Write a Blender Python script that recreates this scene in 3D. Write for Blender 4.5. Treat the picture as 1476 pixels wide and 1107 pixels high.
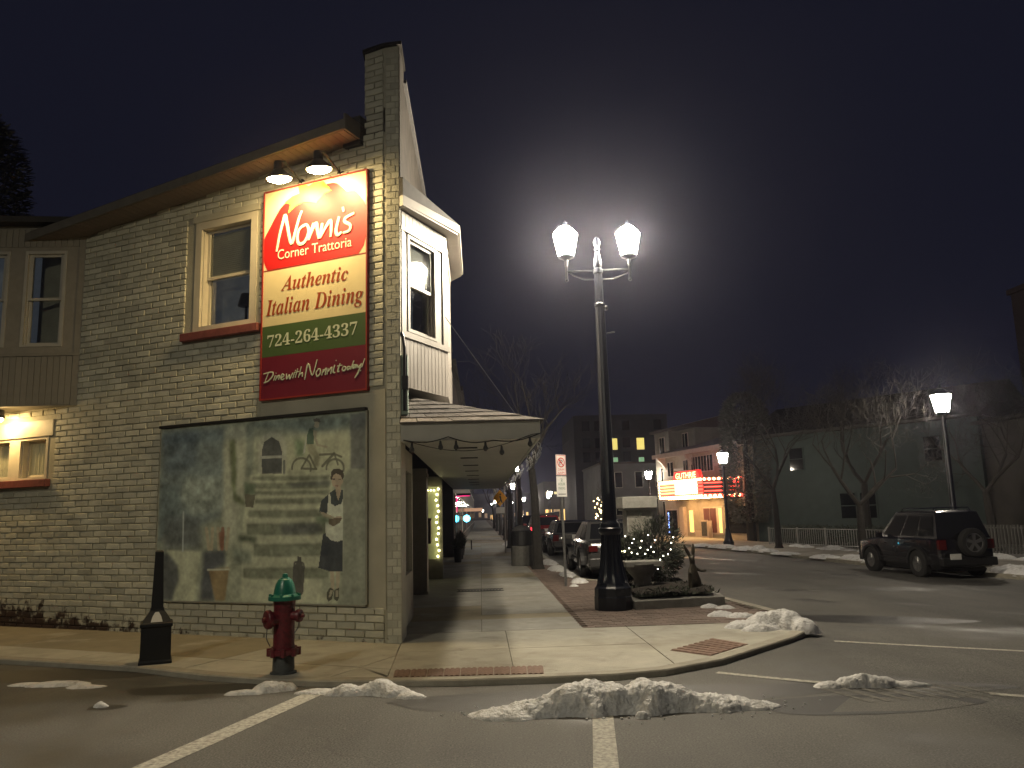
import bpy, bmesh, math, random
import numpy as np
from mathutils import Vector, Matrix, noise as mnoise
random.seed(7)
scene = bpy.context.scene
for o in list(bpy.data.objects): bpy.data.objects.remove(o)
COL = scene.collection

# ------------------------------------------------------------------ camera
H = 1.62
R = ((0.998858750608651, 0.021447518043027945, -0.04267552345688159),
     (-0.0386517320837351, -0.16190781106186816, -0.9860486318250644),
     (-0.028057796411194193, 0.9865727873233421, -0.16089405014977898))
cd = bpy.data.cameras.new('camera'); cam = bpy.data.objects.new('camera', cd); COL.objects.link(cam)
cam.matrix_world = Matrix([list(R[0]) + [0], list(R[1]) + [0], list(R[2]) + [H], [0, 0, 0, 1]])
cd.sensor_width = 36; cd.lens = 28.0; cd.clip_end = 2000; cd.clip_start = 0.05
scene.camera = cam

# ------------------------------------------------------------------ night sky and exposure
w = bpy.data.worlds.new('World'); scene.world = w; w.use_nodes = True
wn_ = w.node_tree; bg = wn_.nodes['Background']
bg.inputs['Color'].default_value = (.0062, .0066, .0130, 1); bg.inputs['Strength'].default_value = 1.0
scene.view_settings.view_transform = 'Standard'; scene.view_settings.look = 'None'
scene.view_settings.exposure = 0.15; scene.view_settings.gamma = 1
scene.view_settings.use_curve_mapping = False
scene.render.engine = 'CYCLES'
scene.cycles.use_denoising = True
scene.cycles.sample_clamp_indirect = 4
scene.cycles.max_bounces = 6; scene.cycles.transparent_max_bounces = 12
LAMP_L = 900.0      # radiance of the twin street lamp's glass
GLARE_HAZE = .0006
LAMP_F = 170.0      # of the single lamps further off

# ------------------------------------------------------------------ materials
def mat(name, col, rough=.65, var=.18, scale=6, bump=0., bscale=60, metal=0., rnd=0., emit=None, es=0., spec=.5, detail=6, coat=0., nosample=False, stretch=None, col2=None, isl=0.):
    m = bpy.data.materials.new(name); m.use_nodes = True
    nt = m.node_tree; N = nt.nodes; L = nt.links; b = N['Principled BSDF']
    b.inputs['Roughness'].default_value = rough; b.inputs['Metallic'].default_value = metal
    b.inputs['Specular IOR Level'].default_value = spec; b.inputs['Coat Weight'].default_value = coat
    tc = N.new('ShaderNodeTexCoord'); vec = tc.outputs['Object']
    if stretch:
        mp = N.new('ShaderNodeMapping'); mp.inputs['Scale'].default_value = stretch
        L.new(vec, mp.inputs['Vector']); vec = mp.outputs['Vector']
    nz = N.new('ShaderNodeTexNoise'); nz.inputs['Scale'].default_value = scale; nz.inputs['Detail'].default_value = detail
    nz.inputs['Roughness'].default_value = .6
    L.new(vec, nz.inputs['Vector'])
    rp = N.new('ShaderNodeMapRange'); rp.inputs['From Min'].default_value = .3; rp.inputs['From Max'].default_value = .7
    L.new(nz.outputs['Fac'], rp.inputs['Value'])
    mix = N.new('ShaderNodeMix'); mix.data_type = 'RGBA'
    c2 = col2 if col2 else tuple(min(1, c * (1 + var)) for c in col)
    mix.inputs['A'].default_value = (*[c * (1 - var) for c in col], 1) if not col2 else (*col, 1)
    mix.inputs['B'].default_value = (*c2, 1)
    L.new(rp.outputs['Result'], mix.inputs['Factor']); out = mix.outputs['Result']
    if rnd or isl:
        src = N.new('ShaderNodeObjectInfo').outputs['Random'] if rnd else N.new('ShaderNodeNewGeometry').outputs['Random Per Island']
        a = rnd or isl
        r2 = N.new('ShaderNodeMapRange'); r2.inputs['To Min'].default_value = 1 - a; r2.inputs['To Max'].default_value = 1 + a
        L.new(src, r2.inputs['Value'])
        hs = N.new('ShaderNodeHueSaturation'); L.new(out, hs.inputs['Color']); L.new(r2.outputs['Result'], hs.inputs['Value']); out = hs.outputs['Color']
    L.new(out, b.inputs['Base Color'])
    if bump:
        n2 = N.new('ShaderNodeTexNoise'); n2.inputs['Scale'].default_value = bscale; n2.inputs['Detail'].default_value = 5
        L.new(tc.outputs['Object'], n2.inputs['Vector'])
        bp = N.new('ShaderNodeBump'); bp.inputs['Strength'].default_value = bump; bp.inputs['Distance'].default_value = .02
        L.new(n2.outputs['Fac'], bp.inputs['Height']); L.new(bp.outputs['Normal'], b.inputs['Normal'])
    if emit:
        b.inputs['Emission Color'].default_value = (*emit, 1); b.inputs['Emission Strength'].default_value = es
        if nosample: m.cycles.emission_sampling = 'NONE'
    return m

def glass_mat(name, tint=(.8, .85, .9), refl=.12, dark=.75):
    m = bpy.data.materials.new(name); m.use_nodes = True; nt = m.node_tree; N = nt.nodes; L = nt.links
    N.remove(N['Principled BSDF']); out = N['Material Output']
    tr = N.new('ShaderNodeBsdfTransparent'); tr.inputs['Color'].default_value = (*[c * dark for c in tint], 1)
    gl = N.new('ShaderNodeBsdfGlossy'); gl.inputs['Roughness'].default_value = .03
    nz = N.new('ShaderNodeTexNoise'); nz.inputs['Scale'].default_value = 2.2
    tc = N.new('ShaderNodeTexCoord'); L.new(tc.outputs['Object'], nz.inputs['Vector'])
    bp = N.new('ShaderNodeBump'); bp.inputs['Strength'].default_value = .03; L.new(nz.outputs['Fac'], bp.inputs['Height']); L.new(bp.outputs['Normal'], gl.inputs['Normal'])
    fr = N.new('ShaderNodeFresnel'); fr.inputs['IOR'].default_value = 1.5
    ad = N.new('ShaderNodeMath'); ad.operation = 'ADD'; ad.inputs[1].default_value = refl; L.new(fr.outputs['Fac'], ad.inputs[0])
    ge = N.new('ShaderNodeNewGeometry'); fb_ = N.new('ShaderNodeMath'); fb_.operation = 'SUBTRACT'; fb_.use_clamp = True; L.new(ad.outputs[0], fb_.inputs[0]); L.new(ge.outputs['Backfacing'], fb_.inputs[1])
    mx = N.new('ShaderNodeMixShader'); L.new(fb_.outputs[0], mx.inputs['Fac']); L.new(tr.outputs[0], mx.inputs[1]); L.new(gl.outputs[0], mx.inputs[2])
    L.new(mx.outputs[0], out.inputs['Surface'])
    return m

# asphalt: aggregate grain, patched tones, damp blotches with a lower roughness, salt film
def asphalt():
    m = mat('asphalt', (.05, .048, .045), rough=.8); nt = m.node_tree; N = nt.nodes; L = nt.links; b = N['Principled BSDF']
    tc = N.new('ShaderNodeTexCoord')
    def nz(s, d=5, st=None):
        n = N.new('ShaderNodeTexNoise'); n.inputs['Scale'].default_value = s; n.inputs['Detail'].default_value = d
        v = tc.outputs['Object']
        if st:
            mp = N.new('ShaderNodeMapping'); mp.inputs['Scale'].default_value = st; L.new(v, mp.inputs['Vector']); v = mp.outputs['Vector']
        L.new(v, n.inputs['Vector']); return n.outputs['Fac']
    def rng(x, a, c, lo=0., hi=1.):
        r = N.new('ShaderNodeMapRange'); r.inputs['From Min'].default_value = a; r.inputs['From Max'].default_value = c
        r.inputs['To Min'].default_value = lo; r.inputs['To Max'].default_value = hi; L.new(x, r.inputs['Value']); return r.outputs['Result']
    def mixc(f, a, c):
        q = N.new('ShaderNodeMix'); q.data_type = 'RGBA'; L.new(f, q.inputs['Factor'])
        for k, x in (('A', a), ('B', c)):
            if isinstance(x, tuple): q.inputs[k].default_value = (*x, 1)
            else: L.new(x, q.inputs[k])
        return q.outputs['Result']
    grain = rng(nz(70, 4), .34, .68)
    big = rng(nz(.55, 5), .35, .68); salt = rng(nz(.35, 6, (1, .35, 1)), .45, .75)
    c = mixc(grain, (.020, .020, .019), (.165, .160, .145))
    c = mixc(rng(nz(.8, 6), .38, .66, 0, .55), c, (.045, .044, .041))
    trk = rng(nz(.9, 5, (2.2, .12, 1)), .46, .64)
    c = mixc(rng(trk, 0, 1, 0, .30), c, (.125, .122, .110))
    c = mixc(rng(salt, 0, 1, 0, .50), c, (.165, .158, .140))
    sp = rng(nz(26, 3), .60, .70)
    c = mixc(rng(sp, 0, 1, 0, .35), c, (.20, .195, .18))
    wet = rng(nz(.42, 7), .55, .66)
    # damp gutter: darker in a band along the near kerb, an irregular edge
    c = mixc(rng(wet, 0, 1, 0, .6), c, (.026, .026, .026))
    # thin crack lines
    vo = N.new('ShaderNodeTexVoronoi'); vo.feature = 'DISTANCE_TO_EDGE'; vo.inputs['Scale'].default_value = .16
    wp = N.new('ShaderNodeTexNoise'); wp.inputs['Scale'].default_value = 1.6; wp.inputs['Detail'].default_value = 5; L.new(tc.outputs['Object'], wp.inputs['Vector'])
    va = N.new('ShaderNodeVectorMath'); va.operation = 'MULTIPLY_ADD'; va.inputs[1].default_value = (.9, .9, .9)
    L.new(wp.outputs['Color'], va.inputs[0]); L.new(tc.outputs['Object'], va.inputs[2]); L.new(va.outputs[0], vo.inputs['Vector'])
    crack = rng(vo.outputs['Distance'], 0.0, .006, .22, 0)
    c = mixc(crack, c, (.015, .015, .015))
    L.new(c, b.inputs['Base Color'])
    L.new(rng(wet, 0, 1, .78, .42), b.inputs['Roughness'])
    bp = N.new('ShaderNodeBump'); bp.inputs['Strength'].default_value = .55; bp.inputs['Distance'].default_value = .006
    L.new(nz(140, 4), bp.inputs['Height']); L.new(bp.outputs['Normal'], b.inputs['Normal'])
    return m

def brick_paint(name, rnd, isl, c0=(.56, .55, .45)):
    """cream paint on brick: dirt, and paint worn off to the red brick low down at the far end of the wall"""
    m = mat(name, c0, rough=.62, var=.16, scale=2.5, bump=.35, bscale=45, rnd=rnd, isl=isl, spec=.4)
    nt = m.node_tree; N = nt.nodes; L = nt.links; b = N['Principled BSDF']
    base = b.inputs['Base Color'].links[0].from_socket
    ge = N.new('ShaderNodeNewGeometry')
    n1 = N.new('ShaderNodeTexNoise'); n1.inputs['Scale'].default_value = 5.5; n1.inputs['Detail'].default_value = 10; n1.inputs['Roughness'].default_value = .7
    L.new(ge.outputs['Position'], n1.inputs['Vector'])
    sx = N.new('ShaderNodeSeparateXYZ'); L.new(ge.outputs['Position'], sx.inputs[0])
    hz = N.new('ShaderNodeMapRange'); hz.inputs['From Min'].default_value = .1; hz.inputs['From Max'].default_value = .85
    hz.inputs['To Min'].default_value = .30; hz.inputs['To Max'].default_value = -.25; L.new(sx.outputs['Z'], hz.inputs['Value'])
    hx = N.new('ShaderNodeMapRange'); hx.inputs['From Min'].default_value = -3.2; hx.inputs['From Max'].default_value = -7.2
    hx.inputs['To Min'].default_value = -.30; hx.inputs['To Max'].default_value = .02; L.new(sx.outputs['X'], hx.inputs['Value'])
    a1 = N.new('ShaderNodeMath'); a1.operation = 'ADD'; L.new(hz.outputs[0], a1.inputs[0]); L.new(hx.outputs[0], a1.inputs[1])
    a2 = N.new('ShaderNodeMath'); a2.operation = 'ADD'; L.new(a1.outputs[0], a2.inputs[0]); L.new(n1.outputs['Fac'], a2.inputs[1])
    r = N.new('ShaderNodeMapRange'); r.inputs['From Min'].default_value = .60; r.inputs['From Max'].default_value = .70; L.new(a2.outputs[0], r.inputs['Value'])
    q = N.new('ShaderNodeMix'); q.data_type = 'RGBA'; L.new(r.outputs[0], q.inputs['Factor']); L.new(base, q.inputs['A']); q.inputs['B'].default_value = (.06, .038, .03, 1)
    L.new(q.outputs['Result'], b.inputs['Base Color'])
    return m

MT = {}
MT['asphalt'] = asphalt()
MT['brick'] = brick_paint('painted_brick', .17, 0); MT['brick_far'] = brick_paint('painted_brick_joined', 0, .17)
MT['mortar'] = brick_paint('painted_mortar', 0, 0, (.42, .40, .31))
MT['plaster'] = mat('painted_plaster', (.46, .44, .35), .7, .14, 1.6, .25, 30)
def concrete(name, c, rnd):
    m = mat(name, c, .8, .12, 3.0, .35, 90, rnd=rnd); nt = m.node_tree; N = nt.nodes; L = nt.links; b = N['Principled BSDF']; base = b.inputs['Base Color'].links[0].from_socket
    ge = N.new('ShaderNodeNewGeometry')
    def layer(base, tex, lo, hi, amt, col):
        r = N.new('ShaderNodeMapRange'); r.inputs['From Min'].default_value = lo; r.inputs['From Max'].default_value = hi; r.inputs['To Max'].default_value = amt; L.new(tex, r.inputs['Value'])
        q = N.new('ShaderNodeMix'); q.data_type = 'RGBA'; L.new(r.outputs[0], q.inputs['Factor']); L.new(base, q.inputs['A']); q.inputs['B'].default_value = (*col, 1); return q.outputs['Result']
    def nz(s, d):
        n = N.new('ShaderNodeTexNoise'); n.inputs['Scale'].default_value = s; n.inputs['Detail'].default_value = d; n.inputs['Roughness'].default_value = .65; L.new(ge.outputs['Position'], n.inputs['Vector']); return n.outputs['Fac']
    base = layer(base, nz(.9, 8), .46, .66, .5, (.20, .18, .14)); base = layer(base, nz(2.3, 9), .55, .70, .45, (.15, .135, .11)); base = layer(base, nz(1.4, 6), .56, .72, .5, (.52, .50, .44))
    base = layer(base, nz(150, 3), .5, .75, .35, (.16, .15, .12))
    vo = N.new('ShaderNodeTexVoronoi'); vo.inputs['Scale'].default_value = 4.5; L.new(ge.outputs['Position'], vo.inputs['Vector'])
    base = layer(base, vo.outputs['Distance'], .075, .05, .65, (.09, .085, .075))
    L.new(base, b.inputs['Base Color']); return m
MT['concrete'] = concrete('concrete_slab', (.40, .385, .33), .06)
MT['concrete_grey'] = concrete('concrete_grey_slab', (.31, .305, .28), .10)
MT['concrete_dark'] = concrete('concrete_old_and_wall_light', (.28, .245, .175), .06)
MT['joint'] = mat('slab_joint', (.12, .11, .09), .9, .2, 8)
MT['kerb'] = mat('kerb_concrete', (.30, .28, .23), .8, .2, 5, .3, 60)
MT['paver'] = mat('red_paver', (.165, .125, .105), .8, .25, 20, .3, 80, rnd=.22)
MT['paver_far'] = mat('red_paver_joined', (.165, .125, .105), .8, .25, 20, .3, 80, isl=.22)
MT['tactile'] = mat('tactile_brick', (.20, .125, .095), .8, .25, 12, .3, 60, rnd=.15)
MT['mark'] = mat('road_paint', (.17, .16, .14), .75, .3, 26, .35, 120, col2=(.58, .56, .48), detail=10)
MT['mark_worn'] = mat('road_paint_worn', (.05, .05, .045), .8, .1, 14, .25, 120, col2=(.20, .19, .165))
def snowmat():
    m = mat('old_snow', (.62, .62, .62), .6, .12, 5, 1., 34, spec=.4, detail=9)
    nt = m.node_tree; N = nt.nodes; L = nt.links; b = N['Principled BSDF']; base = b.inputs['Base Color'].links[0].from_socket
    tc = N.new('ShaderNodeTexCoord'); n = N.new('ShaderNodeTexNoise'); n.inputs['Scale'].default_value = 9; n.inputs['Detail'].default_value = 9; n.inputs['Roughness'].default_value = .75
    L.new(tc.outputs['Object'], n.inputs['Vector'])
    r = N.new('ShaderNodeMapRange'); r.inputs['From Min'].default_value = .48; r.inputs['From Max'].default_value = .72; r.inputs['To Max'].default_value = .8; L.new(n.outputs['Fac'], r.inputs['Value'])
    q = N.new('ShaderNodeMix'); q.data_type = 'RGBA'; L.new(r.outputs[0], q.inputs['Factor']); L.new(base, q.inputs['A']); q.inputs['B'].default_value = (.20, .18, .15, 1)
    L.new(q.outputs['Result'], b.inputs['Base Color'])
    b.inputs['Subsurface Weight'].default_value = .15; b.inputs['Subsurface Radius'].default_value = (.05, .05, .06)
    return m
MT['snow'] = snowmat()
MT['cream_trim'] = mat('cream_trim', (.58, .53, .42), .5, .08, 6)
MT['white_trim'] = mat('white_trim', (.30, .28, .25), .5, .07, 6)
MT['siding'] = mat('grey_siding', (.25, .23, .19), .6, .1, 8, rnd=.06)
MT['board'] = mat('white_board', (.28, .255, .23), .5, .06, 5, rnd=.04)
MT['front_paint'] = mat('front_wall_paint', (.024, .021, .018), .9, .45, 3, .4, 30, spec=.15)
MT['sill'] = mat('red_sill', (.22, .065, .055), .6, .2, 10, .2, 60)
MT['roof'] = mat('dark_roof', (.045, .042, .04), .85, .2, 12, .3, 80)
MT['soffit'] = mat('soffit_board', (.18, .14, .11), .6, .1, 6, rnd=.06)
MT['canopy_white'] = mat('canopy_paint', (.48, .47, .42), .6, .08, 3, .1, 40)
MT['shingle'] = mat('grey_shingle', (.20, .18, .165), .9, .2, 30, .5, 120, rnd=.22)
MT['black'] = mat('black_metal', (.012, .013, .016), .38, .2, 10, .05, 60)
MT['black_matt'] = mat('black_plastic', (.008, .008, .009), .6, .2, 10)
MT['lamp_blue'] = mat('lamp_post_paint', (.010, .013, .022), .33, .2, 12, .08, 50)
MT['steel'] = mat('galvanised_steel', (.20, .20, .20), .45, .15, 20, metal=.7)
MT['glass'] = glass_mat('window_glass', (.97, .99, .99), .10, .96); MT['glass_dark'] = glass_mat('dark_glass', refl=.02, dark=.25)
MT['car_glass'] = mat('car_glass', (.01, .011, .013), .06, .05, 3)
MT['interior_glow'] = mat('room_wall_glow', (.22, .22, .22), .9, .5, 2, emit=(.75, .85, 1), es=.03, nosample=True)  # faint bluish glow added to make the rooms show through the panes
MT['curtain'] = mat('net_curtain_glow', (.55, .50, .36), .8, .2, 7, stretch=(6, 6, .4), emit=(1, .78, .36), es=.07, nosample=True)  # warm glow added to the cloth in place of light falling on it
MT['blind'] = mat('blind_slat', (.55, .55, .50), .6, .1, 5)
MT['hyd_red'] = mat('hydrant_red', (.075, .014, .018), .42, .25, 26, .3, 40, col2=(.17, .018, .026), detail=10)
MT['hyd_green'] = mat('hydrant_green', (.022, .17, .115), .32, .15, 10, .08, 40)
MT['hyd_grey'] = mat('hydrant_base', (.07, .075, .075), .6, .25, 14, .2, 50)
MT['lamp_glass'] = mat('lamp_glass', (.8, .8, .8), .4, 0, 1, emit=(1, .87, .66), es=LAMP_L)
MT['lamp_glass_far'] = mat('lamp_glass_far', (.8, .8, .8), .4, 0, 1, emit=(1, .88, .70), es=LAMP_F)
MT['lamp_glass_tiny'] = mat('lamp_glass_tiny', (.8, .8, .8), .4, 0, 1, emit=(1, .9, .72), es=60)
MT['bark'] = mat('bark', (.022, .020, .018), .9, .3, 14, .6, 40)
MT['twig'] = mat('twig', (.024, .021, .018), .9, .3, 14)
MT['needle'] = mat('evergreen', (.035, .042, .028), .85, .35, 5, isl=.4)
MT['mulch'] = mat('mulch', (.025, .02, .016), .95, .4, 30, 1., 40)
MT['stone'] = mat('cast_stone', (.24, .235, .215), .85, .2, 8, .4, 60)
MT['bronze'] = mat('dark_bronze', (.04, .033, .022), .5, .3, 10, .3, 40, metal=.4)

# ------------------------------------------------------------------ mesh builder
def smooth01(t):
    t = max(0., min(1., t)); return t * t * (3 - 2 * t)

def wpos(o):
    v = Vector((0, 0, 0))
    while o is not None: v = v + Vector(o.location); o = o.parent
    return v

class MB:
    def __init__(s): s.v = []; s.f = []
    def add(s, vs, fs):
        n = len(s.v); s.v += [tuple(map(float, v)) for v in vs]; s.f += [tuple(i + n for i in f) for f in fs]; return s
    def box(s, x0, x1, y0, y1, z0, z1, tf=None):
        vs = [(x, y, z) for z in (z0, z1) for x, y in ((x0, y0), (x1, y0), (x1, y1), (x0, y1))]
        if tf: vs = [tf(*v) for v in vs]
        return s.add(vs, [(0, 3, 2, 1), (4, 5, 6, 7), (0, 1, 5, 4), (1, 2, 6, 5), (2, 3, 7, 6), (3, 0, 4, 7)])
    def cbox(s, c, d, tf=None):
        return s.box(c[0] - d[0] / 2, c[0] + d[0] / 2, c[1] - d[1] / 2, c[1] + d[1] / 2, c[2] - d[2] / 2, c[2] + d[2] / 2, tf)
    def prism(s, poly, z0, z1, tf=None):
        n = len(poly); g0 = z0 if callable(z0) else (lambda x, y: z0); g1 = z1 if callable(z1) else (lambda x, y: z1)
        vs = [(x, y, g0(x, y)) for x, y in poly] + [(x, y, g1(x, y)) for x, y in poly]
        if tf: vs = [tf(*v) for v in vs]
        return s.add(vs, [tuple(range(n))[::-1], tuple(range(n, 2 * n))] + [(i, (i + 1) % n, n + (i + 1) % n, n + i) for i in range(n)])
    def poly(s, pts): return s.add(pts, [tuple(range(len(pts)))])
    def tube(s, path, r, n=6, cap=True, squash=None):
        P = [Vector(p) for p in path]; rs = r if hasattr(r, '__len__') else [r] * len(P)
        base = len(s.v); prev = None
        for i, p in enumerate(P):
            t = (P[min(i + 1, len(P) - 1)] - P[max(i - 1, 0)])
            if t.length < 1e-9: t = Vector((0, 0, 1))
            t.normalize()
            if prev is None:
                a = Vector((0, 0, 1)) if abs(t.z) < .9 else Vector((1, 0, 0)); u = t.cross(a).normalized()
            else:
                u = (prev - t * prev.dot(t))
                if u.length < 1e-6: u = t.orthogonal()
                u.normalize()
            prev = u; v = t.cross(u)
            for k in range(n):
                an = 2 * math.pi * k / n; d = (u * math.cos(an) + v * math.sin(an)) * rs[i]
                if squash: d = d - squash[0] * (d.dot(squash[0]) * (1 - squash[1]))
                s.v.append(tuple(p + d))
        for i in range(len(P) - 1):
            for k in range(n):
                a = base + i * n + k; b = base + i * n + (k + 1) % n
                s.f.append((a, b, b + n, a + n))
        if cap:
            s.f.append(tuple(base + k for k in range(n))[::-1]); e = base + (len(P) - 1) * n; s.f.append(tuple(e + k for k in range(n)))
        return s
    def lathe(s, prof, n=20, c=(0, 0, 0), flute=0., axis=None, zflute=None):
        """profile of (r, z); axis turns z to another direction"""
        base = len(s.v); M = Matrix.Identity(3)
        if axis is not None: M = Vector((0, 0, 1)).rotation_difference(Vector(axis).normalized()).to_matrix()
        for r, z in prof:
            for k in range(n):
                an = 2 * math.pi * k / n; rr = r
                if flute and (zflute is None or zflute[0] <= z <= zflute[1]) and k % 2: rr = r * (1 - flute)
                p = M @ Vector((rr * math.cos(an), rr * math.sin(an), z)); s.v.append((p.x + c[0], p.y + c[1], p.z + c[2]))
        for i in range(len(prof) - 1):
            for k in range(n):
                a = base + i * n + k; b = base + i * n + (k + 1) % n; s.f.append((a, b, b + n, a + n))
        s.f.append(tuple(base + k for k in range(n))[::-1]); e = base + (len(prof) - 1) * n; s.f.append(tuple(e + k for k in range(n)))
        return s
    def blob(s, c, r, n=10, m=7, tf=None):
        pr = [(max(.0005, math.sin(math.pi * i / m)), -math.cos(math.pi * i / m)) for i in range(m + 1)]; base = len(s.v); s.lathe(pr, n)
        for i in range(base, len(s.v)):
            v = s.v[i]; v = (c[0] + v[0] * r[0], c[1] + v[1] * r[1], c[2] + v[2] * r[2]); s.v[i] = tf(*v) if tf else v
        return s
    def build(s, name, m, parent=None, smooth=False, local=False, loc=None, bevel=0., angle=35):
        off = Vector((0, 0, 0)) if local else (wpos(parent) if parent else Vector((0, 0, 0)))
        if loc is not None and not local: off = off + (Vector(loc) - off)
        me = bpy.data.meshes.new(name); me.from_pydata([tuple(Vector(v) - off) for v in s.v], [], s.f); me.update()
        bm = bmesh.new(); bm.from_mesh(me); bmesh.ops.recalc_face_normals(bm, faces=bm.faces)
        if bevel:
            eds = [e for e in bm.edges if len(e.link_faces) == 2 and e.calc_face_angle(0) > .5]
            bmesh.ops.bevel(bm, geom=eds, offset=bevel, segments=2, profile=.5, affect='EDGES', clamp_overlap=True)
        bm.to_mesh(me); bm.free()
        if smooth:
            for p in me.polygons: p.use_smooth = True
            me.set_sharp_from_angle(angle=math.radians(angle))
        if m is not None: me.materials.append(MT[m] if isinstance(m, str) else m)
        o = bpy.data.objects.new(name, me); COL.objects.link(o)
        if parent: o.parent = parent
        if loc is not None: o.location = Vector(loc) - (wpos(parent) if parent else Vector((0, 0, 0)))
        return o

def tag(o, label=None, cat=None, group=None, kind=None):
    if label: o['label'] = label
    if cat: o['category'] = cat
    if group: o['group'] = group
    if kind: o['kind'] = kind
    return o
def thing(name, loc, label, cat, group=None, rz=0.):
    o = bpy.data.objects.new(name, None); COL.objects.link(o); o.location = loc; o.rotation_euler = (0, 0, rz); o.empty_display_size = .2
    return tag(o, label, cat, group)
def copy_tree(o, parent=None):
    c = o.copy(); COL.objects.link(c); c.parent = parent
    for ch in list(o.children): copy_tree(ch, c)
    return c
def inst(src, name, loc, parent=None, rz=0., scale=None, mtx=None):
    o = src.copy(); o.name = name; COL.objects.link(o); o.parent = parent; o.location = Vector(loc) - (wpos(parent) if parent else Vector((0, 0, 0))); o.rotation_euler = (0, 0, rz)
    if scale: o.scale = scale
    return o

def clip_half(poly, a, b, c):
    """keep a*x+b*y<=c"""
    out = []
    for i in range(len(poly)):
        p, q = poly[i], poly[(i + 1) % len(poly)]; dp = a * p[0] + b * p[1] - c; dq = a * q[0] + b * q[1] - c
        if dp <= 0: out.append(p)
        if (dp < 0 < dq) or (dq < 0 < dp):
            t = dp / (dp - dq); out.append((p[0] + t * (q[0] - p[0]), p[1] + t * (q[1] - p[1])))
    return out
def clip_rect(poly, x0, x1, y0, y1):
    for h in ((-1, 0, -x0), (1, 0, x1), (0, -1, -y0), (0, 1, y1)):
        poly = clip_half(poly, *h)
        if len(poly) < 3: return []
    return poly
def area(p): return abs(sum(p[i][0] * p[(i + 1) % len(p)][1] - p[(i + 1) % len(p)][0] * p[i][1] for i in range(len(p)))) / 2
def inset(p, d):
    cx = sum(q[0] for q in p) / len(p); cy = sum(q[1] for q in p) / len(p); out = []
    for x, y in p:
        l = math.hypot(x - cx, y - cy) or 1; out.append((x - (x - cx) / l * d, y - (y - cy) / l * d))
    return out
def catmull(P, n=5):
    P = [Vector((p[0], p[1], p[2] if len(p) > 2 else 0)) for p in P]
    if len(P) < 3: return P
    out = []
    for i in range(len(P) - 1):
        a, b, c, d = P[max(i - 1, 0)], P[i], P[i + 1], P[min(i + 2, len(P) - 1)]
        for k in range(n):
            t = k / n; out.append(.5 * ((2 * b) + (c - a) * t + (2 * a - 5 * b + 4 * c - d) * t * t + (3 * b - a - 3 * c + d) * t ** 3))
    return out + [P[-1]]

def text_verts(body, font=None):
    c = bpy.data.curves.new('text', 'FONT'); c.body = body; c.resolution_u = 3
    o = bpy.data.objects.new('text', c); COL.objects.link(o); bpy.context.view_layer.update()
    me = bpy.data.meshes.new_from_object(o.evaluated_get(bpy.context.evaluated_depsgraph_get()))
    vs = [tuple(v.co) for v in me.vertices]; fs = [tuple(p.vertices) for p in me.polygons]
    bpy.data.objects.remove(o); bpy.data.curves.remove(c); bpy.data.meshes.remove(me)
    x0 = min(v[0] for v in vs); x1 = max(v[0] for v in vs); y0 = min(v[1] for v in vs); y1 = max(v[1] for v in vs)
    return [((v[0] - x0) / (x1 - x0), (v[1] - y0) / (y1 - y0)) for v in vs], fs
def text_on(body, quad, f3, name, m, parent):
    """lay flat lettering into the quad (bl, br, tr, tl); f3(x, y) gives the point on the sign"""
    vs, fs = text_verts(body); bl, br, tr, tl = quad; out = []
    for u, v in vs:
        x = (bl[0] * (1 - u) + br[0] * u) * (1 - v) + (tl[0] * (1 - u) + tr[0] * u) * v
        y = (bl[1] * (1 - u) + br[1] * u) * (1 - v) + (tl[1] * (1 - u) + tr[1] * u) * v
        out.append(f3(x, y))
    return MB().add(out, fs).build(name, m, parent)

SW = .06
def gz(x): return -.05 * min(max(0., x - 3.8), 9.2)
# ------------------------------------------------------------------ ground, road, pavements
xs = [-700, 3.8, 13.0, 700]; ys = [-300, 0, 20, 60, 200, 900]
b = MB(); b.add([(x, y, gz(x)) for y in ys for x in xs], [(j * 4 + i, j * 4 + i + 1, j * 4 + i + 5, j * 4 + i + 4) for j in range(5) for i in range(3)])
road = tag(b.build('road', 'asphalt'), kind='structure')

KERB = [(-30, 19.35), (-14, 13.35), (-5.86, 10.31), (-3.9, 9.43), (-2.9, 8.78), (-2.05, 8.38), (-1.5, 8.22), (-.93, 8.13), (-.2, 8.04), (.6, 8.02), (1.3, 8.04), (1.8, 8.16),
        (2.5, 8.6), (3.15, 9.25), (3.75, 9.85), (4.2, 10.45), (4.45, 11.1), (4.52, 11.9), (4.46, 12.9), (4.3, 14.6), (4.08, 16.6), (3.5, 17.8), (2.7, 18.7), (2.38, 19.6), (2.36, 22), (2.36, 60), (2.36, 260)]
def offs(P, d):
    out = []
    for i, p in enumerate(P):
        a = Vector(P[max(i - 1, 0)]); c = Vector(P[min(i + 1, len(P) - 1)]); t = (c - a).normalized(); out.append((p[0] - t.y * d, p[1] + t.x * d))
    return out
KIN = offs(KERB, .16)
b = MB(); n = len(KERB)
for i in range(n - 1):
    p, q, pi, qi = KERB[i], KERB[i + 1], KIN[i], KIN[i + 1]
    b.add([(*p, -.05), (*q, -.05), (*q, SW - .012), (*p, SW - .012), (*[p[k] * .92 + pi[k] * .08 for k in (0, 1)], SW + .002), (*[q[k] * .92 + qi[k] * .08 for k in (0, 1)], SW + .002), (*qi, SW + .002), (*pi, SW + .002), (*qi, -.05), (*pi, -.05)],
          [(0, 1, 2, 3), (3, 2, 5, 4), (4, 5, 6, 7), (7, 6, 8, 9)])
WALLC = Vector((-1.02, 10.372)); WD = (-.8977, .4406); WN = (-.4406, -.8977)
b2 = MB(); outl = KIN + [(-12, 260), (-12, 20), (-30, 26)]
b2.prism(outl, -.05, SW - .014)
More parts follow.
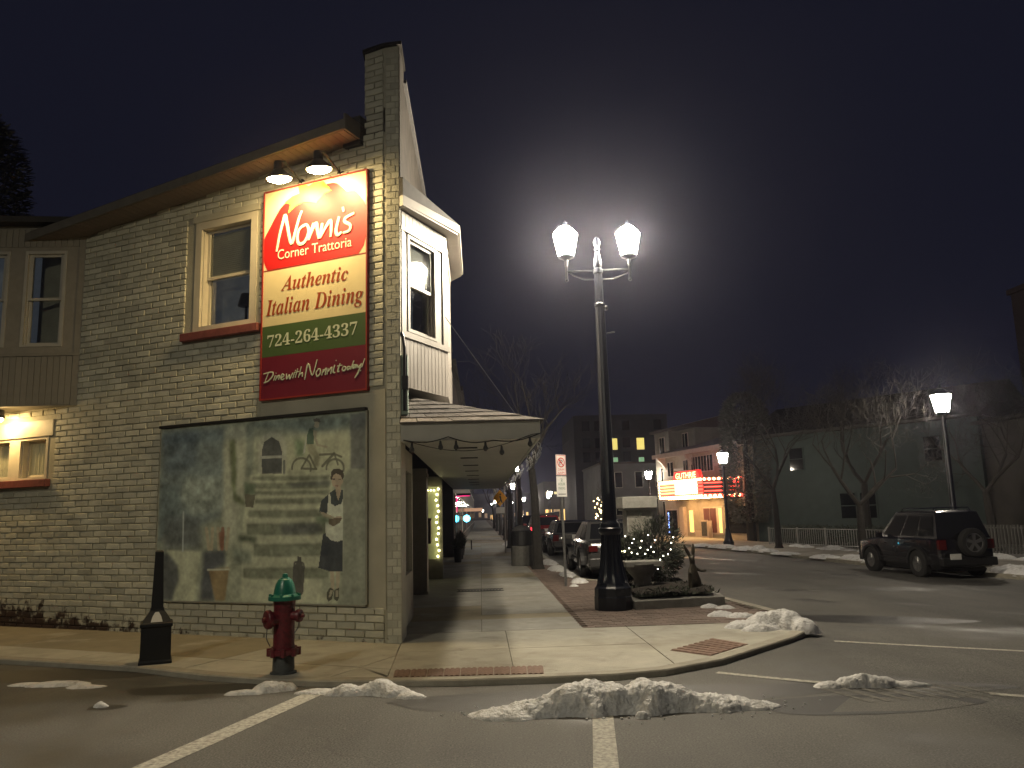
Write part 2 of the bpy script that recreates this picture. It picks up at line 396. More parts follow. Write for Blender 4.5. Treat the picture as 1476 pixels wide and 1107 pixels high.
sidewalk = tag(b2.build('sidewalk', 'joint'), kind='structure')
b.build('kerb', 'kerb', sidewalk)

def slab(poly, m, name='paving_slab', z1=SW, g=.006, parent=sidewalk):
    if area(poly) < .03: return
    q = inset(poly, g); cx = sum(p[0] for p in q) / len(q); cy = sum(p[1] for p in q) / len(q)
    bb = MB(); bb.prism(q, SW - .03, z1 + random.uniform(-.002, .002))
    return bb.build(name, m, parent, loc=(cx, cy, SW))
inner = KIN
# side pavement: slabs square to the long wall, left of the seam that runs on from the corner
def rot(p, a): return (p[0] * math.cos(a) - p[1] * math.sin(a), p[0] * math.sin(a) + p[1] * math.cos(a))
A = math.atan2(WD[1], WD[0])
seam_c = -1.02 * 1.0
left = [p for p in inner if p[0] < -.9 and p[0] > -20]
polyL = left + [(-.96, 8.29), (-1.03, 10.36), (-20, 19.7)]
pr = [rot(p, -A) for p in polyL]
xs_ = [p[0] for p in pr]; ys_ = [p[1] for p in pr]
x = min(xs_)
x0 = rot((-1.03, 10.36), -A)[0]; y0 = rot((-1.03, 10.36), -A)[1]
k = -2
for i in range(-2, 12):
    for j in range(0, 2):
        c = clip_rect(pr, x0 + i * 1.9 - .4, x0 + (i + 1) * 1.9 - .4, y0 + j * 1.5 - .05, y0 + (j + 1) * 1.5 - .05)
        if len(c) > 2: slab([rot(p, A) for p in c], 'concrete_dark' if (j == 0 and i >= 1) else 'concrete')  # inner row tan: the different light by the wall is put into slab colour
# corner plaza
plaza = [(-1.03, 10.36), (-.96, 8.29)] + [p for p in inner if -.9 < p[0] and p[1] < 11.2 and p[0] < 4.4] + [(4.2, 11.2), (-1.02, 11.2)]
xcut = [-1.2, .30, 1.95, 5]; ycut = [7.9, 9.75, 11.25]
for i in range(3):
    for j in range(2):
        c = clip_rect(plaza, xcut[i], xcut[i + 1], ycut[j], ycut[j + 1])
        if len(c) > 2: slab(c, 'concrete')
# main pavement going up the street, some slabs older and darker, one trench band
yy = 11.2; j = 0
bands = [1.25, .55, 1.3, 1.5, 1.5]
while yy < 96:
    h = bands[j] if j < len(bands) else 1.5
    if yy > 55: h = 3
    for i, (xa, xb) in enumerate(((-2.4, -.02), (-.02, 1.36))):
        if h == .55: continue
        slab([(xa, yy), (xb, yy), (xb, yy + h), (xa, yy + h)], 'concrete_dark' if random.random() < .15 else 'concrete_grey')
    if h == .55: slab([(-2.4, yy), (1.36, yy), (1.36, yy + h), (-2.4, yy + h)], 'concrete_dark')
    yy += h; j += 1
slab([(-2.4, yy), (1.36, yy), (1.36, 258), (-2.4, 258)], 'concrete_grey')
# iron grating across the walk
gr = MB()
for k in range(14): gr.box(-.5 + k * .065, -.5 + k * .065 + .04, 16.95, 17.35, SW + .004, SW + .012)
gr.box(-.53, .44, 16.9, 16.95, SW + .004, SW + .012); gr.box(-.53, .44, 17.35, 17.4, SW + .004, SW + .012)
tag(gr.build('drain_grate', 'black_matt'), 'dark iron drain grate set across the pavement under the canopy', 'drain')

# red pavers along the kerb: running bond, nearest ones single, the rest joined
pv = [MB().box(-.1, .1, -.048, .048, -.03, dz).build('paver', 'paver', None, local=True) for dz in (0, .002)]
BED = [(2.42, 12.95), (3.95, 13.25), (4.1, 14.2), (3.95, 15.9), (3.5, 16.9), (2.5, 17.3), (2.35, 15)]
def in_poly(p, P):
    r = False
    for i in range(len(P)):
        a, c = P[i], P[i - 1]
        if (a[1] > p[1]) != (c[1] > p[1]) and p[0] < (c[0] - a[0]) * (p[1] - a[1]) / (c[1] - a[1]) + a[0]: r = not r
    return r
pl = []
row = 0; y = 11.27
while y < 34:
    x = 1.44 + (.103 if row % 2 else 0)
    while x < 4.45:
        if in_poly((x + .1, y), inner + [(-3, 260), (-3, 9)]) and not in_poly((x, y), BED): pl.append((x, y))
        x += .206
    y += .104; row += 1
pl.sort(key=lambda p: p[0] ** 2 + p[1] ** 2)
for i, (x, y) in enumerate(pl[:300]):
    s = pv[i % 2]
    if i < 2: s.parent = sidewalk; s.location = Vector((x, y, SW)) - wpos(sidewalk); continue
    inst(s, 'paver', (x, y, SW + random.uniform(-.002, .001)), sidewalk, random.uniform(-.012, .012))
b = MB()
for x, y in pl[300:]: b.box(x - .1, x + .1, y - .048, y + .048, SW - .03, SW + random.uniform(-.003, .001))
b.box(1.37, 2.2, 34.05, 258, SW - .03, SW - .001)
tag(b.build('paver_field', 'paver_far', sidewalk), kind='stuff')

# ribbed warning bricks at the two dropped kerbs
def tact(q, nx, ny, nr):
    """q: corner points bl, br, tr, tl"""
    def P(u, v): return tuple((q[0][k] * (1 - u) + q[1][k] * u) * (1 - v) + (q[3][k] * (1 - u) + q[2][k] * u) * v for k in (0, 1))
    for i in range(nx):
        for j in range(ny):
            u0, u1, v0, v1 = i / nx + .002, (i + 1) / nx - .002, j / ny + .008, (j + 1) / ny - .008
            bb = MB(); c = P((u0 + u1) / 2, (v0 + v1) / 2)
            bb.prism([P(u0, v0), P(u1, v0), P(u1, v1), P(u0, v1)], SW - .02, SW + .005)
            for k in range(nr):
                a = u0 + (u1 - u0) * (k + .22) / nr; e = u0 + (u1 - u0) * (k + .78) / nr
                bb.prism([P(a, v0), P(e, v0), P(e, v1), P(a, v1)], SW + .004, SW + .012)
            bb.build('tactile_brick', 'tactile', sidewalk, loc=(*c, SW))
tact([(-.90, 8.25), (.59, 8.16), (.61, 8.56), (-.92, 8.62)], 9, 1, 3)
tact([(2.42, 8.78), (3.05, 9.42), (2.78, 9.92), (2.08, 9.20)], 4, 2, 2)

# painted lines (sheets 4 mm over the asphalt)
def line(name, P, wd, m='mark', z=.004):
    b = MB(); L = offs(P, wd / 2); Rr = offs(P, -wd / 2)
    for i in range(len(P) - 1):
        pts = [L[i], Rr[i], Rr[i + 1], L[i + 1]]
        b.add([(x, y, gz(x) + z) for x, y in pts], [(0, 1, 2, 3)])
    return b.build(name, m, road)
line('stop_line', [(-1.60, 7.95), (-2.3, 5.75), (-2.75, 4.2)], .20)
line('stop_line', [(.97, 6.9), (.76, 5.35), (.55, 3.9)], .165)
line('crosswalk_line', [(2.32, 8.22), (2.75, 7.86), (3.19, 7.53)], .09)
line('crosswalk_line', [(4.27, 9.93), (5.2, 9.68), (6.3, 9.4), (9, 8.7), (11.5, 8.05)], .10)
line('crosswalk_line', [(4.35, 7.05), (5.2, 6.75), (7.5, 5.9)], .10)
for k in range(9):
    x = 3.0 + k * .155
    line('worn_bar', [(x - .02, 7.50 - k * .01), (x + .19, 6.80 + k * .012)], .05, 'mark_worn')
line('lane_line', [(8.1, 24.5), (8.72, 20.9)], .10, 'mark_worn'); line('lane_line', [(7.2, 31), (7.6, 28)], .10, 'mark_worn')
line('edge_line', [(11.3, 18.2), (12.6, 15.5)], .09, 'mark_worn')
# darker round asphalt repair under the worn bars, and a pothole
def patch(name, cx, cy, rx, ry, m, z):
    P = [(cx + rx * math.cos(t) * (1 + .12 * math.sin(3 * t + 1)), cy + ry * math.sin(t)) for t in [i * math.pi / 12 for i in range(24)]]
    return MB().add([(x, y, gz(x) + z) for x, y in P], [tuple(range(24))]).build(name, m, road)
MT['patch'] = mat('patch_asphalt', (.038, .038, .040), .7, .4, 90, .4, 150)
MT['wet'] = mat('damp_asphalt', (.020, .019, .018), .5, .3, 6, .3, 120)
patch('asphalt_patch', 3.1, 6.75, .95, .33, 'patch', .0025)
patch('damp_patch', 3.95, 7.35, .8, .22, 'wet', .002)
patch('damp_patch', -4.6, 9.45, 1.7, .38, 'wet', .002); patch('damp_patch', -2.7, 8.35, .9, .22, 'wet', .0022)
patch('damp_patch', 1.1, 7.35, 2.1, .4, 'wet', .0022); patch('damp_patch', 5.9, 12.2, 1.5, .5, 'wet', .002); patch('pothole', -3.42, 7.7, .17, .1, 'wet', .003)
patch('damp_patch', 4.95, 6.6, .5, .3, 'wet', .002)

# far (right-hand) pavement and yard
RK = [(17, 4), (15.6, 12), (14.15, 20.5), (13.0, 28), (12.05, 36), (11.0, 42), (9.2, 60), (7.6, 100), (7.4, 260)]
RIN = offs(RK, -.16)
b = MB()
for i in range(len(RK) - 1):
    p, q, pi, qi = RK[i], RK[i + 1], RIN[i], RIN[i + 1]
    za, zb = gz(p[0]), gz(q[0])
    b.add([(*p, za - .05), (*q, zb - .05), (*q, zb + .12), (*p, za + .12), (*qi, zb + .12), (*pi, za + .12), (*qi, zb - .05), (*pi, za - .05)], [(0, 1, 2, 3), (3, 2, 4, 5), (5, 4, 6, 7)])
MT['far_walk'] = mat('far_pavement', (.30, .28, .24), .85, .3, 1.2, .2, 60)
fb = MB()
RO = [(p[0] + 4.2, p[1]) for p in RIN]
for i in range(len(RK) - 1):
    p, q, po, qo = RIN[i], RIN[i + 1], RO[i], RO[i + 1]
    fb.add([(*p, gz(p[0]) + .11), (*q, gz(q[0]) + .11), (*qo, gz(q[0]) + .11), (*po, gz(p[0]) + .11)], [(0, 1, 2, 3)])
sw2 = tag(fb.build('sidewalk', 'far_walk'), kind='structure'); b.build('kerb', 'kerb', sw2)
MT['yard'] = mat('yard_ground', (.07, .065, .055), .95, .4, 2, .5, 20, col2=(.30, .29, .28))
yd = MB()
for i in range(len(RO) - 1):
    p, q = RO[i], RO[i + 1]
    yd.add([(*p, gz(p[0]) + .10), (*q, gz(q[0]) + .10), (90, q[1], -.36), (90, p[1], -.36)], [(0, 1, 2, 3)])
tag(yd.build('yard', 'yard'), kind='structure')

# ------------------------------------------------------------------ the corner restaurant
def WF(s, o, z): return (WALLC.x + WD[0] * s + WN[0] * o, WALLC.y + WD[1] * s + WN[1] * o, z)
ANG = math.atan2(-WD[1], -WD[0])
bld = thing('restaurant_building', (WALLC.x, WALLC.y, SW), 'cream painted brick corner restaurant with oriel window, canopy and tall parapet corner', 'building')
def rooftop(s): return 6.98 - .083 * max(s, .5)
# wall: mortar plane with real openings
OPEN = [(2.45, 3.66, 4.46, 6.20), (6.72, 8.35, 2.40, 3.10), (8.9, 11.5, .1, 3.1)]
ss = sorted(set([.2, 2.45, 3.66, 6.72, 8.35, 8.9, 11.5, 16]))
wb = MB()
for a, c in zip(ss[:-1], ss[1:]):
    cuts = [(z0, z1) for s0, s1, z0, z1 in OPEN if s0 <= a and c <= s1]
    z = -.1
    for z0, z1 in cuts:
        wb.prism([(a, z), (c, z), (c, z0), (a, z0)], -.3, 0, lambda s, zz, o: WF(s, o, zz)); z = z1
    wb.prism([(a, z), (c, z), (c, rooftop(c)), (a, rooftop(a))], -.3, 0, lambda s, zz, o: WF(s, o, zz))
wall = wb.build('side_wall', 'mortar', bld)
# smooth rendered field round sign and mural
rb = MB(); rb.box(.50, 2.30, 0, .014, 3.05, 3.34, WF); rb.box(.22, .50, 0, .015, .46, 3.30, WF)
rb.build('render_coat', 'plaster', wall)
# bricks
CH, LEN = .095, .295
EXC = [(.25, 2.38, .50, 3.34), (2.3, 4.22, .50, 3.05), (2.38, 3.83, 4.32, 6.28), (6.55, 12, 2.22, 3.38), (6.1, 16, 3.55, 8), (8.85, 11.55, 0, 3.2), (2.28, 3.83, 4.3, 4.5)]
def bmesh_brick(seed):
    r = random.Random(seed); mb = MB(); x, z, d = LEN / 2 - .007, CH / 2 - .006, .015
    j = lambda a: a + r.uniform(-.004, .004)
    x -= .004; z -= .002; d = .022
    o = [(-x, 0, -z), (x, 0, -z), (x, 0, z), (-x, 0, z)]; m_ = [(j(-x), -d * .75, j(-z)), (j(x), -d * .75, j(-z)), (j(x), -d * .75, j(z)), (j(-x), -d * .75, j(z))]
    i_ = [(m_[k][0] * .93, -d - r.uniform(-.003, .003), m_[k][2] * .82) for k in range(4)]
    mb.add(o + m_ + i_, [(k, (k + 1) % 4, 4 + (k + 1) % 4, 4 + k) for k in range(4)] + [(4 + k, 4 + (k + 1) % 4, 8 + (k + 1) % 4, 8 + k) for k in range(4)] + [(8, 9, 10, 11)])
    return mb
BR = [bmesh_brick(i) for i in range(5)]
full = []; part = []
nk = 0
while True:
    zc = .02 + CH * (nk + .5)
    if zc > 8.3: break
    s = .24 + (0 if nk % 2 else -.15)
    while s < 11:
        a, c = max(s, .24), s + LEN; s += LEN
        mid = (a + c) / 2
        top = rooftop(mid) - .02
        if zc + CH / 2 > top and not (mid < .56 and zc < 8.2): continue
        if mid < .56: c = min(c, .56) if zc > top else c
        segs = [(a, c)]
        for s0, s1, z0, z1 in EXC:
            if zc + CH * .4 > z0 and zc - CH * .4 < z1:
                ns = []
                for p, q in segs:
                    if q <= s0 or p >= s1: ns.append((p, q))
                    else:
                        if p < s0: ns.append((p, s0))
                        if q > s1: ns.append((s1, q))
                segs = ns
        for p, q in segs:
            if q - p < .04: continue
            if abs(q - p - LEN) < .01: full.append((mid, zc))
            else: part.append(((p + q) / 2, zc, (q - p) / LEN))
    nk += 1
def dist(s, z):
    P = WF(s, 0, z); return P[0] ** 2 + P[1] ** 2 + (z - H) ** 2
full.sort(key=lambda p: dist(*p))
protos = [m_.build('brick', 'brick', None, local=True) for m_ in BR]
used = set()
for i, (s, z) in enumerate(full[:300]):
    k = random.randrange(5)
    if k not in used:
        used.add(k); o = protos[k]; o.parent = wall; o.location = Vector(WF(s, 0, z)) - wpos(wall); o.rotation_euler = (random.uniform(-.02, .02), 0, ANG); continue
    o = inst(protos[k], 'brick', WF(s, random.uniform(-.003, .004), z), wall, ANG)
    o.rotation_euler = (random.uniform(-.03, .03), random.uniform(-.012, .012), ANG + random.uniform(-.012, .012))
bb = MB()
ca, sa = math.cos(ANG), math.sin(ANG)
for it in [(s, z, 1.) for s, z in full[300:]] + part:
    s, z, k = it; P = WF(s, random.uniform(-.004, .004), z); src = BR[random.randrange(5)]; t = random.uniform(-.012, .012)
    bb.add([(P[0] + x * k * ca - y * sa, P[1] + x * k * sa + y * ca, P[2] + zz + x * t) for x, y, zz in src.v], src.f)
tag(bb.build('brickwork', 'brick_far', wall), kind='stuff')
# tall parapet end at the corner, chamfered edge, long front wall behind it
cp = MB()
A_ = (WALLC.x + WD[0] * .22, WALLC.y + WD[1] * .22); B_ = (WALLC.x, WALLC.y + .06)
D_ = (WALLC.x + WD[0] * .56, WALLC.y + WD[1] * .56)
cp.prism([A_, B_, (-1.02, 11.05), (-1.35, 11.05), (D_[0] + .15, D_[1] + .35), (A_[0] + .002, A_[1] + .3)], -.1, 7.3)
cp.prism([A_, B_, (-1.02, 11.05), (D_[0], 11.15), D_], 7.3, lambda x, y: 8.2 + .04 * (x + 1.5))
corner = cp.build('corner_pier', 'plaster', bld)
# bricks up the chamfered face and the top block
cb = MB(); nn = 0
dx, dy = B_[0] - A_[0], B_[1] - A_[1]; ln = math.hypot(dx, dy); ux, uy = dx / ln, dy / ln
z = .06
while z < 8.1:
    h = CH - .012; j0 = random.uniform(.0, .012)
    for (a, c) in (((.015, .075), (.09, ln - .01)) if nn % 2 else ((.015, .14), (.155, ln - .01))):
        if .5 < z < 7.2 and random.random() < .0: continue
        d = .006 + random.uniform(0, .005)
        q = [(A_[0] + ux * a, A_[1] + uy * a), (A_[0] + ux * c, A_[1] + uy * c)]
        q2 = [(p[0] + uy * d, p[1] - ux * d) for p in q]
        cb.prism([q[0], q2[0], q2[1], q[1]], z, z + h)
    z += CH; nn += 1
tag(cb.build('brickwork', 'brick_far', corner), kind='stuff')
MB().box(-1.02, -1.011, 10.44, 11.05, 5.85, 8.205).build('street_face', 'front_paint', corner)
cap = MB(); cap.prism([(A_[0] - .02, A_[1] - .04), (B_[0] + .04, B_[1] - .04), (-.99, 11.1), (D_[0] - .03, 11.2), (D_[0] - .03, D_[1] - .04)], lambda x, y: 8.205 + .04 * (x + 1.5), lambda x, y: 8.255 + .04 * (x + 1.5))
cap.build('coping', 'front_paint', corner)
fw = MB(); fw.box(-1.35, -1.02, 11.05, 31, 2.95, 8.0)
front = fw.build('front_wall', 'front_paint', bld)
MB().box(-1.40, -.97, 11.05, 31, 8.0, 8.06).build('coping', 'roof', front)
# roof slab, eave, fascia, soffit boards
rf = MB()
def rt(s, o): return rooftop(s) + .10 + (-o) * .12
rf.prism([(.62, .42), (17, .42), (17, -9.5), (5.2, -9.5), (.62, -.40)], lambda s, o: rt(s, o) - .05, lambda s, o: rt(s, o) + .06, WF)
roof = rf.build('roof', 'roof', bld)
MT['fascia_paint'] = mat('fascia_paint', (.16, .145, .12), .6, .15, 6)
fa = MB(); fa.prism([(.60, .425), (17, .425), (17, .455), (.60, .455)], lambda s, o: rt(s, .42) - .11, lambda s, o: rt(s, .42) + .03, WF)
fa.box(.57, .60, -.05, .455, rt(.6, 0) - .17, rt(.6, 0) + .06, WF); fa.build('fascia', 'fascia_paint', roof)
MB().box(.57, .86, -.45, .10, 6.80, 7.22, WF).build('chimney_box', 'roof', roof)
s = .62; 
while s < 11:
    so = MB(); so.prism([(s, .005), (s + .10, .005), (s + .10, .42), (s, .42)], lambda x, o: rt(x, .42) - .115, lambda x, o: rt(x, .42) - .10, WF)
    so.build('soffit_board', 'soffit', roof, loc=WF(s, .2, rt(s, .42) - .1)); s += .108
# dark gable return where the eave meets the parapet
# ---- windows in the long wall
def sash_window(parent, s0, s1, z0, z1, cw, F, depth=.09, name='window', double=True, trim='cream_trim', blinds=True, curtain=False):
    """F(s, o, z): frame; opening s0..s1, z0..z1, casing width cw"""
    fr = MB()
    for a, c, lo, hi in ((s0, s0 + cw, z0, z1), (s1 - cw, s1, z0, z1), (s0 + cw, s1 - cw, z1 - cw, z1), (s0 + cw, s1 - cw, z0, z0 + cw * .7)):
        fr.box(a, c, -depth - .05, .012, lo, hi, F)
    for a, c in ((s0 + cw, s0 + cw + .02), (s1 - cw - .02, s1 - cw)): fr.box(a, c, -depth - .04, -.03, z0 + cw * .7, z1 - cw, F)
    win = fr.build(name, trim, parent)
    a, c, lo, hi = s0 + cw + .02, s1 - cw - .02, z0 + cw * .7, z1 - cw; r = .045
    parts = [('upper_sash', (lo + hi) / 2 - .02, hi, -depth + .01), ('lower_sash', lo, (lo + hi) / 2 + .03, -depth - .03)] if double else [('sash', lo, hi, -depth)]
    for nm, p, q, o in parts:
        sb = MB()
        sb.box(a, a + r, o - .03, o, p, q, F); sb.box(c - r, c, o - .03, o, p, q, F); sb.box(a + r, c - r, o - .03, o, p, p + r, F); sb.box(a + r, c - r, o - .03, o, q - r, q, F)
        sb.build(nm, trim, win)
        MB().box(a + r, c - r, o - .018, o - .012, p + r, q - r, F).build('pane', 'glass', win)
    if blinds:
        z = hi - .06
        bm_ = MB()
        while z > (lo + hi) / 2 + (.05 if blinds == 1 else -.5):
            bm_.box(a + .03, c - .03, -depth - .075, -depth - .05, z, z + .005, lambda s, o, zz: F(s, o, zz + (o + depth + .05) * .9)); z -= .032
        bm_.build('blind', 'blind', win)
    if curtain:
        cbm = MB(); pts = []
        nfold = 26
        for k in range(nfold + 1):
            t = k / nfold; pts.append((a + (c - a) * t, -depth - .075 + .022 * math.sin(t * 40)))
        for k in range(nfold):
            if curtain == 2 and .45 < k / nfold < .62: continue
            cbm.add([F(pts[k][0], pts[k][1], lo), F(pts[k + 1][0], pts[k + 1][1], lo), F(pts[k + 1][0], pts[k + 1][1], hi), F(pts[k][0], pts[k][1], hi)], [(0, 1, 2, 3)])
        cbm.build('curtain', 'curtain', win)
    MB().box(s0 - .1, s1 + .1, -.52, -.47, z0 - .1, z1 + .1, F).build('room_wall_glow', 'interior_glow', win)
    return win
w1 = sash_window(wall, 2.45, 3.66, 4.46, 6.20, .12, WF, .11)
MB().box(2.34, 3.83, .0, .10, 4.33, 4.45, WF).build('sill', 'sill', w1, bevel=.008)
MB().box(2.40, 3.71, .0, .03, 6.20, 6.30, WF).build('lintel', 'plaster', w1)
MT['lamp_base'] = mat('dark_furniture', (.02, .02, .022), .5, .1, 5)
lt = MB(); lt.lathe([(.10, 0), (.10, .03), (.02, .06), (.02, .26), (.13, .27), (.08, .46)], 12, WF(3.0, -.4, 4.62)); lt.build('table_lamp', 'lamp_base', w1)
w2 = sash_window(wall, 6.72, 7.45, 2.40, 3.10, .05, WF, .12, double=False, trim='cream_trim', blinds=0, curtain=1)
w3 = sash_window(wall, 7.62, 8.35, 2.40, 3.10, .05, WF, .12, double=False, trim='cream_trim', blinds=0, curtain=1)
MB().box(7.45, 7.62, -.3, .012, 2.38, 3.10, WF).build('mullion', 'cream_trim', w2)
MB().box(6.62, 8.5, 0, .10, 2.27, 2.39, WF).build('sill', 'sill', w2, bevel=.008)
MB().box(6.60, 8.5, 0, .035, 3.10, 3.36, WF).build('lintel', 'cream_trim', w2)
# ---- siding bay at the left: its turned side faces the camera
P0 = Vector(WF(6.12, 0, 0)); bx = P0.x; by = P0.y
def BF(s, o, z): return (bx - s, by - o, z)
zb, zt = 3.56, 6.55
bb_ = MB(); P1 = (bx - 2.0, by)
q2 = (P1[0] + WD[0] * 3.2, P1[1] + WD[1] * 3.2)
q3 = WF(11.5, -.05, 0)
foot = [(bx, by), P1, q2, (q3[0], q3[1])]
bb_.prism(foot, zb, zb + .05)
bayo = bb_.build('bay', 'siding', bld); MB().prism(foot, zt, zt + .06).build('bay_head', 'siding', bayo)
core = MB()
# wall of the turned side with window holes
WN_ = [(.29, .97, 4.54, 6.17), (1.22, 1.90, 4.54, 6.17)]
prev = 0
for s0, s1, z0, z1 in WN_:
    core.box(prev, s0, -.12, 0, zb + .05, zt, BF); core.box(s0, s1, -.12, 0, zb + .05, z0, BF); core.box(s0, s1, -.12, 0, z1, zt, BF); prev = s1
core.box(prev, 2.0, -.12, 0, zb + .05, zt, BF)
tx, ty = WD; nx_, ny_ = WN
core.prism([P1, q2, (q2[0] + .1, q2[1] + .12), (P1[0] + .1, P1[1] + .12)], zb + .05, zt)
core.build('bay_wall', 'siding', bayo)
s = .0
while s < 1.99:
    bo = MB(); bo.box(s + .006, s + .094, 0, .012, zb + .02, 4.38, BF); bo.build('siding_board', 'siding', bayo, loc=BF(s + .05, 0, zb)); s += .10
s = 0
while s < 1.99:
    MB().box(s + .006, s + .094, 0, .012, 6.24, zt, BF).build('siding_board', 'siding', bayo, loc=BF(s + .05, 0, 6.1)); s += .10
MB().box(-.02, 2.0, 0, .03, 4.38, 4.43, BF).build('trim_rail', 'siding', bayo)
MB().box(-.03, .09, 0, .02, zb - .01, zt, BF).build('corner_board', 'siding', bayo)
MT['grey_trim'] = mat('grey_trim', (.42, .40, .35), .55, .08, 6)
for s0, s1, z0, z1 in WN_:
    sash_window(bayo, s0, s1, z0, z1, .05, BF, .04, trim='grey_trim', blinds=0)
rb_ = MB(); rb_.prism([(bx + .35, by - .12), (P1[0] - .1, P1[1] - .3), (q2[0] - .2, q2[1] - .3), (q3[0], q3[1]), (bx + .3, by + .2)], zt + .06, zt + .16); rb_.build('bay_roof', 'roof', bayo)
# soffit lamp under the bay, just outside the picture
sl = thing('soffit_lamp', (-7.97, 13.45, 3.42), 'small warm lamp under the siding bay above the low window', 'lamp')
MB().lathe([(.09, .14), (.09, .06), (.11, 0)], 14, (-7.97, 13.45, 3.42)).build('housing', 'black', sl)
MT['bulb_warm'] = mat('bulb_warm', (.8, .7, .5), .4, 0, 1, emit=(1, .66, .26), es=420)
MB().blob((-7.97, 13.45, 3.40), (.075, .075, .04)).build('bulb', 'bulb_warm', sl)
TOMATO=[(0.014,2.357),(0.125,2.527),(0.286,2.756),(0.42,2.859),(0.608,2.907),(0.75,2.879),(0.908,2.849),(1.064,2.908),(1.029,2.966),(1.166,2.994),(1.303,2.961),(1.387,2.859),(1.488,2.803),(1.588,2.798),(1.703,2.668),(1.798,2.493),(1.798,2.123),(1.737,1.992),(1.655,1.881),(0.092,1.867),(0.044,1.975),(0.02,2.031)]
LEAF=[(0.623,3.066),(0.757,3.055),(0.805,3.023),(0.889,3.054),(1.062,3.047),(1.032,2.973),(1.201,2.881),(1.081,2.86),(0.944,2.738),(0.821,2.784),(0.698,2.8),(0.574,2.763),(0.45,2.681),(0.484,2.81),(0.384,2.856),(0.518,2.924),(0.643,2.945)]
NONNIS=[[(0.256,2.141),(0.301,2.361),(0.361,2.561),(0.405,2.659),(0.444,2.487),(0.519,2.213),(0.588,2.387),(0.648,2.57),(0.7,2.672)],[(0.729,2.452),(0.65,2.391),(0.625,2.277),(0.653,2.191),(0.741,2.192),(0.809,2.29),(0.817,2.392),(0.773,2.452),(0.72,2.431)],[(0.903,2.451),(0.853,2.312),(0.819,2.215)],[(0.819,2.223),(0.896,2.379),(0.95,2.44),(0.969,2.337),(0.996,2.208)],[(1.054,2.424),(1.031,2.311),(1.021,2.208)],[(1.025,2.222),(1.119,2.362),(1.196,2.436),(1.208,2.31),(1.197,2.199)],[(1.339,2.468),(1.289,2.282),(1.315,2.202),(1.382,2.237)],[(1.397,2.595),(1.414,2.527)],[(1.589,2.474),(1.456,2.433),(1.431,2.38),(1.523,2.313),(1.507,2.237),(1.404,2.222)]]
DINE=[[(0.153,0.383),(0.094,0.263)],[(0.067,0.379),(0.215,0.391),(0.231,0.34),(0.156,0.272),(0.074,0.251)],[(0.277,0.34),(0.247,0.269)],[(0.307,0.333),(0.278,0.267)],[(0.285,0.286),(0.343,0.334),(0.334,0.271)],[(0.375,0.291),(0.426,0.318),(0.401,0.344),(0.368,0.298),(0.4,0.266),(0.436,0.282)],[(0.471,0.348),(0.473,0.269),(0.52,0.323),(0.528,0.264),(0.579,0.347)],[(0.608,0.345),(0.581,0.269)],[(0.662,0.398),(0.623,0.275)],[(0.608,0.349),(0.687,0.353)],[(0.726,0.421),(0.676,0.27)],[(0.687,0.298),(0.741,0.332),(0.742,0.274)],[(0.783,0.232),(0.839,0.449),(0.911,0.278),(0.99,0.492)],[(1.015,0.355),(0.976,0.311),(0.993,0.255),(1.045,0.295),(1.038,0.353),(1.003,0.356)],[(1.096,0.347),(1.069,0.264)],[(1.078,0.292),(1.142,0.353),(1.124,0.262)],[(1.176,0.353),(1.154,0.265)],[(1.16,0.294),(1.233,0.357),(1.215,0.269)],[(1.283,0.387),(1.256,0.294),(1.29,0.281)],[(1.369,0.398),(1.329,0.297),(1.358,0.29)],[(1.319,0.364),(1.403,0.37)],[(1.425,0.354),(1.403,0.309),(1.437,0.291),(1.463,0.332),(1.425,0.354)],[(1.537,0.334),(1.492,0.338),(1.492,0.297),(1.537,0.325)],[(1.592,0.413),(1.537,0.296)],[(1.625,0.354),(1.581,0.349),(1.581,0.307),(1.632,0.353),(1.619,0.304)],[(1.647,0.352),(1.659,0.313),(1.713,0.364)],[(1.713,0.364),(1.659,0.247),(1.604,0.177)],[(1.764,0.424),(1.714,0.308)],[(1.7,0.277),(1.694,0.259)],[(0.291,0.374),(0.286,0.363)],[(0.627,0.382),(0.622,0.371)],[(1.305,0.451),(1.301,0.438)]]
Q_CORNER=[(0.28,2.013),(1.549,2.006),(1.548,2.148),(0.278,2.159)]
Q_AUTH=[(0.342,1.542),(1.488,1.539),(1.487,1.748),(0.339,1.759)]
Q_ITAL=[(0.081,1.14),(1.735,1.142),(1.735,1.441),(0.075,1.446)]
Q_PHONE=[(0.122,0.749),(1.64,0.768),(1.64,0.948),(0.118,0.926)]
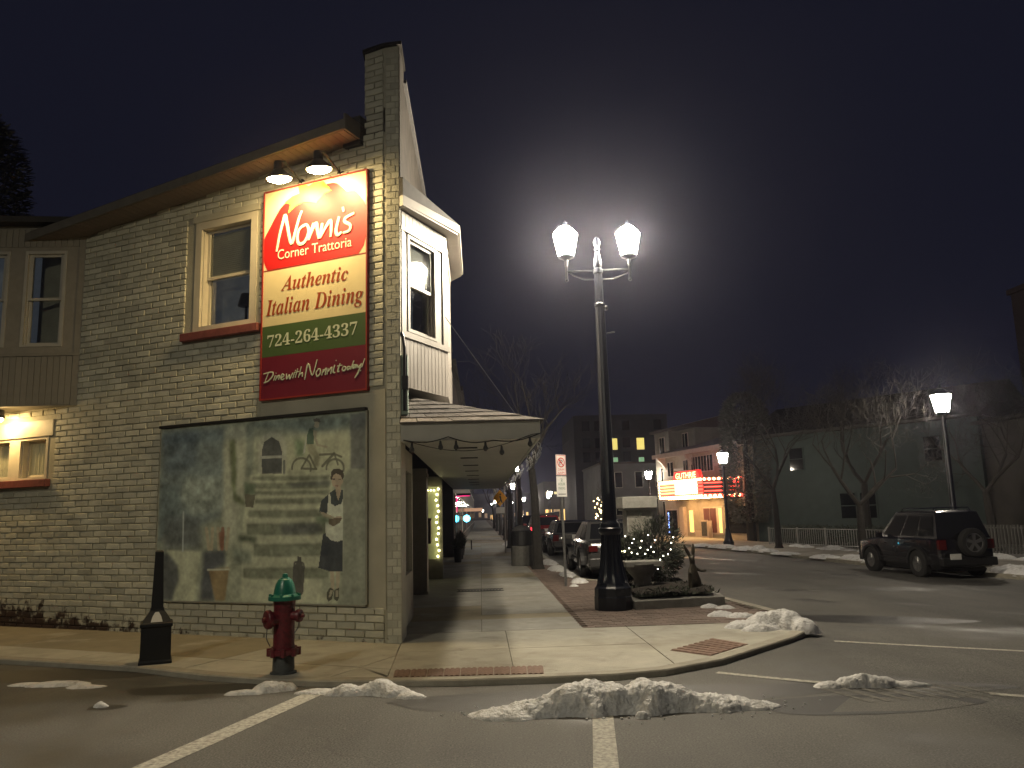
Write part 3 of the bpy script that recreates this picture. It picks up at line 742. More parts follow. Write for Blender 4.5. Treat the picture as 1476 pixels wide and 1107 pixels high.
MURAL=[('p',(0.17,0.2,0.2),[(-0.001,0.017),(0.349,0.018),(0.344,0.262),(0.332,0.539),(0.249,0.576),(0.018,0.63),(-0.009,0.417)],6,0.5),('p',(0.3,0.33,0.29),[(0.137,0.298),(0.336,0.313),(0.34,0.498),(0.181,0.521),(0.11,0.402)],6,0.6),('p',(0.12,0.15,0.17),[(0.0,0.039),(0.207,0.029),(0.193,0.239),(0.038,0.291)],8,0.6),('p',(0.14,0.17,0.17),[(-0.006,0.331),(0.118,0.35),(0.105,0.57),(-0.0,0.693)],6,0.6),('p',(0.42,0.42,0.33),[(0.335,0.032),(0.45,0.024),(0.45,0.312),(0.414,0.583),(0.39,0.703),(0.343,0.641),(0.341,0.334)],4,0.2),('p',(0.13,0.15,0.08),[(0.36,0.103),(0.395,0.096),(0.404,0.267),(0.402,0.41),(0.448,0.443),(0.449,0.479),(0.389,0.445),(0.372,0.264)],3,0.5),('p',(0.17,0.2,0.18),[(0.468,-0.003),(0.935,0.011),(0.935,0.118),(0.781,0.111),(0.671,0.069),(0.469,0.037)],5,0.6),('p',(0.22,0.24,0.2),[(0.447,0.019),(0.486,0.02),(0.482,0.314),(0.45,0.317)],3,0.3),('p',(0.42,0.42,0.31),[(0.756,0.099),(0.935,0.079),(0.935,0.31),(0.848,0.322),(0.631,0.305),(0.638,0.146),(0.697,0.122)],5,0.15),('p',(0.14,0.19,0.12),[(0.678,0.12),(0.731,0.131),(0.727,0.224),(0.685,0.22)],4,0.6),('p',(0.4,0.4,0.33),[(0.513,0.306),(0.506,0.143),(0.532,0.085),(0.576,0.067),(0.62,0.089),(0.646,0.157),(0.639,0.316)],2,0.15),('p',(0.07,0.075,0.08),[(0.529,0.302),(0.525,0.175),(0.537,0.126),(0.572,0.101),(0.607,0.128),(0.622,0.18),(0.624,0.31)],1,0.3),('l',(0.4,0.4,0.36),[(0.525,0.212),(0.623,0.215)],1,0.03),('l',(0.12,0.13,0.12),[(0.634,0.241),(0.635,0.311)],1,0.03),('p',(0.44,0.44,0.33),[(0.473,0.303),(0.848,0.322),(0.864,0.391),(0.81,0.939),(0.89,0.994),(0.44,1.0),(0.442,0.584)],2,0.12),('p',(0.19,0.2,0.15),[(0.482,0.315),(0.579,0.318),(0.682,0.324),(0.848,0.331),(0.84,0.356),(0.699,0.352),(0.579,0.346),(0.483,0.336)],2,0.5),('p',(0.19,0.2,0.15),[(0.492,0.353),(0.58,0.355),(0.682,0.361),(0.848,0.367),(0.84,0.401),(0.7,0.397),(0.58,0.392),(0.492,0.383)],2,0.5),('p',(0.19,0.2,0.15),[(0.492,0.397),(0.58,0.399),(0.683,0.404),(0.848,0.409),(0.84,0.432),(0.7,0.429),(0.58,0.424),(0.493,0.416)],2,0.5),('p',(0.19,0.2,0.15),[(0.498,0.44),(0.581,0.441),(0.683,0.445),(0.848,0.449),(0.84,0.48),(0.7,0.477),(0.581,0.474),(0.498,0.466)],2,0.5),('p',(0.19,0.2,0.15),[(0.467,0.503),(0.582,0.505),(0.684,0.508),(0.848,0.511),(0.841,0.551),(0.701,0.551),(0.582,0.548),(0.468,0.54)],2,0.5),('p',(0.19,0.2,0.15),[(0.46,0.576),(0.582,0.577),(0.685,0.579),(0.849,0.58),(0.841,0.642),(0.702,0.643),(0.583,0.642),(0.461,0.635)],2,0.5),('p',(0.19,0.2,0.15),[(0.497,0.689),(0.584,0.688),(0.686,0.688),(0.849,0.687),(0.842,0.753),(0.703,0.756),(0.585,0.757),(0.498,0.753)],2,0.5),('p',(0.19,0.2,0.15),[(0.45,0.817),(0.585,0.814),(0.687,0.814),(0.85,0.81),(0.842,0.868),(0.704,0.873),(0.586,0.876),(0.451,0.872)],2,0.5),('p',(0.13,0.14,0.13),[(0.657,0.362),(0.848,0.356),(0.848,0.385),(0.666,0.387)],3,0.4),('p',(0.12,0.125,0.12),[(0.625,0.581),(0.808,0.579),(0.809,0.637),(0.626,0.64)],4,0.5),('p',(0.2,0.22,0.18),[(0.39,0.703),(0.488,0.725),(0.489,0.794),(0.409,0.793)],4,0.6),('p',(0.09,0.11,0.08),[(0.415,0.633),(0.513,0.646),(0.505,0.681),(0.425,0.673)],3,0.6),('p',(0.1,0.13,0.09),[(0.442,0.341),(0.5,0.356),(0.497,0.426),(0.448,0.423)],3,0.6),('p',(0.13,0.12,0.09),[(0.446,0.413),(0.499,0.416),(0.491,0.486),(0.453,0.484)],1,0.2),('p',(0.12,0.13,0.13),[(0.045,0.526),(0.229,0.534),(0.243,0.725),(0.021,0.72)],8,0.5),('p',(0.46,0.46,0.34),[(0.05,0.715),(0.243,0.725),(0.225,0.791),(0.207,0.999),(0.093,1.0),(0.111,0.799)],2,0.12),('p',(0.09,0.095,0.1),[(0.021,0.725),(0.061,0.736),(0.116,0.8),(0.128,0.872),(0.097,1.0),(0.004,1.001),(-0.002,0.788)],3,0.3),('p',(0.08,0.085,0.1),[(0.243,0.719),(0.358,0.712),(0.364,0.802),(0.31,0.822),(0.314,1.0),(0.23,1.001),(0.245,0.842)],4,0.4),('p',(0.27,0.19,0.1),[(0.278,0.827),(0.381,0.812),(0.364,0.996),(0.315,0.997)],2,0.2),('l',(0.45,0.44,0.36),[(0.273,0.827),(0.378,0.824)],1,0.02),('l',(0.4,0.34,0.24),[(0.259,0.597),(0.275,0.71)],2,0.05),('l',(0.4,0.34,0.24),[(0.291,0.598),(0.289,0.71)],2,0.05),('l',(0.4,0.34,0.24),[(0.319,0.599),(0.326,0.711)],2,0.05),('l',(0.3,0.15,0.1),[(0.342,0.6),(0.342,0.711)],2,0.05),('l',(0.4,0.34,0.24),[(0.371,0.601),(0.363,0.712)],2,0.05),('p',(0.25,0.12,0.08),[(0.322,0.62),(0.353,0.613),(0.349,0.707),(0.33,0.706)],2,0.3),('l',(0.42,0.44,0.42),[(0.136,0.498),(0.14,0.722)],1,0.018),('p',(0.085,0.08,0.075),[(0.703,0.756),(0.721,0.757),(0.721,0.782),(0.735,0.825),(0.733,0.939),(0.72,0.964),(0.697,0.964),(0.683,0.94),(0.681,0.825),(0.702,0.782)],1,0.2),('l',(0.085,0.08,0.075),[(0.687,0.815),(0.691,0.787),(0.707,0.782)],1,0.02),('l',(0.085,0.08,0.075),[(0.735,0.816),(0.73,0.792),(0.718,0.785)],1,0.02),('l',(0.13,0.13,0.1),[(0.672,0.287),(0.672,0.274),(0.674,0.262),(0.678,0.251),(0.685,0.242),(0.693,0.235),(0.703,0.231),(0.713,0.23),(0.724,0.232),(0.734,0.237),(0.742,0.244),(0.75,0.254),(0.755,0.265),(0.758,0.277),(0.759,0.29),(0.757,0.302)],1,0.022),('l',(0.13,0.13,0.1),[(0.829,0.299),(0.829,0.288),(0.831,0.277),(0.835,0.267),(0.841,0.258),(0.848,0.252),(0.857,0.249),(0.866,0.248),(0.875,0.249),(0.884,0.254),(0.892,0.26),(0.898,0.269),(0.903,0.279),(0.905,0.29),(0.906,0.302),(0.904,0.312)],1,0.022),('l',(0.12,0.12,0.09),[(0.717,0.287),(0.784,0.295)],1,0.022),('l',(0.12,0.12,0.09),[(0.715,0.287),(0.75,0.216)],1,0.022),('l',(0.12,0.12,0.09),[(0.753,0.222),(0.782,0.293)],1,0.022),('l',(0.12,0.12,0.09),[(0.798,0.219),(0.863,0.22)],1,0.022),('l',(0.12,0.12,0.09),[(0.862,0.217),(0.811,0.281)],1,0.03),('l',(0.13,0.13,0.1),[(0.863,0.217),(0.88,0.277)],1,0.02),('l',(0.12,0.12,0.09),[(0.859,0.217),(0.895,0.238)],1,0.02),('p',(0.22,0.21,0.15),[(0.735,0.156),(0.771,0.154),(0.798,0.231),(0.794,0.284),(0.774,0.277),(0.769,0.228),(0.75,0.207)],2,0.2),('p',(0.07,0.11,0.08),[(0.749,0.073),(0.768,0.07),(0.772,0.1),(0.769,0.159),(0.738,0.156),(0.739,0.107)],1,0.2),('p',(0.42,0.42,0.38),[(0.739,0.107),(0.731,0.2),(0.721,0.209),(0.733,0.131)],1,0.0),('p',(0.32,0.29,0.22),[(0.766,0.08),(0.785,0.09),(0.781,0.121),(0.791,0.161),(0.835,0.176),(0.832,0.187),(0.785,0.169),(0.771,0.13)],1,0.0),('p',(0.33,0.28,0.21),[(0.774,0.033),(0.795,0.04),(0.795,0.065),(0.785,0.074),(0.771,0.066)],1,0.0),('p',(0.09,0.08,0.07),[(0.767,0.022),(0.784,0.017),(0.798,0.026),(0.799,0.04),(0.77,0.039)],1,0.0),('p',(0.15,0.155,0.15),[(0.933,0.013),(1.006,0.008),(1.006,0.316),(0.935,0.31)],2,0.25),('p',(0.255,0.26,0.21),[(0.92,0.323),(0.935,0.305),(1.006,0.308),(1.007,0.996),(0.898,0.998),(0.905,0.659),(0.905,0.356)],2,0.15),('p',(0.2,0.205,0.17),[(0.986,0.343),(1.007,0.335),(1.007,0.996),(0.99,0.997)],3,0.2),('p',(0.4,0.34,0.25),[(0.848,0.831),(0.866,0.831),(0.868,0.924),(0.854,0.929)],1,0.0),('p',(0.4,0.34,0.25),[(0.874,0.831),(0.893,0.831),(0.888,0.924),(0.876,0.929)],1,0.0),('p',(0.07,0.065,0.05),[(0.836,0.939),(0.849,0.915),(0.865,0.924),(0.858,0.976),(0.843,0.987),(0.835,0.971)],1,0.0),('p',(0.07,0.065,0.05),[(0.869,0.929),(0.888,0.915),(0.888,0.966),(0.881,0.985),(0.869,0.975)],1,0.0),('p',(0.36,0.32,0.24),[(0.85,0.929),(0.862,0.929),(0.854,0.962),(0.844,0.966)],1,0.0),('p',(0.36,0.32,0.24),[(0.874,0.929),(0.885,0.929),(0.884,0.964),(0.874,0.964)],1,0.0),('p',(0.035,0.04,0.055),[(0.817,0.637),(0.902,0.649),(0.904,0.832),(0.85,0.834),(0.798,0.815),(0.809,0.713)],1,0.2),('p',(0.04,0.05,0.06),[(0.842,0.428),(0.864,0.41),(0.902,0.413),(0.904,0.527),(0.84,0.533),(0.82,0.551),(0.798,0.521),(0.808,0.464)],1,0.2),('p',(0.55,0.55,0.46),[(0.84,0.43),(0.848,0.433),(0.851,0.481),(0.868,0.496),(0.896,0.484),(0.904,0.451),(0.904,0.565),(0.902,0.673),(0.881,0.682),(0.853,0.674),(0.829,0.647),(0.825,0.599),(0.834,0.523)],1,0.1),('p',(0.4,0.32,0.24),[(0.87,0.401),(0.896,0.403),(0.89,0.44),(0.883,0.469),(0.874,0.439)],1,0.0),('p',(0.42,0.33,0.25),[(0.852,0.323),(0.904,0.327),(0.902,0.374),(0.89,0.402),(0.874,0.407),(0.857,0.386),(0.851,0.356)],1,0.1),('p',(0.05,0.04,0.035),[(0.848,0.356),(0.849,0.318),(0.86,0.3),(0.884,0.298),(0.902,0.312),(0.908,0.341),(0.9,0.36),(0.893,0.337),(0.873,0.324),(0.86,0.333),(0.854,0.357)],1,0.0),('p',(0.12,0.09,0.08),[(0.857,0.35),(0.869,0.351),(0.869,0.359),(0.857,0.358)],1,0.0),('p',(0.12,0.09,0.08),[(0.881,0.352),(0.894,0.353),(0.894,0.36),(0.881,0.36)],1,0.0),('p',(0.25,0.13,0.11),[(0.867,0.387),(0.883,0.388),(0.88,0.394),(0.87,0.393)],1,0.0),('p',(0.4,0.33,0.25),[(0.802,0.522),(0.82,0.527),(0.865,0.553),(0.896,0.55),(0.897,0.569),(0.857,0.57),(0.816,0.551)],1,0.0),('p',(0.14,0.18,0.12),[(0.776,0.549),(0.808,0.541),(0.865,0.558),(0.849,0.586),(0.792,0.583)],3,0.6),('p',(0.13,0.1,0.07),[(0.842,0.562),(0.9,0.557),(0.889,0.583),(0.861,0.602),(0.842,0.588)],1,0.2)]
# ------------------------------------------------------------------ wall sign
def SG(p, y, o=0.): return WF(2.283 - p * 1.01, .07 + o, 3.298 + y * 1.0117)
WNV = Vector((WN[0], WN[1], 0))
sign = thing('restaurant_sign', WF(1.3, .1, 3.285), 'tall painted sign for an Italian trattoria hung on the brick wall under two lamps', 'sign')
MT['sign_cream'] = mat('sign_cream', (.72, .62, .36), .5, .05, 3); MT['sign_red'] = mat('sign_red', (.56, .012, .012), .5, .12, 1.2)
MT['sign_leaf'] = mat('sign_leaf', (.30, .50, .06), .5, .15, 3); MT['sign_green'] = mat('sign_green', (.065, .115, .035), .5, .06, 3)
MT['sign_maroon'] = mat('sign_maroon', (.17, .010, .028), .5, .08, 3); MT['ink_brown'] = mat('ink_red_brown', (.30, .045, .008), .5, .05, 5)
MT['ink_white'] = mat('ink_cream', (.74, .70, .55), .5, .03, 5); MT['ink_pale'] = mat('ink_pale_green', (.60, .66, .50), .5, .03, 5)
MT['sign_edge'] = mat('sign_edge', (.30, .03, .02), .5, .1, 5); MT['sign_back'] = mat('sign_back', (.05, .05, .05), .6, .1, 5)
bk = MB(); bk.box(.03, 1.77, .03, 3.05, -.068, -.04, SG); board = bk.build('board', 'sign_back', sign)
fr = MB()
for a in ((0, 1.8, 0, .022), (0, 1.8, 3.058, 3.08), (0, .022, .022, 3.058), (1.778, 1.8, .022, 3.058)): fr.box(a[0], a[1], a[2], a[3], -.05, .012, SG)
fr.build('frame', 'sign_edge', sign)
pan = {}
for nm, y0, y1, m_ in (('logo_panel', 1.885, 3.058, 'sign_cream'), ('cuisine_panel', 1.058, 1.868, 'sign_cream'), ('phone_panel', .615, 1.056, 'sign_green'), ('slogan_panel', .022, .613, 'sign_maroon')):
    pan[nm] = MB().box(.022, 1.778, y0, y1, -.04, .0, SG).build(nm, m_, sign)
MB().box(.022, 1.778, 1.868, 1.885, -.04, .002, SG).build('divider', 'sign_edge', sign)
cl = lambda P: [(min(max(x, .024), 1.776), min(max(y, 1.887), 3.056)) for x, y in P]
def flat(poly, o, name, m_, parent):
    bm = bmesh.new(); vs = [bm.verts.new(SG(x, y, o)) for x, y in poly]; f = bm.faces.new(vs); bmesh.ops.triangulate(bm, faces=[f])
    b_ = MB(); b_.add([tuple(v.co) for v in bm.verts], [tuple(v.index for v in f.verts) for f in (bm.verts.index_update() or bm.faces)]); bm.free()
    return b_.build(name, m_, parent)
TOM = [(p.x, p.y) for p in catmull(TOMATO[:17], 4)] + TOMATO[17:]
flat(cl(TOM), .003, 'tomato', 'sign_red', pan['logo_panel']); flat(cl(LEAF), .006, 'leaf', 'sign_leaf', pan['logo_panel'])
def script(strokes, r, name, m_, parent, o=.009):
    b_ = MB()
    for st in strokes:
        P = [SG(p.x, p.y, o) for p in catmull(st, 5)]; n_ = len(P)
        b_.tube(P, [r * (.55 + .45 * math.sin(math.pi * (.12 + .8 * i / max(1, n_ - 1)))) for i in range(n_)], 6, squash=(WNV, .25))
    return b_.build(name, m_, parent)
script(NONNIS, .027, 'script_name', 'ink_white', pan['logo_panel'], .010)
text_on('Corner Trattoria', Q_CORNER, lambda x, y: SG(x, y, .011), 'lettering', 'ink_white', pan['logo_panel'])
def mathit(s):
    o = ''
    for c in s:
        if 'A' <= c <= 'Z': o += chr(0x1D468 + ord(c) - 65)
        elif 'a' <= c <= 'z': o += chr(0x1D482 + ord(c) - 97)
        elif c.isdigit(): o += chr(0x1D7CE + int(c))
        else: o += c
    return o
text_on(mathit('Authentic'), Q_AUTH, lambda x, y: SG(x, y, .004), 'lettering', 'ink_brown', pan['cuisine_panel'])
text_on(mathit('Italian Dining'), Q_ITAL, lambda x, y: SG(x, y, .004), 'lettering', 'ink_brown', pan['cuisine_panel'])
text_on(mathit('724-264-4337'), Q_PHONE, lambda x, y: SG(x, y, .004), 'lettering', 'ink_pale', pan['phone_panel'])
script(DINE, .0125, 'script_slogan', 'ink_pale', pan['slogan_panel'], .006)
# two gooseneck lamps over the sign
MT['bulb_sign'] = mat('bulb_sign', (.8, .8, .7), .4, 0, 1, emit=(1, .72, .33), es=210)
for i, (s, lab) in enumerate(((1.64, 'left of the two black sign lamps, over the tomato leaf'), (.96, 'right of the two black sign lamps, nearest the parapet corner'))):
    lp = thing('sign_lamp', WF(s, 0, 6.62), lab, 'lamp', 'lamps over the wall sign')
    ax = Vector(WF(0, -.42, -.9)) - Vector(WF(0, 0, 0)); ax = Vector((0, 0, -1)) * .97 - WNV * .16; ax.normalize()
    top = Vector(WF(s, .54, 6.56)); MB().lathe([(.045, -.02), (.055, .0), (.07, .10), (.17, .20), (.185, .235), (.175, .23)], 18, top, axis=ax).build('shade', 'black', lp, smooth=True)
    MB().tube([WF(s, 0, 6.46), WF(s, .16, 6.52), WF(s, .40, 6.63), WF(s, .54, 6.58)], .016, 8).build('arm', 'black', lp, smooth=True)
    MB().lathe([(.06, 0), (.06, .02)], 14, WF(s, 0.0, 6.46), axis=WNV).build('wall_plate', 'black', lp)
    bp = top + ax * .222; MB().lathe([(.165, 0), (.16, .02), (.09, .05), (.02, .06)], 16, bp, axis=ax).build('bulb', 'bulb_sign', lp)

# ------------------------------------------------------------------ painted mural panel
MW0, MW1, MZ0, MZ1 = 4.16, .505, .525, 3.03
def paint_mural(nx, ny):
    Wm, Hm = MW0 - MW1, MZ1 - MZ0
    U, V = np.meshgrid((np.arange(nx) + .5) / nx, (np.arange(ny) + .5) / ny)
    rng = np.random.default_rng(3)
    def noise(cells):
        g = rng.random((cells + 2, int(cells * 1.5) + 2)); y = V * cells; x = U * cells * 1.45; yi = y.astype(int); xi = x.astype(int); fy = y - yi; fx = x - xi
        fy = fy * fy * (3 - 2 * fy); fx = fx * fx * (3 - 2 * fx)
        return g[yi, xi] * (1 - fy) * (1 - fx) + g[yi + 1, xi] * fy * (1 - fx) + g[yi, xi + 1] * (1 - fy) * fx + g[yi + 1, xi + 1] * fy * fx
    def fbm(c0): return sum(noise(int(c0 * 2 ** k)) * .55 ** k for k in range(5)) / sum(.55 ** k for k in range(5))
    n1 = fbm(6); n2 = fbm(11); n3 = noise(70); n4 = fbm(26)
    img = np.zeros((ny, nx, 3)) + np.array((.33, .34, .26)); img *= (.55 + .9 * (n1 * .5 + n4 * .5))[..., None]
    wob = (fbm(20) - .5) * .012; Uw = U + wob; Vw = V + (fbm(18) - .5) * .012
    def blur(a, r):
        for _ in range(2):
            for ax in (0, 1):
                a = sum(np.roll(a, k, ax) for k in range(-r, r + 1)) / (2 * r + 1)
        return a
    for it in MURAL:
        kind, col, P = it[0], np.array(it[1]), it[2]
        mk = np.zeros((ny, nx))
        if kind == 'p':
            soft = it[3] > 2; X, Y = (Uw, Vw) if soft else (U, V); ins = np.zeros((ny, nx), bool)
            for i in range(len(P)):
                (x0, y0), (x1, y1) = P[i], P[i - 1]
                if y0 == y1: continue
                c = (Y < y0) != (Y < y1); ins ^= c & (X < (x1 - x0) * (Y - y0) / (y1 - y0) + x0)
            mk = ins.astype(float); r = int(it[3] * nx / 420); mk = blur(mk, r) if r > 0 else mk
            mot = it[4]; c = col * np.clip((1 - mot) + mot * (1 + 3.2 * (n2 * .5 + n4 * .5 - .5)), .25, 2)[..., None] if mot else col
        else:
            c = col
            for (x0, y0), (x1, y1) in zip(P[:-1], P[1:]):
                ax, ay, bx_, by_ = x0 * Wm, y0 * Hm, x1 * Wm, y1 * Hm; dx_, dy_ = bx_ - ax, by_ - ay; L2 = dx_ * dx_ + dy_ * dy_ + 1e-9
                t = np.clip(((U * Wm - ax) * dx_ + (V * Hm - ay) * dy_) / L2, 0, 1); d = np.hypot(U * Wm - ax - t * dx_, V * Hm - ay - t * dy_)
                mk = np.maximum(mk, np.clip(1 - (d - it[4] / 2) / .008, 0, 1))
        a = mk[..., None] * (.93 if kind == 'p' else .9); img = img * (1 - a) + c * a
    img *= (.84 + .18 * n3 + .32 * (n4 - .5) + .3 * (n1 - .5))[..., None]
    return np.clip(img, 0.01, .8)
nx, ny = 340, 240
img = paint_mural(nx, ny)
me = bpy.data.meshes.new('painted_panel')
mural = thing('mural', WF(2.3, 0, MZ0), 'large painted mural of a woman in an apron by stone steps on the brick wall', 'mural')
mo = wpos(mural)
vs = []
for j in range(ny + 1):
    for i in range(nx + 1):
        P = WF(MW0 + (MW1 - MW0) * i / nx, .05, MZ1 + (MZ0 - MZ1) * j / ny); vs.append((P[0] - mo.x, P[1] - mo.y, P[2] - mo.z))
fs = [(j * (nx + 1) + i, j * (nx + 1) + i + 1, (j + 1) * (nx + 1) + i + 1, (j + 1) * (nx + 1) + i) for j in range(ny) for i in range(nx)]
me.from_pydata(vs, [], [f[::-1] for f in fs]); me.update()
at = me.color_attributes.new('paint', 'FLOAT_COLOR', 'CORNER')
colr = np.repeat(np.concatenate([img.reshape(-1, 3), np.ones((nx * ny, 1))], 1), 4, 0).astype(np.float32)
at.data.foreach_set('color', colr.ravel())
mm = mat('mural_paint', (.3, .3, .3), .7, .1, 5, .15, 60); ntm = mm.node_tree
va = ntm.nodes.new('ShaderNodeVertexColor'); va.layer_name = 'paint'
gmx = ntm.nodes.new('ShaderNodeMix'); gmx.data_type = 'RGBA'; gmx.blend_type = 'MULTIPLY'; gmx.inputs['Factor'].default_value = .8; gmx.inputs['B'].default_value = (1.62, 1.78, 1.86, 1); gmx.clamp_result = False
ntm.links.new(va.outputs['Color'], gmx.inputs['A']); ntm.links.new(gmx.outputs['Result'], ntm.nodes['Principled BSDF'].inputs['Base Color'])
me.materials.append(mm)
po = bpy.data.objects.new('painted_panel', me); COL.objects.link(po); po.parent = mural
MT['mural_edge'] = mat('mural_edge', (.30, .30, .25), .7, .1, 6)
MB().box(MW1 + .002, MW0 - .002, .015, .046, MZ0, MZ1, WF).build('backing_board', 'mural_edge', mural)
MB().box(MW1 - .01, MW0 + .02, .015, .085, MZ1 + .002, MZ1 + .042, WF).build('top_rail', 'black_matt', mural)
MB().box(MW1 - .03, MW1 - .002, .015, .06, MZ0, MZ1, WF).build('edge_strip', 'mural_edge', mural); MB().box(MW1, MW0, .015, .055, MZ0 - .02, MZ0 - .002, WF).build('bottom_strip', 'mural_edge', mural)

# ------------------------------------------------------------------ oriel window on the street front
OA = (-1.02, 10.52); OB = (-.455, 11.645); ol = math.hypot(OB[0] - OA[0], OB[1] - OA[1]); od = ((OB[0] - OA[0]) / ol, (OB[1] - OA[1]) / ol); on = (od[1], -od[0])
def OF(s, o, z): return (OA[0] + od[0] * s + on[0] * o, OA[1] + od[1] * s + on[1] * o, z)
oz0, oz1 = 3.34, 5.80
oc = MB(); foot = [OA, OB, (OB[0], 13.6), (OA[0], 14.7)]
oc.prism(foot, oz0 + .02, oz0 + .07); oriel = oc.build('oriel', 'white_trim', bld); MB().prism(foot, oz1, oz1 + .03).build('oriel_head', 'white_trim', oriel)
ow = MB(); s0, s1, z0, z1 = .17, .97, 4.12, 5.52
for a, c, lo, hi in ((0, s0, oz0 + .07, oz1), (s1, ol, oz0 + .07, oz1), (s0, s1, oz0 + .07, z0), (s0, s1, z1, oz1)): ow.box(a, c, -.09, 0, lo, hi, OF)
ow.box(OB[0] - .09, OB[0], OB[1], 13.6, oz0 + .07, oz1); ow.prism([(OB[0], 13.6), (OA[0], 14.7), (OA[0], 14.6), (OB[0] - .08, 13.55)], oz0 + .07, oz1)
ow.build('oriel_wall', 'white_trim', oriel)
k = 0; s = .012
while s < ol - .05:
    for lo, hi in ((oz0, 4.02), (5.58, oz1 - .01)):
        MB().box(s, s + .088, .0, .014, lo, hi, OF).build('wall_board', 'board', oriel, loc=OF(s + .04, 0, lo))
    s += .098
y = OB[1] + .02
while y < 13.5:
    for lo, hi in ((oz0, 4.02), (5.58, oz1 - .01)):
        MB().box(OB[0], OB[0] + .014, y, y + .088, lo, hi).build('wall_board', 'board', oriel, loc=(OB[0], y, lo))
    y += .098
MB().box(-.02, ol + .03, 0, .035, 4.02, 4.10, OF).build('trim_rail', 'white_trim', oriel); MB().box(-.02, ol + .03, 0, .03, 5.52, 5.58, OF).build('trim_rail', 'white_trim', oriel)
MB().box(.0, .075, 0, .02, 4.10, 5.52, OF).build('corner_board', 'white_trim', oriel); MB().box(ol - .12, ol + .02, 0, .02, 4.10, 5.52, OF).build('corner_board', 'white_trim', oriel)
sash_window(oriel, s0, s1, z0, z1, .055, OF, .035, trim='white_trim')
co = MB()
e = .20; cf = [(OA[0], OA[1] - .10), (OA[0] + .05, OA[1] - .14), (OB[0] + e, OB[1] - .05), (OB[0] + e, 13.7), (OA[0], 15.0)]
co.prism(cf, oz1 + .02, oz1 + .05); 
co.prism([(x + (.03 if x > -.9 else 0), y_) for x, y_ in cf], oz1 + .05, oz1 + .17); co.build('cornice', 'white_trim', oriel)
rr_ = MB(); rr_.prism(cf, oz1 + .172, lambda x, y_: oz1 + .19 + .25 * (1 - (x + 1.02) / .8)); rr_.build('oriel_roof', 'roof', oriel)
# grey meter pipe and pale green flashing beside the oriel
MT['verdigris'] = mat('pale_green_flashing', (.26, .33, .28), .6, .15, 8)
MB().box(-1.02, -.93, 10.45, 10.56, 2.95, 3.75).build('flashing', 'verdigris', bld)
MB().tube([(-.97, 10.44, 3.0), (-.97, 10.43, 3.85), (-.99, 10.44, 4.0), (-1.01, 10.45, 4.05)], .022, 8).build('conduit', 'black', bld)
MB().box(-1.0, -.92, 10.40, 10.47, 3.28, 3.46).build('meter_box', 'black', bld)

# ------------------------------------------------------------------ canopy over the pavement
CX, CY0, CY1, CZ0, CZ1 = .80, 10.36, 31.0, 2.585, 2.82
cb_ = MB(); cb_.box(-1.02, CX - .03, CY0 + .03, CY1, CZ0 + .02, CZ0 + .05); canopy = cb_.build('canopy', 'canopy_white', bld)
f_ = MB(); f_.box(-1.015, CX, CY0, CY0 + .03, CZ0, CZ1); f_.build('end_fascia', 'canopy_white', canopy); MB().box(CX - .03, CX, CY0 + .032, CY1, CZ0, CZ1).build('front_fascia', 'canopy_white', canopy)
AP = (-.93, 10.95, 3.24); EA = (-1.03, CY0 - .05, CZ1); EB = (CX + .06, CY0 - .05, CZ1)
MB().add([(-1.03, CY0 - .04, CZ1 + .005), (CX + .05, CY0 - .04, CZ1 + .005), (CX + .05, CY1, CZ1 + .005), (-1.03, CY1, CZ1 + .005), (-.93, 10.97, 3.235), (-.93, CY1, 3.235), (-1.03, 10.6, 3.1)],
         [(0, 1, 4, 6), (1, 2, 5, 4), (0, 3, 2, 1), (3, 5, 2)]).build('roof_deck', 'roof', canopy)
# shingles on the hip end
nrow = 6
for r in range(nrow):
    v0, v1 = r / nrow, (r + 1.25) / nrow
    v1 = min(v1, 1.0)
    def hp(u, v):
        L_ = (EA[0] + (AP[0] - .03 - EA[0]) * v, EA[1] + (AP[1] - EA[1]) * v, EA[2] + (AP[2] - EA[2]) * v); R_ = (EB[0] + (AP[0] - EB[0]) * v, EB[1] + (AP[1] - EB[1]) * v, EB[2] + (AP[2] - EB[2]) * v)
        return Vector([L_[k] + (R_[k] - L_[k]) * u for k in range(3)])
    wrow = (hp(1, v0) - hp(0, v0)).length; cnt = max(1, int(wrow / .21)); offu = (.5 / cnt) * (r % 2)
    for c in range(-1, cnt):
        u0, u1 = max(0, (c + (.5 if r % 2 else 0)) / cnt + .003), min(1, (c + 1 + (.5 if r % 2 else 0)) / cnt - .003)
        if u1 - u0 < .02: continue
        lift = random.uniform(.014, .022); a, b3, c3, d3 = hp(u0, v0), hp(u1, v0), hp(min(u1, 1), v1), hp(u0, v1); up = Vector((0, -.1, 1)) 
        mb = MB(); mb.add([a, b3, c3, d3, a + up * lift, b3 + up * lift, c3 + up * .006, d3 + up * .006], [(3, 2, 1, 0), (4, 5, 6, 7), (0, 1, 5, 4), (1, 2, 6, 5), (2, 3, 7, 6), (3, 0, 4, 7)])
        mb.build('shingle', 'shingle', canopy, loc=tuple((a + b3) / 2))
sb_ = MB()
for r in range(12):
    t0, t1 = r / 12, (r + 1.1) / 12; y = 10.6
    while y < 30.8:
        xa = CX + .06 + (AP[0] - CX - .06) * t0; xb = CX + .06 + (AP[0] - CX - .06) * t1; za = CZ1 + (3.24 - CZ1) * t0; zb_ = CZ1 + (3.24 - CZ1) * t1
        if y > CY0 + .62 * t0: sb_.add([(xa, y, za + .008), (xa, y + .3, za + .008), (xb, y + .3, zb_ + .01), (xb, y, zb_ + .01), (xa, y, za + .024), (xa, y + .3, za + .024)], [(4, 5, 2, 3), (0, 1, 5, 4)])
        y += .305
tag(sb_.build('shingle_field', 'shingle', canopy), kind='stuff')
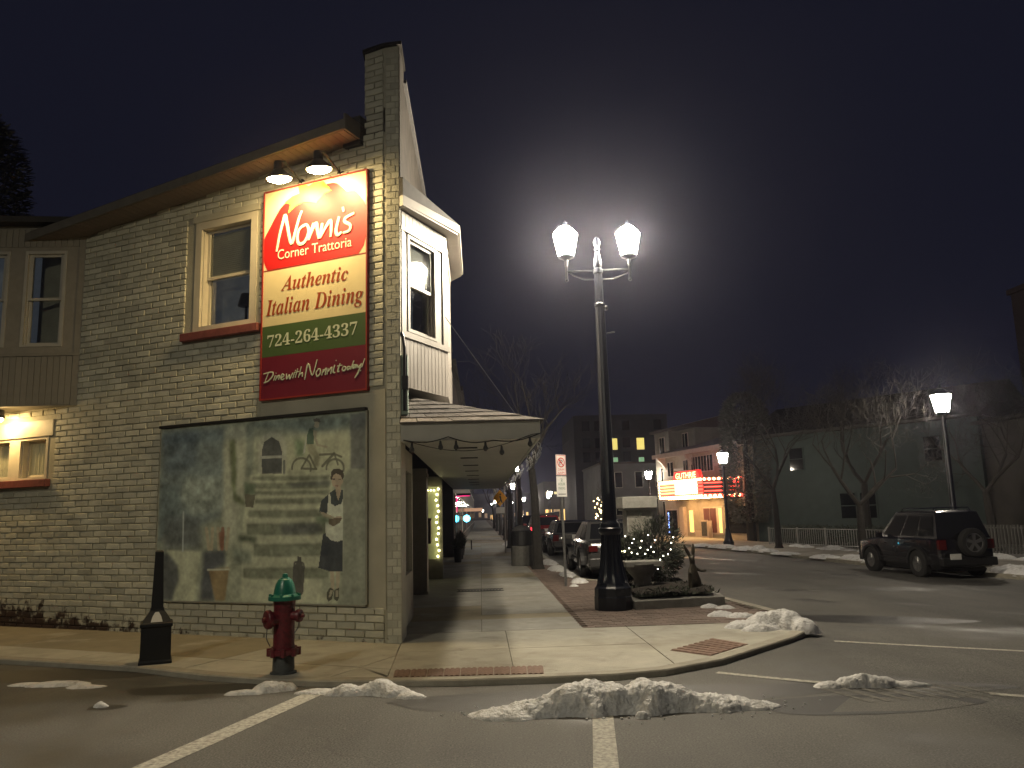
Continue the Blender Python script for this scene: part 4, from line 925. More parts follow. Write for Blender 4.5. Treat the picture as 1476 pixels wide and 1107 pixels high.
for k in range(8):
    y = 11.7 + k * 2.1
    vb = MB()
    for q in range(3): vb.box(-.33, -.03, y + q * .05, y + q * .05 + .03, CZ0 + .008, CZ0 + .019)
    vb.build('soffit_vent', 'black_matt', canopy)
MB().tube([(-.46, 11.4, 4.5), (.52, 11.0, 2.98), (.80, 10.85, 2.84)], .006, 5).build('stay_wire', 'steel', canopy)
# lights strung across the end fascia
st = thing('string_lights', (-.1, CY0, CZ0), 'string of unlit globe bulbs sagging across the end of the canopy', 'string lights')
P = []
anch = [(-.98, 2.60), (-.40, 2.63), (.18, 2.57), (.80, 2.65)]
for (xa, za), (xb, zb_) in zip(anch[:-1], anch[1:]):
    for k in range(8):
        t = k / 8; P.append((xa + (xb - xa) * t, CY0 - .03, za + (zb_ - za) * t - .05 * math.sin(math.pi * t)))
MB().tube(P + [(.8, CY0 - .03, 2.65)], .008, 5).build('cord', 'black_matt', st)
P2 = [(-.98 + 1.78 * t, CY0 - .015, 2.60 - .18 * math.sin(math.pi * min(1, t * 1.05)) + .05 * t) for t in [k / 16 for k in range(17)]]
MB().tube(P2, .005, 5).build('cord', 'black_matt', st)
MT['dead_bulb'] = mat('unlit_bulb', (.05, .05, .05), .15, .1, 5)
for x, z in ((-.87, 2.56), (-.50, 2.585), (-.30, 2.58), (.08, 2.555), (.29, 2.50), (.66, 2.60)):
    MB().lathe([(.012, 0), (.016, -.03), (.018, -.05), (.03, -.075), (.032, -.10), (.012, -.125)], 10, (x, CY0 - .03, z)).build('bulb', 'dead_bulb', st)
# pale ornaments hung along the outer fascia
MT['ornament'] = mat('white_ornament', (.30, .30, .30), .35, .1, 8)
orn = thing('hanging_ornament_string', (CX + .03, 12, 2.55), 'row of pale ice-drop ornaments hanging along the outer edge of the canopy', 'ornaments')
MB().tube([(CX + .02, CY0, 2.60), (CX + .02, 20, 2.58), (CX + .02, 31, 2.60)], .006, 5).build('cord', 'black_matt', orn)
for k in range(17):
    y = 10.6 + k * .55 + (k > 6) * (k - 6) * .8 + random.uniform(-.1, .1); s = random.uniform(.025, .04)
    mb = MB()
    for q in range(3):
        cx_, cz_ = CX + .02 + random.uniform(-.03, .03), 2.52 - q * .07; ring = [(cx_ + s * .6 * math.cos(a), y + s * math.sin(a), cz_ + s * math.sin(a + q)) for a in [i * math.pi / 4 for i in range(9)]]
        mb.tube(ring, .004, 4)
    mb.build('ornament', 'ornament', orn)

# ------------------------------------------------------------------ storefront under the canopy
sf = MB(); FX = -1.10
sf.box(-1.45, FX, 11.06, 13.1, -.05, .78); sf.box(-1.45, FX, 11.06, 13.1, 2.30, 2.62); sf.box(-1.45, FX, 11.06, 11.25, .78, 2.30); sf.box(-1.45, FX, 12.95, 13.1, .78, 2.30)
store = sf.build('storefront', 'plaster', bld)
for y0, y1 in ((11.25, 12.95),): MB().box(FX - .06, FX - .05, y0, y1, .78, 2.30).build('display_window', 'glass', store)
MB().box(-2.2, -2.15, 11.1, 13.1, 0, 2.6).build('room_wall_glow', 'interior_glow', store)
pi = MB(); pi.box(-1.62, -1.11, 16.62, 17.05, -.05, 2.60); pi.box(-1.64, -1.09, 16.60, 17.07, 2.42, 2.5); pi.box(-1.64, -1.09, 16.60, 17.07, -.05, .12)
pi.build('pillar', 'siding', store)
MB().box(-2.6, -2.5, 13.0, 20.6, -.05, 2.62).build('entry_wall', 'siding', store)
dr = MB(); dr.box(-2.5, -2.46, 17.9, 18.9, 0, 2.15); dr.build('entry_door', 'black_matt', store)
MT['lit_panel'] = mat('fairy_glow_panel', (.45, .46, .30), .5, .1, 4, emit=(.62, .66, .26), es=.09)  # panel glows by itself in place of the fairy lights shining on it
pb = MB(); pb.box(-2.5, -.98, 20.6, 20.75, -.05, .55); pb.box(-2.5, -.98, 20.6, 20.75, 2.36, 2.62); pb.box(-1.06, -.98, 20.6, 20.75, .55, 2.36); pb.box(-2.5, -1.42, 20.6, 20.75, .55, 2.36); pb.build('entry_side', 'siding', store)
MB().box(-1.42, -1.06, 20.64, 20.70, .55, 2.36).build('fairy_glow_panel', 'lit_panel', store)
mbx = thing('mailbox', (-1.16, 17.5, 1.2), 'black wall mailbox on the pillar by the shop entrance', 'mailbox')
MB().box(-1.22, -1.06, 17.07, 17.30, 1.05, 1.52).build('box', 'black', mbx, bevel=.01); MB().prism([(17.06, 1.52), (17.31, 1.52), (17.28, 1.58), (17.09, 1.58)], -1.23, -1.05, lambda y_, z_, x_: (x_, y_, z_)).build('lid', 'black', mbx)
MT['fairy'] = mat('fairy_bulb', (.8, .8, .6), .4, 0, 1, emit=(1, .93, .45), es=9, nosample=True)
MT['fairy_w'] = mat('fairy_bulb_white', (.8, .8, .7), .4, 0, 1, emit=(1, .92, .75), es=14, nosample=True)
fl = thing('fairy_lights', (-1.1, 20.55, 1.4), 'string of warm yellow fairy lights up the entry panel edge under the canopy', 'string lights')
MB().tube([(-1.10 + .03 * math.sin(k * 1.7), 20.57, .62 + k * .14) for k in range(13)] + [(-1.4, 20.57, 2.28)], .006, 4).build('cord', 'black_matt', fl)
for k in range(13): MB().blob((-1.10 + .03 * math.sin(k * 1.7), 20.55, .62 + k * .14), (.028, .028, .03), 8, 5).build('bulb', 'fairy', fl)
for k in range(3): MB().blob((-1.18 - k * .08, 20.55, 2.27), (.022, .022, .022), 8, 5).build('bulb', 'fairy', fl)
# ------------------------------------------------------------------ kerbside objects
hy = thing('fire_hydrant', (-2.08, 8.72, SW), 'dark red fire hydrant with a green bonnet by the kerb before the mural', 'fire hydrant')
hx, hyy = -2.08, 8.72
L_ = lambda pr, c=(0, 0, 0), ax=None, n=24: MB().lathe(pr, n, (hx + c[0], hyy + c[1], SW + c[2]), axis=ax)
L_([(.135, -.01), (.135, .015), (.112, .02), (.108, .19)]).build('base', 'hyd_grey', hy, smooth=True)
fl_ = L_([(.115, .185), (.155, .19), (.155, .215), (.155, .24), (.118, .25)], n=24)
for k in range(8):
    a = k * math.pi / 4 + .2; fl_.lathe([(.026, -.04), (.026, .04)], 6, (hx + .148 * math.cos(a), hyy + .148 * math.sin(a), SW + .215))
fl_.build('flange', 'hyd_red', hy)
L_([(.113, .245), (.108, .30), (.108, .66), (.112, .70), (.116, .735)]).build('barrel', 'hyd_red', hy, smooth=True)
bn = L_([(.165, .735), (.168, .745), (.165, .775), (.135, .785), (.115, .80), (.108, .84), (.094, .90), (.07, .945), (.05, .955), (.045, .965), (.03, .965)], n=28).build('bonnet', 'hyd_green', hy, smooth=True)
L_([(.030, .96), (.028, 1.0), (.02, 1.005)], n=5).build('operating_nut', 'hyd_green', bn)
for k in range(8):
    a = k * math.pi / 4; MB().lathe([(.016, -.012), (.016, .012)], 6, (hx + .15 * math.cos(a), hyy + .15 * math.sin(a), SW + .787)).build('bolt', 'hyd_green', bn)
def nozzle(ax, z, r, ln_, name):
    ax = Vector(ax).normalized(); m_ = L_([(r * .8, .06), (r * .8, ln_ - .05), (r * 1.05, ln_ - .045), (r * 1.05, ln_ - .01), (r * .95, ln_), (r * .3, ln_ + .004), (r * .28, ln_ + .035), (r * .2, ln_ + .036)], (0, 0, z), ax, 16)
    return m_.build(name, 'hyd_red', hy, smooth=True)
nozzle((-.80, -.62, 0), .55, .092, .20, 'pumper_nozzle'); nozzle((.93, -.28, 0), .575, .062, .195, 'side_nozzle'); nozzle((.1, 1, 0), .575, .062, .17, 'side_nozzle')
MB().tube([(hx + .17, hyy - .06, SW + .52), (hx + .155, hyy - .07, SW + .45), (hx + .12, hyy - .07, SW + .40)], .006, 5).build('chain', 'steel', hy)
MB().tube([(hx - .15, hyy - .10, SW + .46), (hx - .155, hyy - .10, SW + .36), (hx - .125, hyy - .07, SW + .28)], .006, 5).build('chain', 'steel', hy)

px, py = -3.76, 9.66
pt = thing('smoking_post', (px, py, SW), 'black outdoor ashtray post with a square base and tall tapering neck near the wall', 'ashtray')
def PR(a, b_): return (px + a * math.cos(.37) - b_ * math.sin(.37), py + a * math.sin(.37) + b_ * math.cos(.37))
def sq(r, z): return [(*PR(-r, -r), SW + z), (*PR(r, -r), SW + z), (*PR(r, r), SW + z), (*PR(-r, r), SW + z)]
def frus(levels):
    m_ = MB()
    vs = []
    for r, z in levels: vs += sq(r, z)
    n_ = len(levels); fs = [(i * 4 + k, i * 4 + (k + 1) % 4, i * 4 + 4 + (k + 1) % 4, i * 4 + 4 + k) for i in range(n_ - 1) for k in range(4)] + [(3, 2, 1, 0), tuple(n_ * 4 - 4 + k for k in range(4))]
    return m_.add(vs, fs)
frus([(.175, 0), (.175, .03), (.162, .04), (.158, .40), (.172, .41), (.172, .445), (.155, .455)]).build('base', 'black_matt', pt, bevel=.006)
frus([(.15, .452), (.075, .575), (.072, .60)]).build('shoulder', 'black_matt', pt)
frus([(.066, .595), (.046, 1.18), (.046, 1.24), (.03, 1.255)]).build('neck', 'black_matt', pt, bevel=.005)
def shp(x, z, o): 
    t = (z - .452) / .123; return (*PR(x, -(.15 - .075 * t) - o), SW + z)
MT['sticker'] = mat('white_sticker', (.55, .55, .52), .6, .06, 5)
MB().prism([(-.062, .46), (.062, .46), (.045, .52), (.018, .565), (-.018, .565), (-.045, .52)], .001, .004, shp).build('notice_plate', 'sticker', pt)

def lantern(root, c, s, m, local=False, cap=True, name='lantern'):
    """six-sided tapering street lantern; c is the top of its holder"""
    x, y, z = c
    hd = MB().lathe([(.03 * s, -.16 * s), (.035 * s, -.05 * s), (.10 * s, -.02 * s), (.14 * s, .0), (.14 * s, .02 * s)], 12, c).build(name, 'lamp_blue', root, local=local)
    def part(mb, nm, mt): 
        o = mb.build(nm, mt, hd, local=local); return o
    dome = [(.21 * s, .405 * s), (.17 * s, .47 * s), (.10 * s, .53 * s), (.03 * s, .555 * s)]
    if not local: part(MB().lathe([(.13 * s, .022 * s), (.205 * s, .40 * s)] + dome, 6, c), 'lamp_glass', m)
    else:
        part(MB().lathe([(.13 * s, .022 * s), (.205 * s, .40 * s), (.20 * s, .403 * s)], 6, c), 'lamp_glass', m); part(MB().lathe([(.225 * s, .404 * s)] + dome, 6, c), 'cap', 'lamp_blue')
    rb = MB()
    for k in range(6):
        a = k * math.pi / 3; rb.tube([(x + .134 * s * math.cos(a), y + .134 * s * math.sin(a), z + .02 * s), (x + .21 * s * math.cos(a), y + .21 * s * math.sin(a), z + .405 * s)], .007 * s, 4)
    part(rb, 'rib', 'lamp_blue')
    part(MB().lathe([(.04 * s, .553 * s), (.03 * s, .58 * s), (.035 * s, .60 * s), (.008 * s, .66 * s)], 8, c), 'finial', 'lamp_blue')
    return hd

# twin lamp post
tx, ty = 2.11, 13.18
tw = thing('twin_street_lamp', (tx, ty, SW), 'tall dark twin-headed street lamp with a flared fluted base at the corner planter', 'street lamp')
MB().lathe([(.31, 0), (.31, .20), (.30, .22), (.30, .34), (.27, .37), (.25, .42)], 12, (tx, ty, SW)).build('foot', 'lamp_blue', tw, bevel=.008)
MB().lathe([(.25, .42), (.245, .46), (.215, .58), (.185, .76), (.165, 1.0), (.158, 1.18), (.17, 1.2), (.185, 1.23), (.185, 1.28), (.165, 1.30), (.155, 1.36)], 32, (tx, ty, SW), flute=.09, zflute=(.45, 1.19)).build('base', 'lamp_blue', tw, smooth=True, angle=25)
MB().lathe([(.15, 1.355), (.125, 1.40), (.118, 1.46), (.085, 5.0), (.095, 5.02), (.095, 5.06), (.082, 5.08)], 24, (tx, ty, SW), flute=.10, zflute=(1.42, 4.99)).build('pole', 'lamp_blue', tw, smooth=True, angle=25)
MB().lathe([(.075, 5.07), (.07, 5.60), (.085, 5.62), (.085, 5.68), (.06, 5.70)], 16, (tx, ty, SW), flute=.12, zflute=(5.08, 5.6)).build('collar', 'lamp_blue', tw, smooth=True, angle=25)
MB().lathe([(.06, 5.70), (.075, 5.74), (.075, 5.80), (.045, 5.95), (.03, 6.0), (.05, 6.02), (.05, 6.05), (.03, 6.07), (.055, 6.12), (.062, 6.17), (.04, 6.24), (.008, 6.27)], 14, (tx, ty, SW)).build('finial', 'lamp_blue', tw, smooth=True)
HX = .545
MB().tube([(tx - HX, ty - .02, SW + 5.64), (tx + HX, ty - .02, SW + 5.68)], .016, 8).build('crossarm', 'lamp_blue', tw)
for s in (-1, 1):
    ab = MB().tube([(tx + s * HX, ty - .02, SW + 5.50), (tx + s * HX, ty - .02, SW + 5.84)], .02, 8)
    ab.tube([(tx + s * .08, ty - .02, SW + 5.50), (tx + s * .25, ty - .02, SW + 5.50), (tx + s * .42, ty - .02, SW + 5.57), (tx + s * HX, ty - .02, SW + 5.66)], .012, 6); ab.blob((tx + s * HX, ty - .02, SW + 5.49), (.03, .03, .03))
    ab.build('bracket', 'lamp_blue', tw)
    lantern(tw, (tx + s * HX, ty - .02, SW + 5.90), 1.0, 'lamp_glass')
MB().tube([(tx + .10, ty, SW + 4.55), (tx + .22, ty - .1, SW + 4.55)], .014, 6).build('banner_arm', 'lamp_blue', tw)
MB().blob((tx + .1, ty - .05, SW + 4.98), (.035, .035, .05)).build('photocell', 'black', tw)

# single lamps: one built, the others copied
def single(loc, h, label, group='single street lamps', src=[]):
    if not src:
        r = thing('street_lamp', (0, 0, 0), label, 'street lamp', group)
        MB().lathe([(.25, 0), (.25, .22), (.21, .28), (.17, .45), (.12, .75), (.12, .82), (.085, .9)], 16).build('base', 'lamp_blue', r, local=True)
        MB().lathe([(.085, .88), (.06, 3.75), (.075, 3.77), (.075, 3.82)], 16, flute=.1, zflute=(.9, 3.7)).build('pole', 'lamp_blue', r, local=True)
        lantern(r, (0, 0, 3.95), 1.25, 'lamp_glass_far', local=True); src.append(r); o = r
    else:
        o = copy_tree(src[0])
    s = h / 4.4; o.location = loc; o.scale = (s, s, s); o['label'] = label; o['group'] = group; o.rotation_euler = (0, 0, random.uniform(0, 1)); o.name = 'street_lamp'
    return o
single((12.34, 40.1, -.30), 4.6, 'single lantern street lamp standing in front of the lit theatre marquee')
single((16.0, 26.7, -.35), 5.55, 'single lantern street lamp rising behind the dark sport utility vehicle')
single((12.29, 58.0, -.30), 4.6, 'lit street lamp left of the theatre, by the grey stone-trimmed house')
hl = thing('arm_street_light', (-7.5, -2.2, SW), 'hooded arm street light across the side street facing the brick wall', 'street lamp')
MB().lathe([(.16, 0), (.15, .3), (.10, .35), (.07, 8.5)], 14, (-7.5, -2.2, SW)).build('pole', 'lamp_blue', hl, smooth=True)
MB().tube([(-7.5, -2.2, 8.3), (-7.1, -1.4, 8.55), (-6.7, -.6, 8.55)], .04, 8).build('arm', 'lamp_blue', hl)
MB().lathe([(.30, -.02), (.31, .02), (.24, .14), (.05, .18)], 18, (-6.6, -.4, 8.5)).build('hood', 'lamp_blue', hl)
MT['down_light'] = mat('down_light', (.8, .8, .8), .4, 0, 1, emit=(1, .91, .68), es=860)
MB().lathe([(.10, -.075), (.20, -.055), (.25, -.025), (.25, -.022)], 18, (-6.6, -.4, 8.5)).build('lens', 'down_light', hl)
far_l = [(1.75, 60), (1.9, 43), (8.3, 96), (3.0, 74), (7.0, 130), (2.9, 118), (6.6, 170), (2.9, 165), (6.3, 215), (2.8, 210), (11.5, 80), (9.5, 112)]
ORD = ['nearest', 'second', 'third', 'fourth', 'fifth', 'furthest']; rk_ = {p: ORD[min(k, 5)] for side in (0, 1) for k, p in enumerate(sorted([q for q in far_l if (q[0] > 5) == bool(side)], key=lambda q: q[1]))}
for i, (x, y) in enumerate(far_l):
    o = single((x, y, -.25 if x > 5 else .0), 4.3, rk_[(x, y)] + (' of the small lit street lamps far up the right side of the street' if x > 5 else ' of the small lit street lamps far up the left side of the street'), 'far street lamps up the left kerb' if x < 5 else 'far street lamps up the right kerb')

# parking sign
ps = thing('parking_sign', (1.78, 17.47, SW), 'tall thin post carrying a no parking sign with a second white plate below it', 'sign')
MT['sign_white'] = mat('sign_white', (.62, .62, .60), .45, .05, 5); MT['ink_red'] = mat('ink_red', (.45, .02, .02), .5, .05, 5); MT['ink_black'] = mat('ink_black', (.02, .02, .02), .5, .05, 5); MT['ink_green'] = mat('ink_green', (.03, .14, .08), .5, .05, 5)
MB().tube([(1.79, 17.47, SW - .05), (1.76, 17.47, 2.88)], .028, 8).build('post', 'steel', ps)
pa = math.radians(38)
def PS(u, v, o=0.): return (1.765 + u * math.cos(pa) + o * math.sin(pa), 17.43 + u * math.sin(pa) - o * math.cos(pa), v)
sp1 = MB().box(-.15, .15, 2.42, 2.87, 0, .004, lambda u, v, o: PS(u, v, o + .01)).build('no_parking_plate', 'sign_white', ps)
def ringm(cx_, cz_, r0, r1, o, n=28):
    m_ = MB(); vs = []
    for r in (r0, r1): vs += [PS(cx_ + r * math.cos(2 * math.pi * k / n), cz_ + r * math.sin(2 * math.pi * k / n), o) for k in range(n)]
    return m_.add(vs, [(k, (k + 1) % n, n + (k + 1) % n, n + k) for k in range(n)])
rg = ringm(0, 2.70, .085, .108, .020); rg.add([PS(-.08, 2.765, .0205), PS(-.06, 2.785, .0205), PS(.08, 2.635, .0205), PS(.06, 2.615, .0205)], [(0, 1, 2, 3)]); 
for a in ((-.14, .14, 2.85, 2.86), (-.14, .14, 2.43, 2.44), (-.14, -.13, 2.44, 2.85), (.13, .14, 2.44, 2.85)): rg.box(*a, .0155, .017, PS)
rg.build('red_ring', 'ink_red', sp1)
text_on('P', [(-.045, 2.64), (.05, 2.64), (.05, 2.76), (-.045, 2.76)], lambda x, y: PS(x, y, .018), 'lettering', 'ink_black', sp1)
for k, t in enumerate(('2AM', '6AM')): text_on(t, [(-.09, 2.52 - k * .07), (.09, 2.52 - k * .07), (.09, 2.57 - k * .07), (-.09, 2.57 - k * .07)], lambda x, y: PS(x, y, .018), 'lettering', 'ink_red', sp1)
sp2 = MB().box(-.15, .15, 1.96, 2.40, 0, .004, lambda u, v, o: PS(u, v, o + .01)).build('hours_plate', 'sign_white', ps)
for k, t in enumerate(('2', 'HOUR', 'PARKING')): text_on(t, [(-.03 if k == 0 else -.10, 2.29 - k * .09), (.03 if k == 0 else .10, 2.29 - k * .09), (.03 if k == 0 else .10, 2.35 - k * .09), (-.03 if k == 0 else -.10, 2.35 - k * .09)], lambda x, y: PS(x, y, .018), 'lettering', 'ink_green', sp2)
MB().box(-.11, .11, 2.005, 2.022, .0155, .018, PS).build('arrow', 'ink_black', sp2)
# yellow diamond warning sign further on
ys_ = thing('warning_sign', (.98, 33, SW), 'yellow diamond warning sign with a small white plate on a post up the pavement', 'sign')
MT['sign_yellow'] = mat('sign_yellow', (.70, .32, .02), .45, .08, 5)
MB().tube([(.98, 33, SW - .05), (.98, 33, 2.75)], .03, 8).build('post', 'steel', ys_)
ya = math.radians(-30)
def YS(u, v, o=0.): return (.80 + u * math.cos(ya) + o * math.sin(ya), 32.95 + u * math.sin(ya) - o * math.cos(ya), v)
yd_ = MB().prism([(0, 1.93), (.33, 2.27), (0, 2.61), (-.33, 2.27)], .0, .005, YS).build('diamond_plate', 'sign_yellow', ys_)
ped = MB(); ped.prism([(-.03, 2.36), (.05, 2.36), (.07, 2.25), (.0, 2.2)], .008, .012, YS); ped.prism([(0, 2.2), (.07, 2.24), (.12, 2.08), (.09, 2.07)], .008, .012, YS); ped.prism([(0, 2.2), (.04, 2.2), (-.06, 2.06), (-.1, 2.08)], .008, .012, YS)
ped.prism([(.02 + .04 * math.cos(a), 2.42 + .04 * math.sin(a)) for a in [i * math.pi / 4 for i in range(8)]], .008, .012, YS); ped.build('walker_symbol', 'ink_black', yd_)
MB().box(-.20, .20, 1.66, 1.90, 0, .005, YS).build('white_plate', 'sign_white', ys_)
MB().box(-.20, .20, 1.62, 1.655, -.02, .02, YS).build('bracket', 'steel', ys_)

# planter with shrubs, kiosk, bench, hare statue
BEDZ = SW
pe = MB(); pe.prism(BED, SW - .02, SW + .13); planter = tag(pe.build('planter_kerb', 'stone'), 'low stone kerb bed of dark mulch behind the twin street lamp', 'flower bed')
mu = MB(); inn = inset(BED, .14); N_ = 26; bx0, bx1 = 2.3, 4.2; by0, by1 = 12.9, 17.4
idx = {}
for j in range(N_ + 1):
    for i in range(N_ + 1):
        x = bx0 + (bx1 - bx0) * i / N_; y = by0 + (by1 - by0) * j / N_
        if in_poly((x, y), inn): idx[(i, j)] = len(mu.v); mu.v.append((x, y, SW + .16 + .10 * mnoise.noise(Vector((x * 2.5, y * 2.5, 0))) + .05))
for j in range(N_):
    for i in range(N_):
        q = [(i, j), (i + 1, j), (i + 1, j + 1), (i, j + 1)]
        if all(t in idx for t in q): mu.f.append(tuple(idx[t] for t in q))
mu.build('mulch', 'mulch', planter, smooth=True)
gc = MB(); rr = random.Random(5)
for _ in range(1500):
    x = rr.uniform(2.45, 4.0); y = rr.uniform(13.1, 17.0)
    if not in_poly((x, y), inn): continue
    h = rr.uniform(.03, .08); a = rr.uniform(0, 6.28); dx, dy = .02 * math.cos(a), .02 * math.sin(a); lx, ly = rr.uniform(-.08, .08), rr.uniform(-.08, .08)
    gc.add([(x - dx, y - dy, SW + .18), (x + dx, y + dy, SW + .18), (x + lx, y + ly, SW + .18 + h)], [(0, 1, 2)])
tag(gc.build('ground_cover', 'needle', planter), kind='stuff')
def shrub(name, c, r, h, label, cat='shrub', nleaf=5200, seed=1, m='needle', base=.15):
    t = thing(name, (c[0], c[1], c[2]), label, cat, 'shrubs in the corner planter'); g = random.Random(seed); mb = MB(); st = MB()
    for k in range(26):
        a = g.uniform(0, 6.28); q = g.uniform(.3, 1); tip = (c[0] + r * .8 * q * math.cos(a), c[1] + r * .8 * q * math.sin(a), c[2] + h * g.uniform(.5, 1.0)); mid = (c[0] + .3 * (tip[0] - c[0]), c[1] + .3 * (tip[1] - c[1]), c[2] + .45 * h)
        st.tube([(c[0], c[1], c[2] - .02), mid, tip], [.018, .011, .003], 4, False)
    for k in range(nleaf):
        while True:
            v = Vector((g.uniform(-1, 1), g.uniform(-1, 1), g.uniform(-.9, 1)))
            if v.length < 1 and v.length > .35: break
        lump = 1 + .30 * mnoise.noise(Vector((v.x * 2.3 + seed, v.y * 2.3, v.z * 2.3)))
        if mnoise.noise(Vector((v.x * 4, v.y * 4, v.z * 4 + seed))) < -.22: continue
        p = Vector((c[0] + v.x * r * lump, c[1] + v.y * r * lump, c[2] + base + (v.z + .9) / 1.9 * (h - base) * lump)); d = (v + Vector((g.uniform(-.6, .6), g.uniform(-.6, .6), g.uniform(-.2, .9)))).normalized()
        u = d.orthogonal().normalized() * g.uniform(.007, .013); e = p + d * g.uniform(.05, .11)
        mb.add([p - u, p + u, e + u * .4, e - u * .4], [(0, 1, 2, 3)])
    mb.build('foliage', m, t); st.build('stems', 'twig', t)
    return t
shrub('evergreen_shrub', (3.38, 15.7, SW + .1), .52, 1.28, 'rounded evergreen shrub hung with fairy lights at the right end of the planter', seed=3)
shrub('evergreen_shrub', (2.90, 15.9, SW + .1), .45, .92, 'lower evergreen shrub between the lamp post and the rounded shrub', seed=8)
fl2 = thing('fairy_lights', (3.3, 15.2, .8), 'string of white fairy lights draped over the planter shrubs', 'string lights')
g = random.Random(11); pts = []
for k in range(30):
    t = k / 29
    if t < .62: x = 2.55 + 1.25 * t; y = 15.25 + .1 * g.uniform(-1, 1); z = .95 + .16 * math.sin(k * 1.9) + g.uniform(-.05, .06)
    else: q = (t - .62) / .38; x = 3.62 - .62 * q; y = 15.05 + .15 * g.uniform(-1, 1); z = 1.05 - .75 * q + g.uniform(-.05, .05)
    pts.append((x, y, z))
MB().tube(pts, .005, 4).build('cord', 'black_matt', fl2)
for k, p in enumerate(pts): MB().blob((p[0], p[1] - .03, p[2]), (.0095, .0095, .0095) if k != 3 else (.018, .018, .018), 6, 4).build('bulb', 'fairy_w' if k not in (2, 3) else 'fairy', fl2)
ki = thing('notice_kiosk', (3.38, 16.75, SW), 'square stone kiosk with an overhanging flat cap standing behind the shrubs', 'kiosk')
KX0, KX1, KY0, KY1 = 3.0, 3.52, 16.5, 17.0
body = MB().box(KX0, KX1, KY0, KY1, SW - .02, 1.62).build('body', 'stone', ki)
MT['kiosk_brick'] = mat('kiosk_brick', (.20, .19, .165), .85, .2, 12, .3, 60, rnd=.15)
for r in range(14):
    for c in range(2):
        x0_ = KX0 + .03 + c * .215 + (0 if r % 2 else -.05); MB().box(max(KX0 + .03, x0_), min(KX1 - .03, x0_ + .20), KY0 - .012, KY0, .55 + r * .072, .55 + r * .072 + .06).build('brick', 'kiosk_brick', body, loc=(x0_, KY0, .55 + r * .072))
kc = MB().box(KX0 - .07, KX1 + .07, KY0 - .1, KY1 + .1, 1.62, 1.66).box(KX0 - .10, KX1 + .10, KY0 - .13, KY1 + .13, 1.66, 1.90); kc.build('cap', 'stone', ki, bevel=.015)
be = thing('stone_bench', (2.86, 14.62, SW), 'stone slab seat on a tapered pedestal beside the lamp base', 'bench')
MB().box(2.56, 3.22, 14.4, 14.85, .62, .72).build('seat', 'stone', be, bevel=.012)
frb = MB(); frb.lathe([(.30, .61), (.28, .50), (.16, .36), (.14, .2), (.20, .06), (.20, .0)], 10, (2.88, 14.62, SW)); frb.build('pedestal', 'stone', be, smooth=True, angle=40)
MB().box(2.86, 3.0, 14.42, 14.55, SW, .5).build('leg', 'stone', be)
ha = thing('hare_statue', (3.68, 14.06, SW), 'small dark bronze hare statue upright on its hind legs with one arm held out', 'statue')
def skin(name, verts, edges, radii, m, parent, root_i=0, sub=2):
    off = wpos(parent); me = bpy.data.meshes.new(name); me.from_pydata([tuple(Vector(v) - off) for v in verts], edges, []); o = bpy.data.objects.new(name, me); COL.objects.link(o)
    md = o.modifiers.new('skin', 'SKIN'); md.use_smooth_shade = True
    for i, r in enumerate(radii): me.skin_vertices[0].data[i].radius = (r, r) if not hasattr(r, '__len__') else r
    me.skin_vertices[0].data[root_i].use_root = True
    ms = o.modifiers.new('sub', 'SUBSURF'); ms.levels = sub; ms.render_levels = sub
    bpy.context.view_layer.update()
    m2 = bpy.data.meshes.new_from_object(o.evaluated_get(bpy.context.evaluated_depsgraph_get())); o.modifiers.clear(); o.data = m2; bpy.data.meshes.remove(me)
    m2.materials.clear(); m2.materials.append(MT[m]); 
    for p in m2.polygons: p.use_smooth = True
    o.parent = parent; return o
hx, hyy, hz = 3.68, 14.06, SW + .16
V_ = [(0, 0, .14), (-.01, 0, .26), (-.02, 0, .38), (-.02, 0, .46), (-.025, -.02, .53), (-.02, -.07, .53),
      (-.06, -.02, .10), (-.07, -.05, .02), (-.07, -.13, .0), (.07, -.02, .10), (.08, -.05, .02), (.08, -.13, .0),
      (.04, -.02, .37), (.12, -.05, .33), (.21, -.06, .34), (-.08, -.04, .35), (-.09, -.10, .28),
      (-.05, .0, .58), (-.10, .01, .68), (-.15, .01, .79), (.0, .0, .59), (.015, .01, .70), (.02, .02, .80), (0, .1, .10)]
E_ = [(0, 1), (1, 2), (2, 3), (3, 4), (4, 5), (0, 6), (6, 7), (7, 8), (0, 9), (9, 10), (10, 11), (2, 12), (12, 13), (13, 14), (2, 15), (15, 16), (4, 17), (17, 18), (18, 19), (4, 20), (20, 21), (21, 22), (0, 23)]
R_ = [.095, .085, .06, .042, .055, .032, .065, .04, .028, .065, .04, .028, .03, .022, .024, .03, .022, .026, .036, .014, .026, .036, .014, .04]
skin('body', [(hx + a, hyy + b_, hz + c) for a, b_, c in V_], E_, R_, 'bronze', ha)
MB().lathe([(.16, -.15), (.16, .0), (.14, .02)], 14, (hx, hyy, hz)).build('plinth', 'bronze', ha)

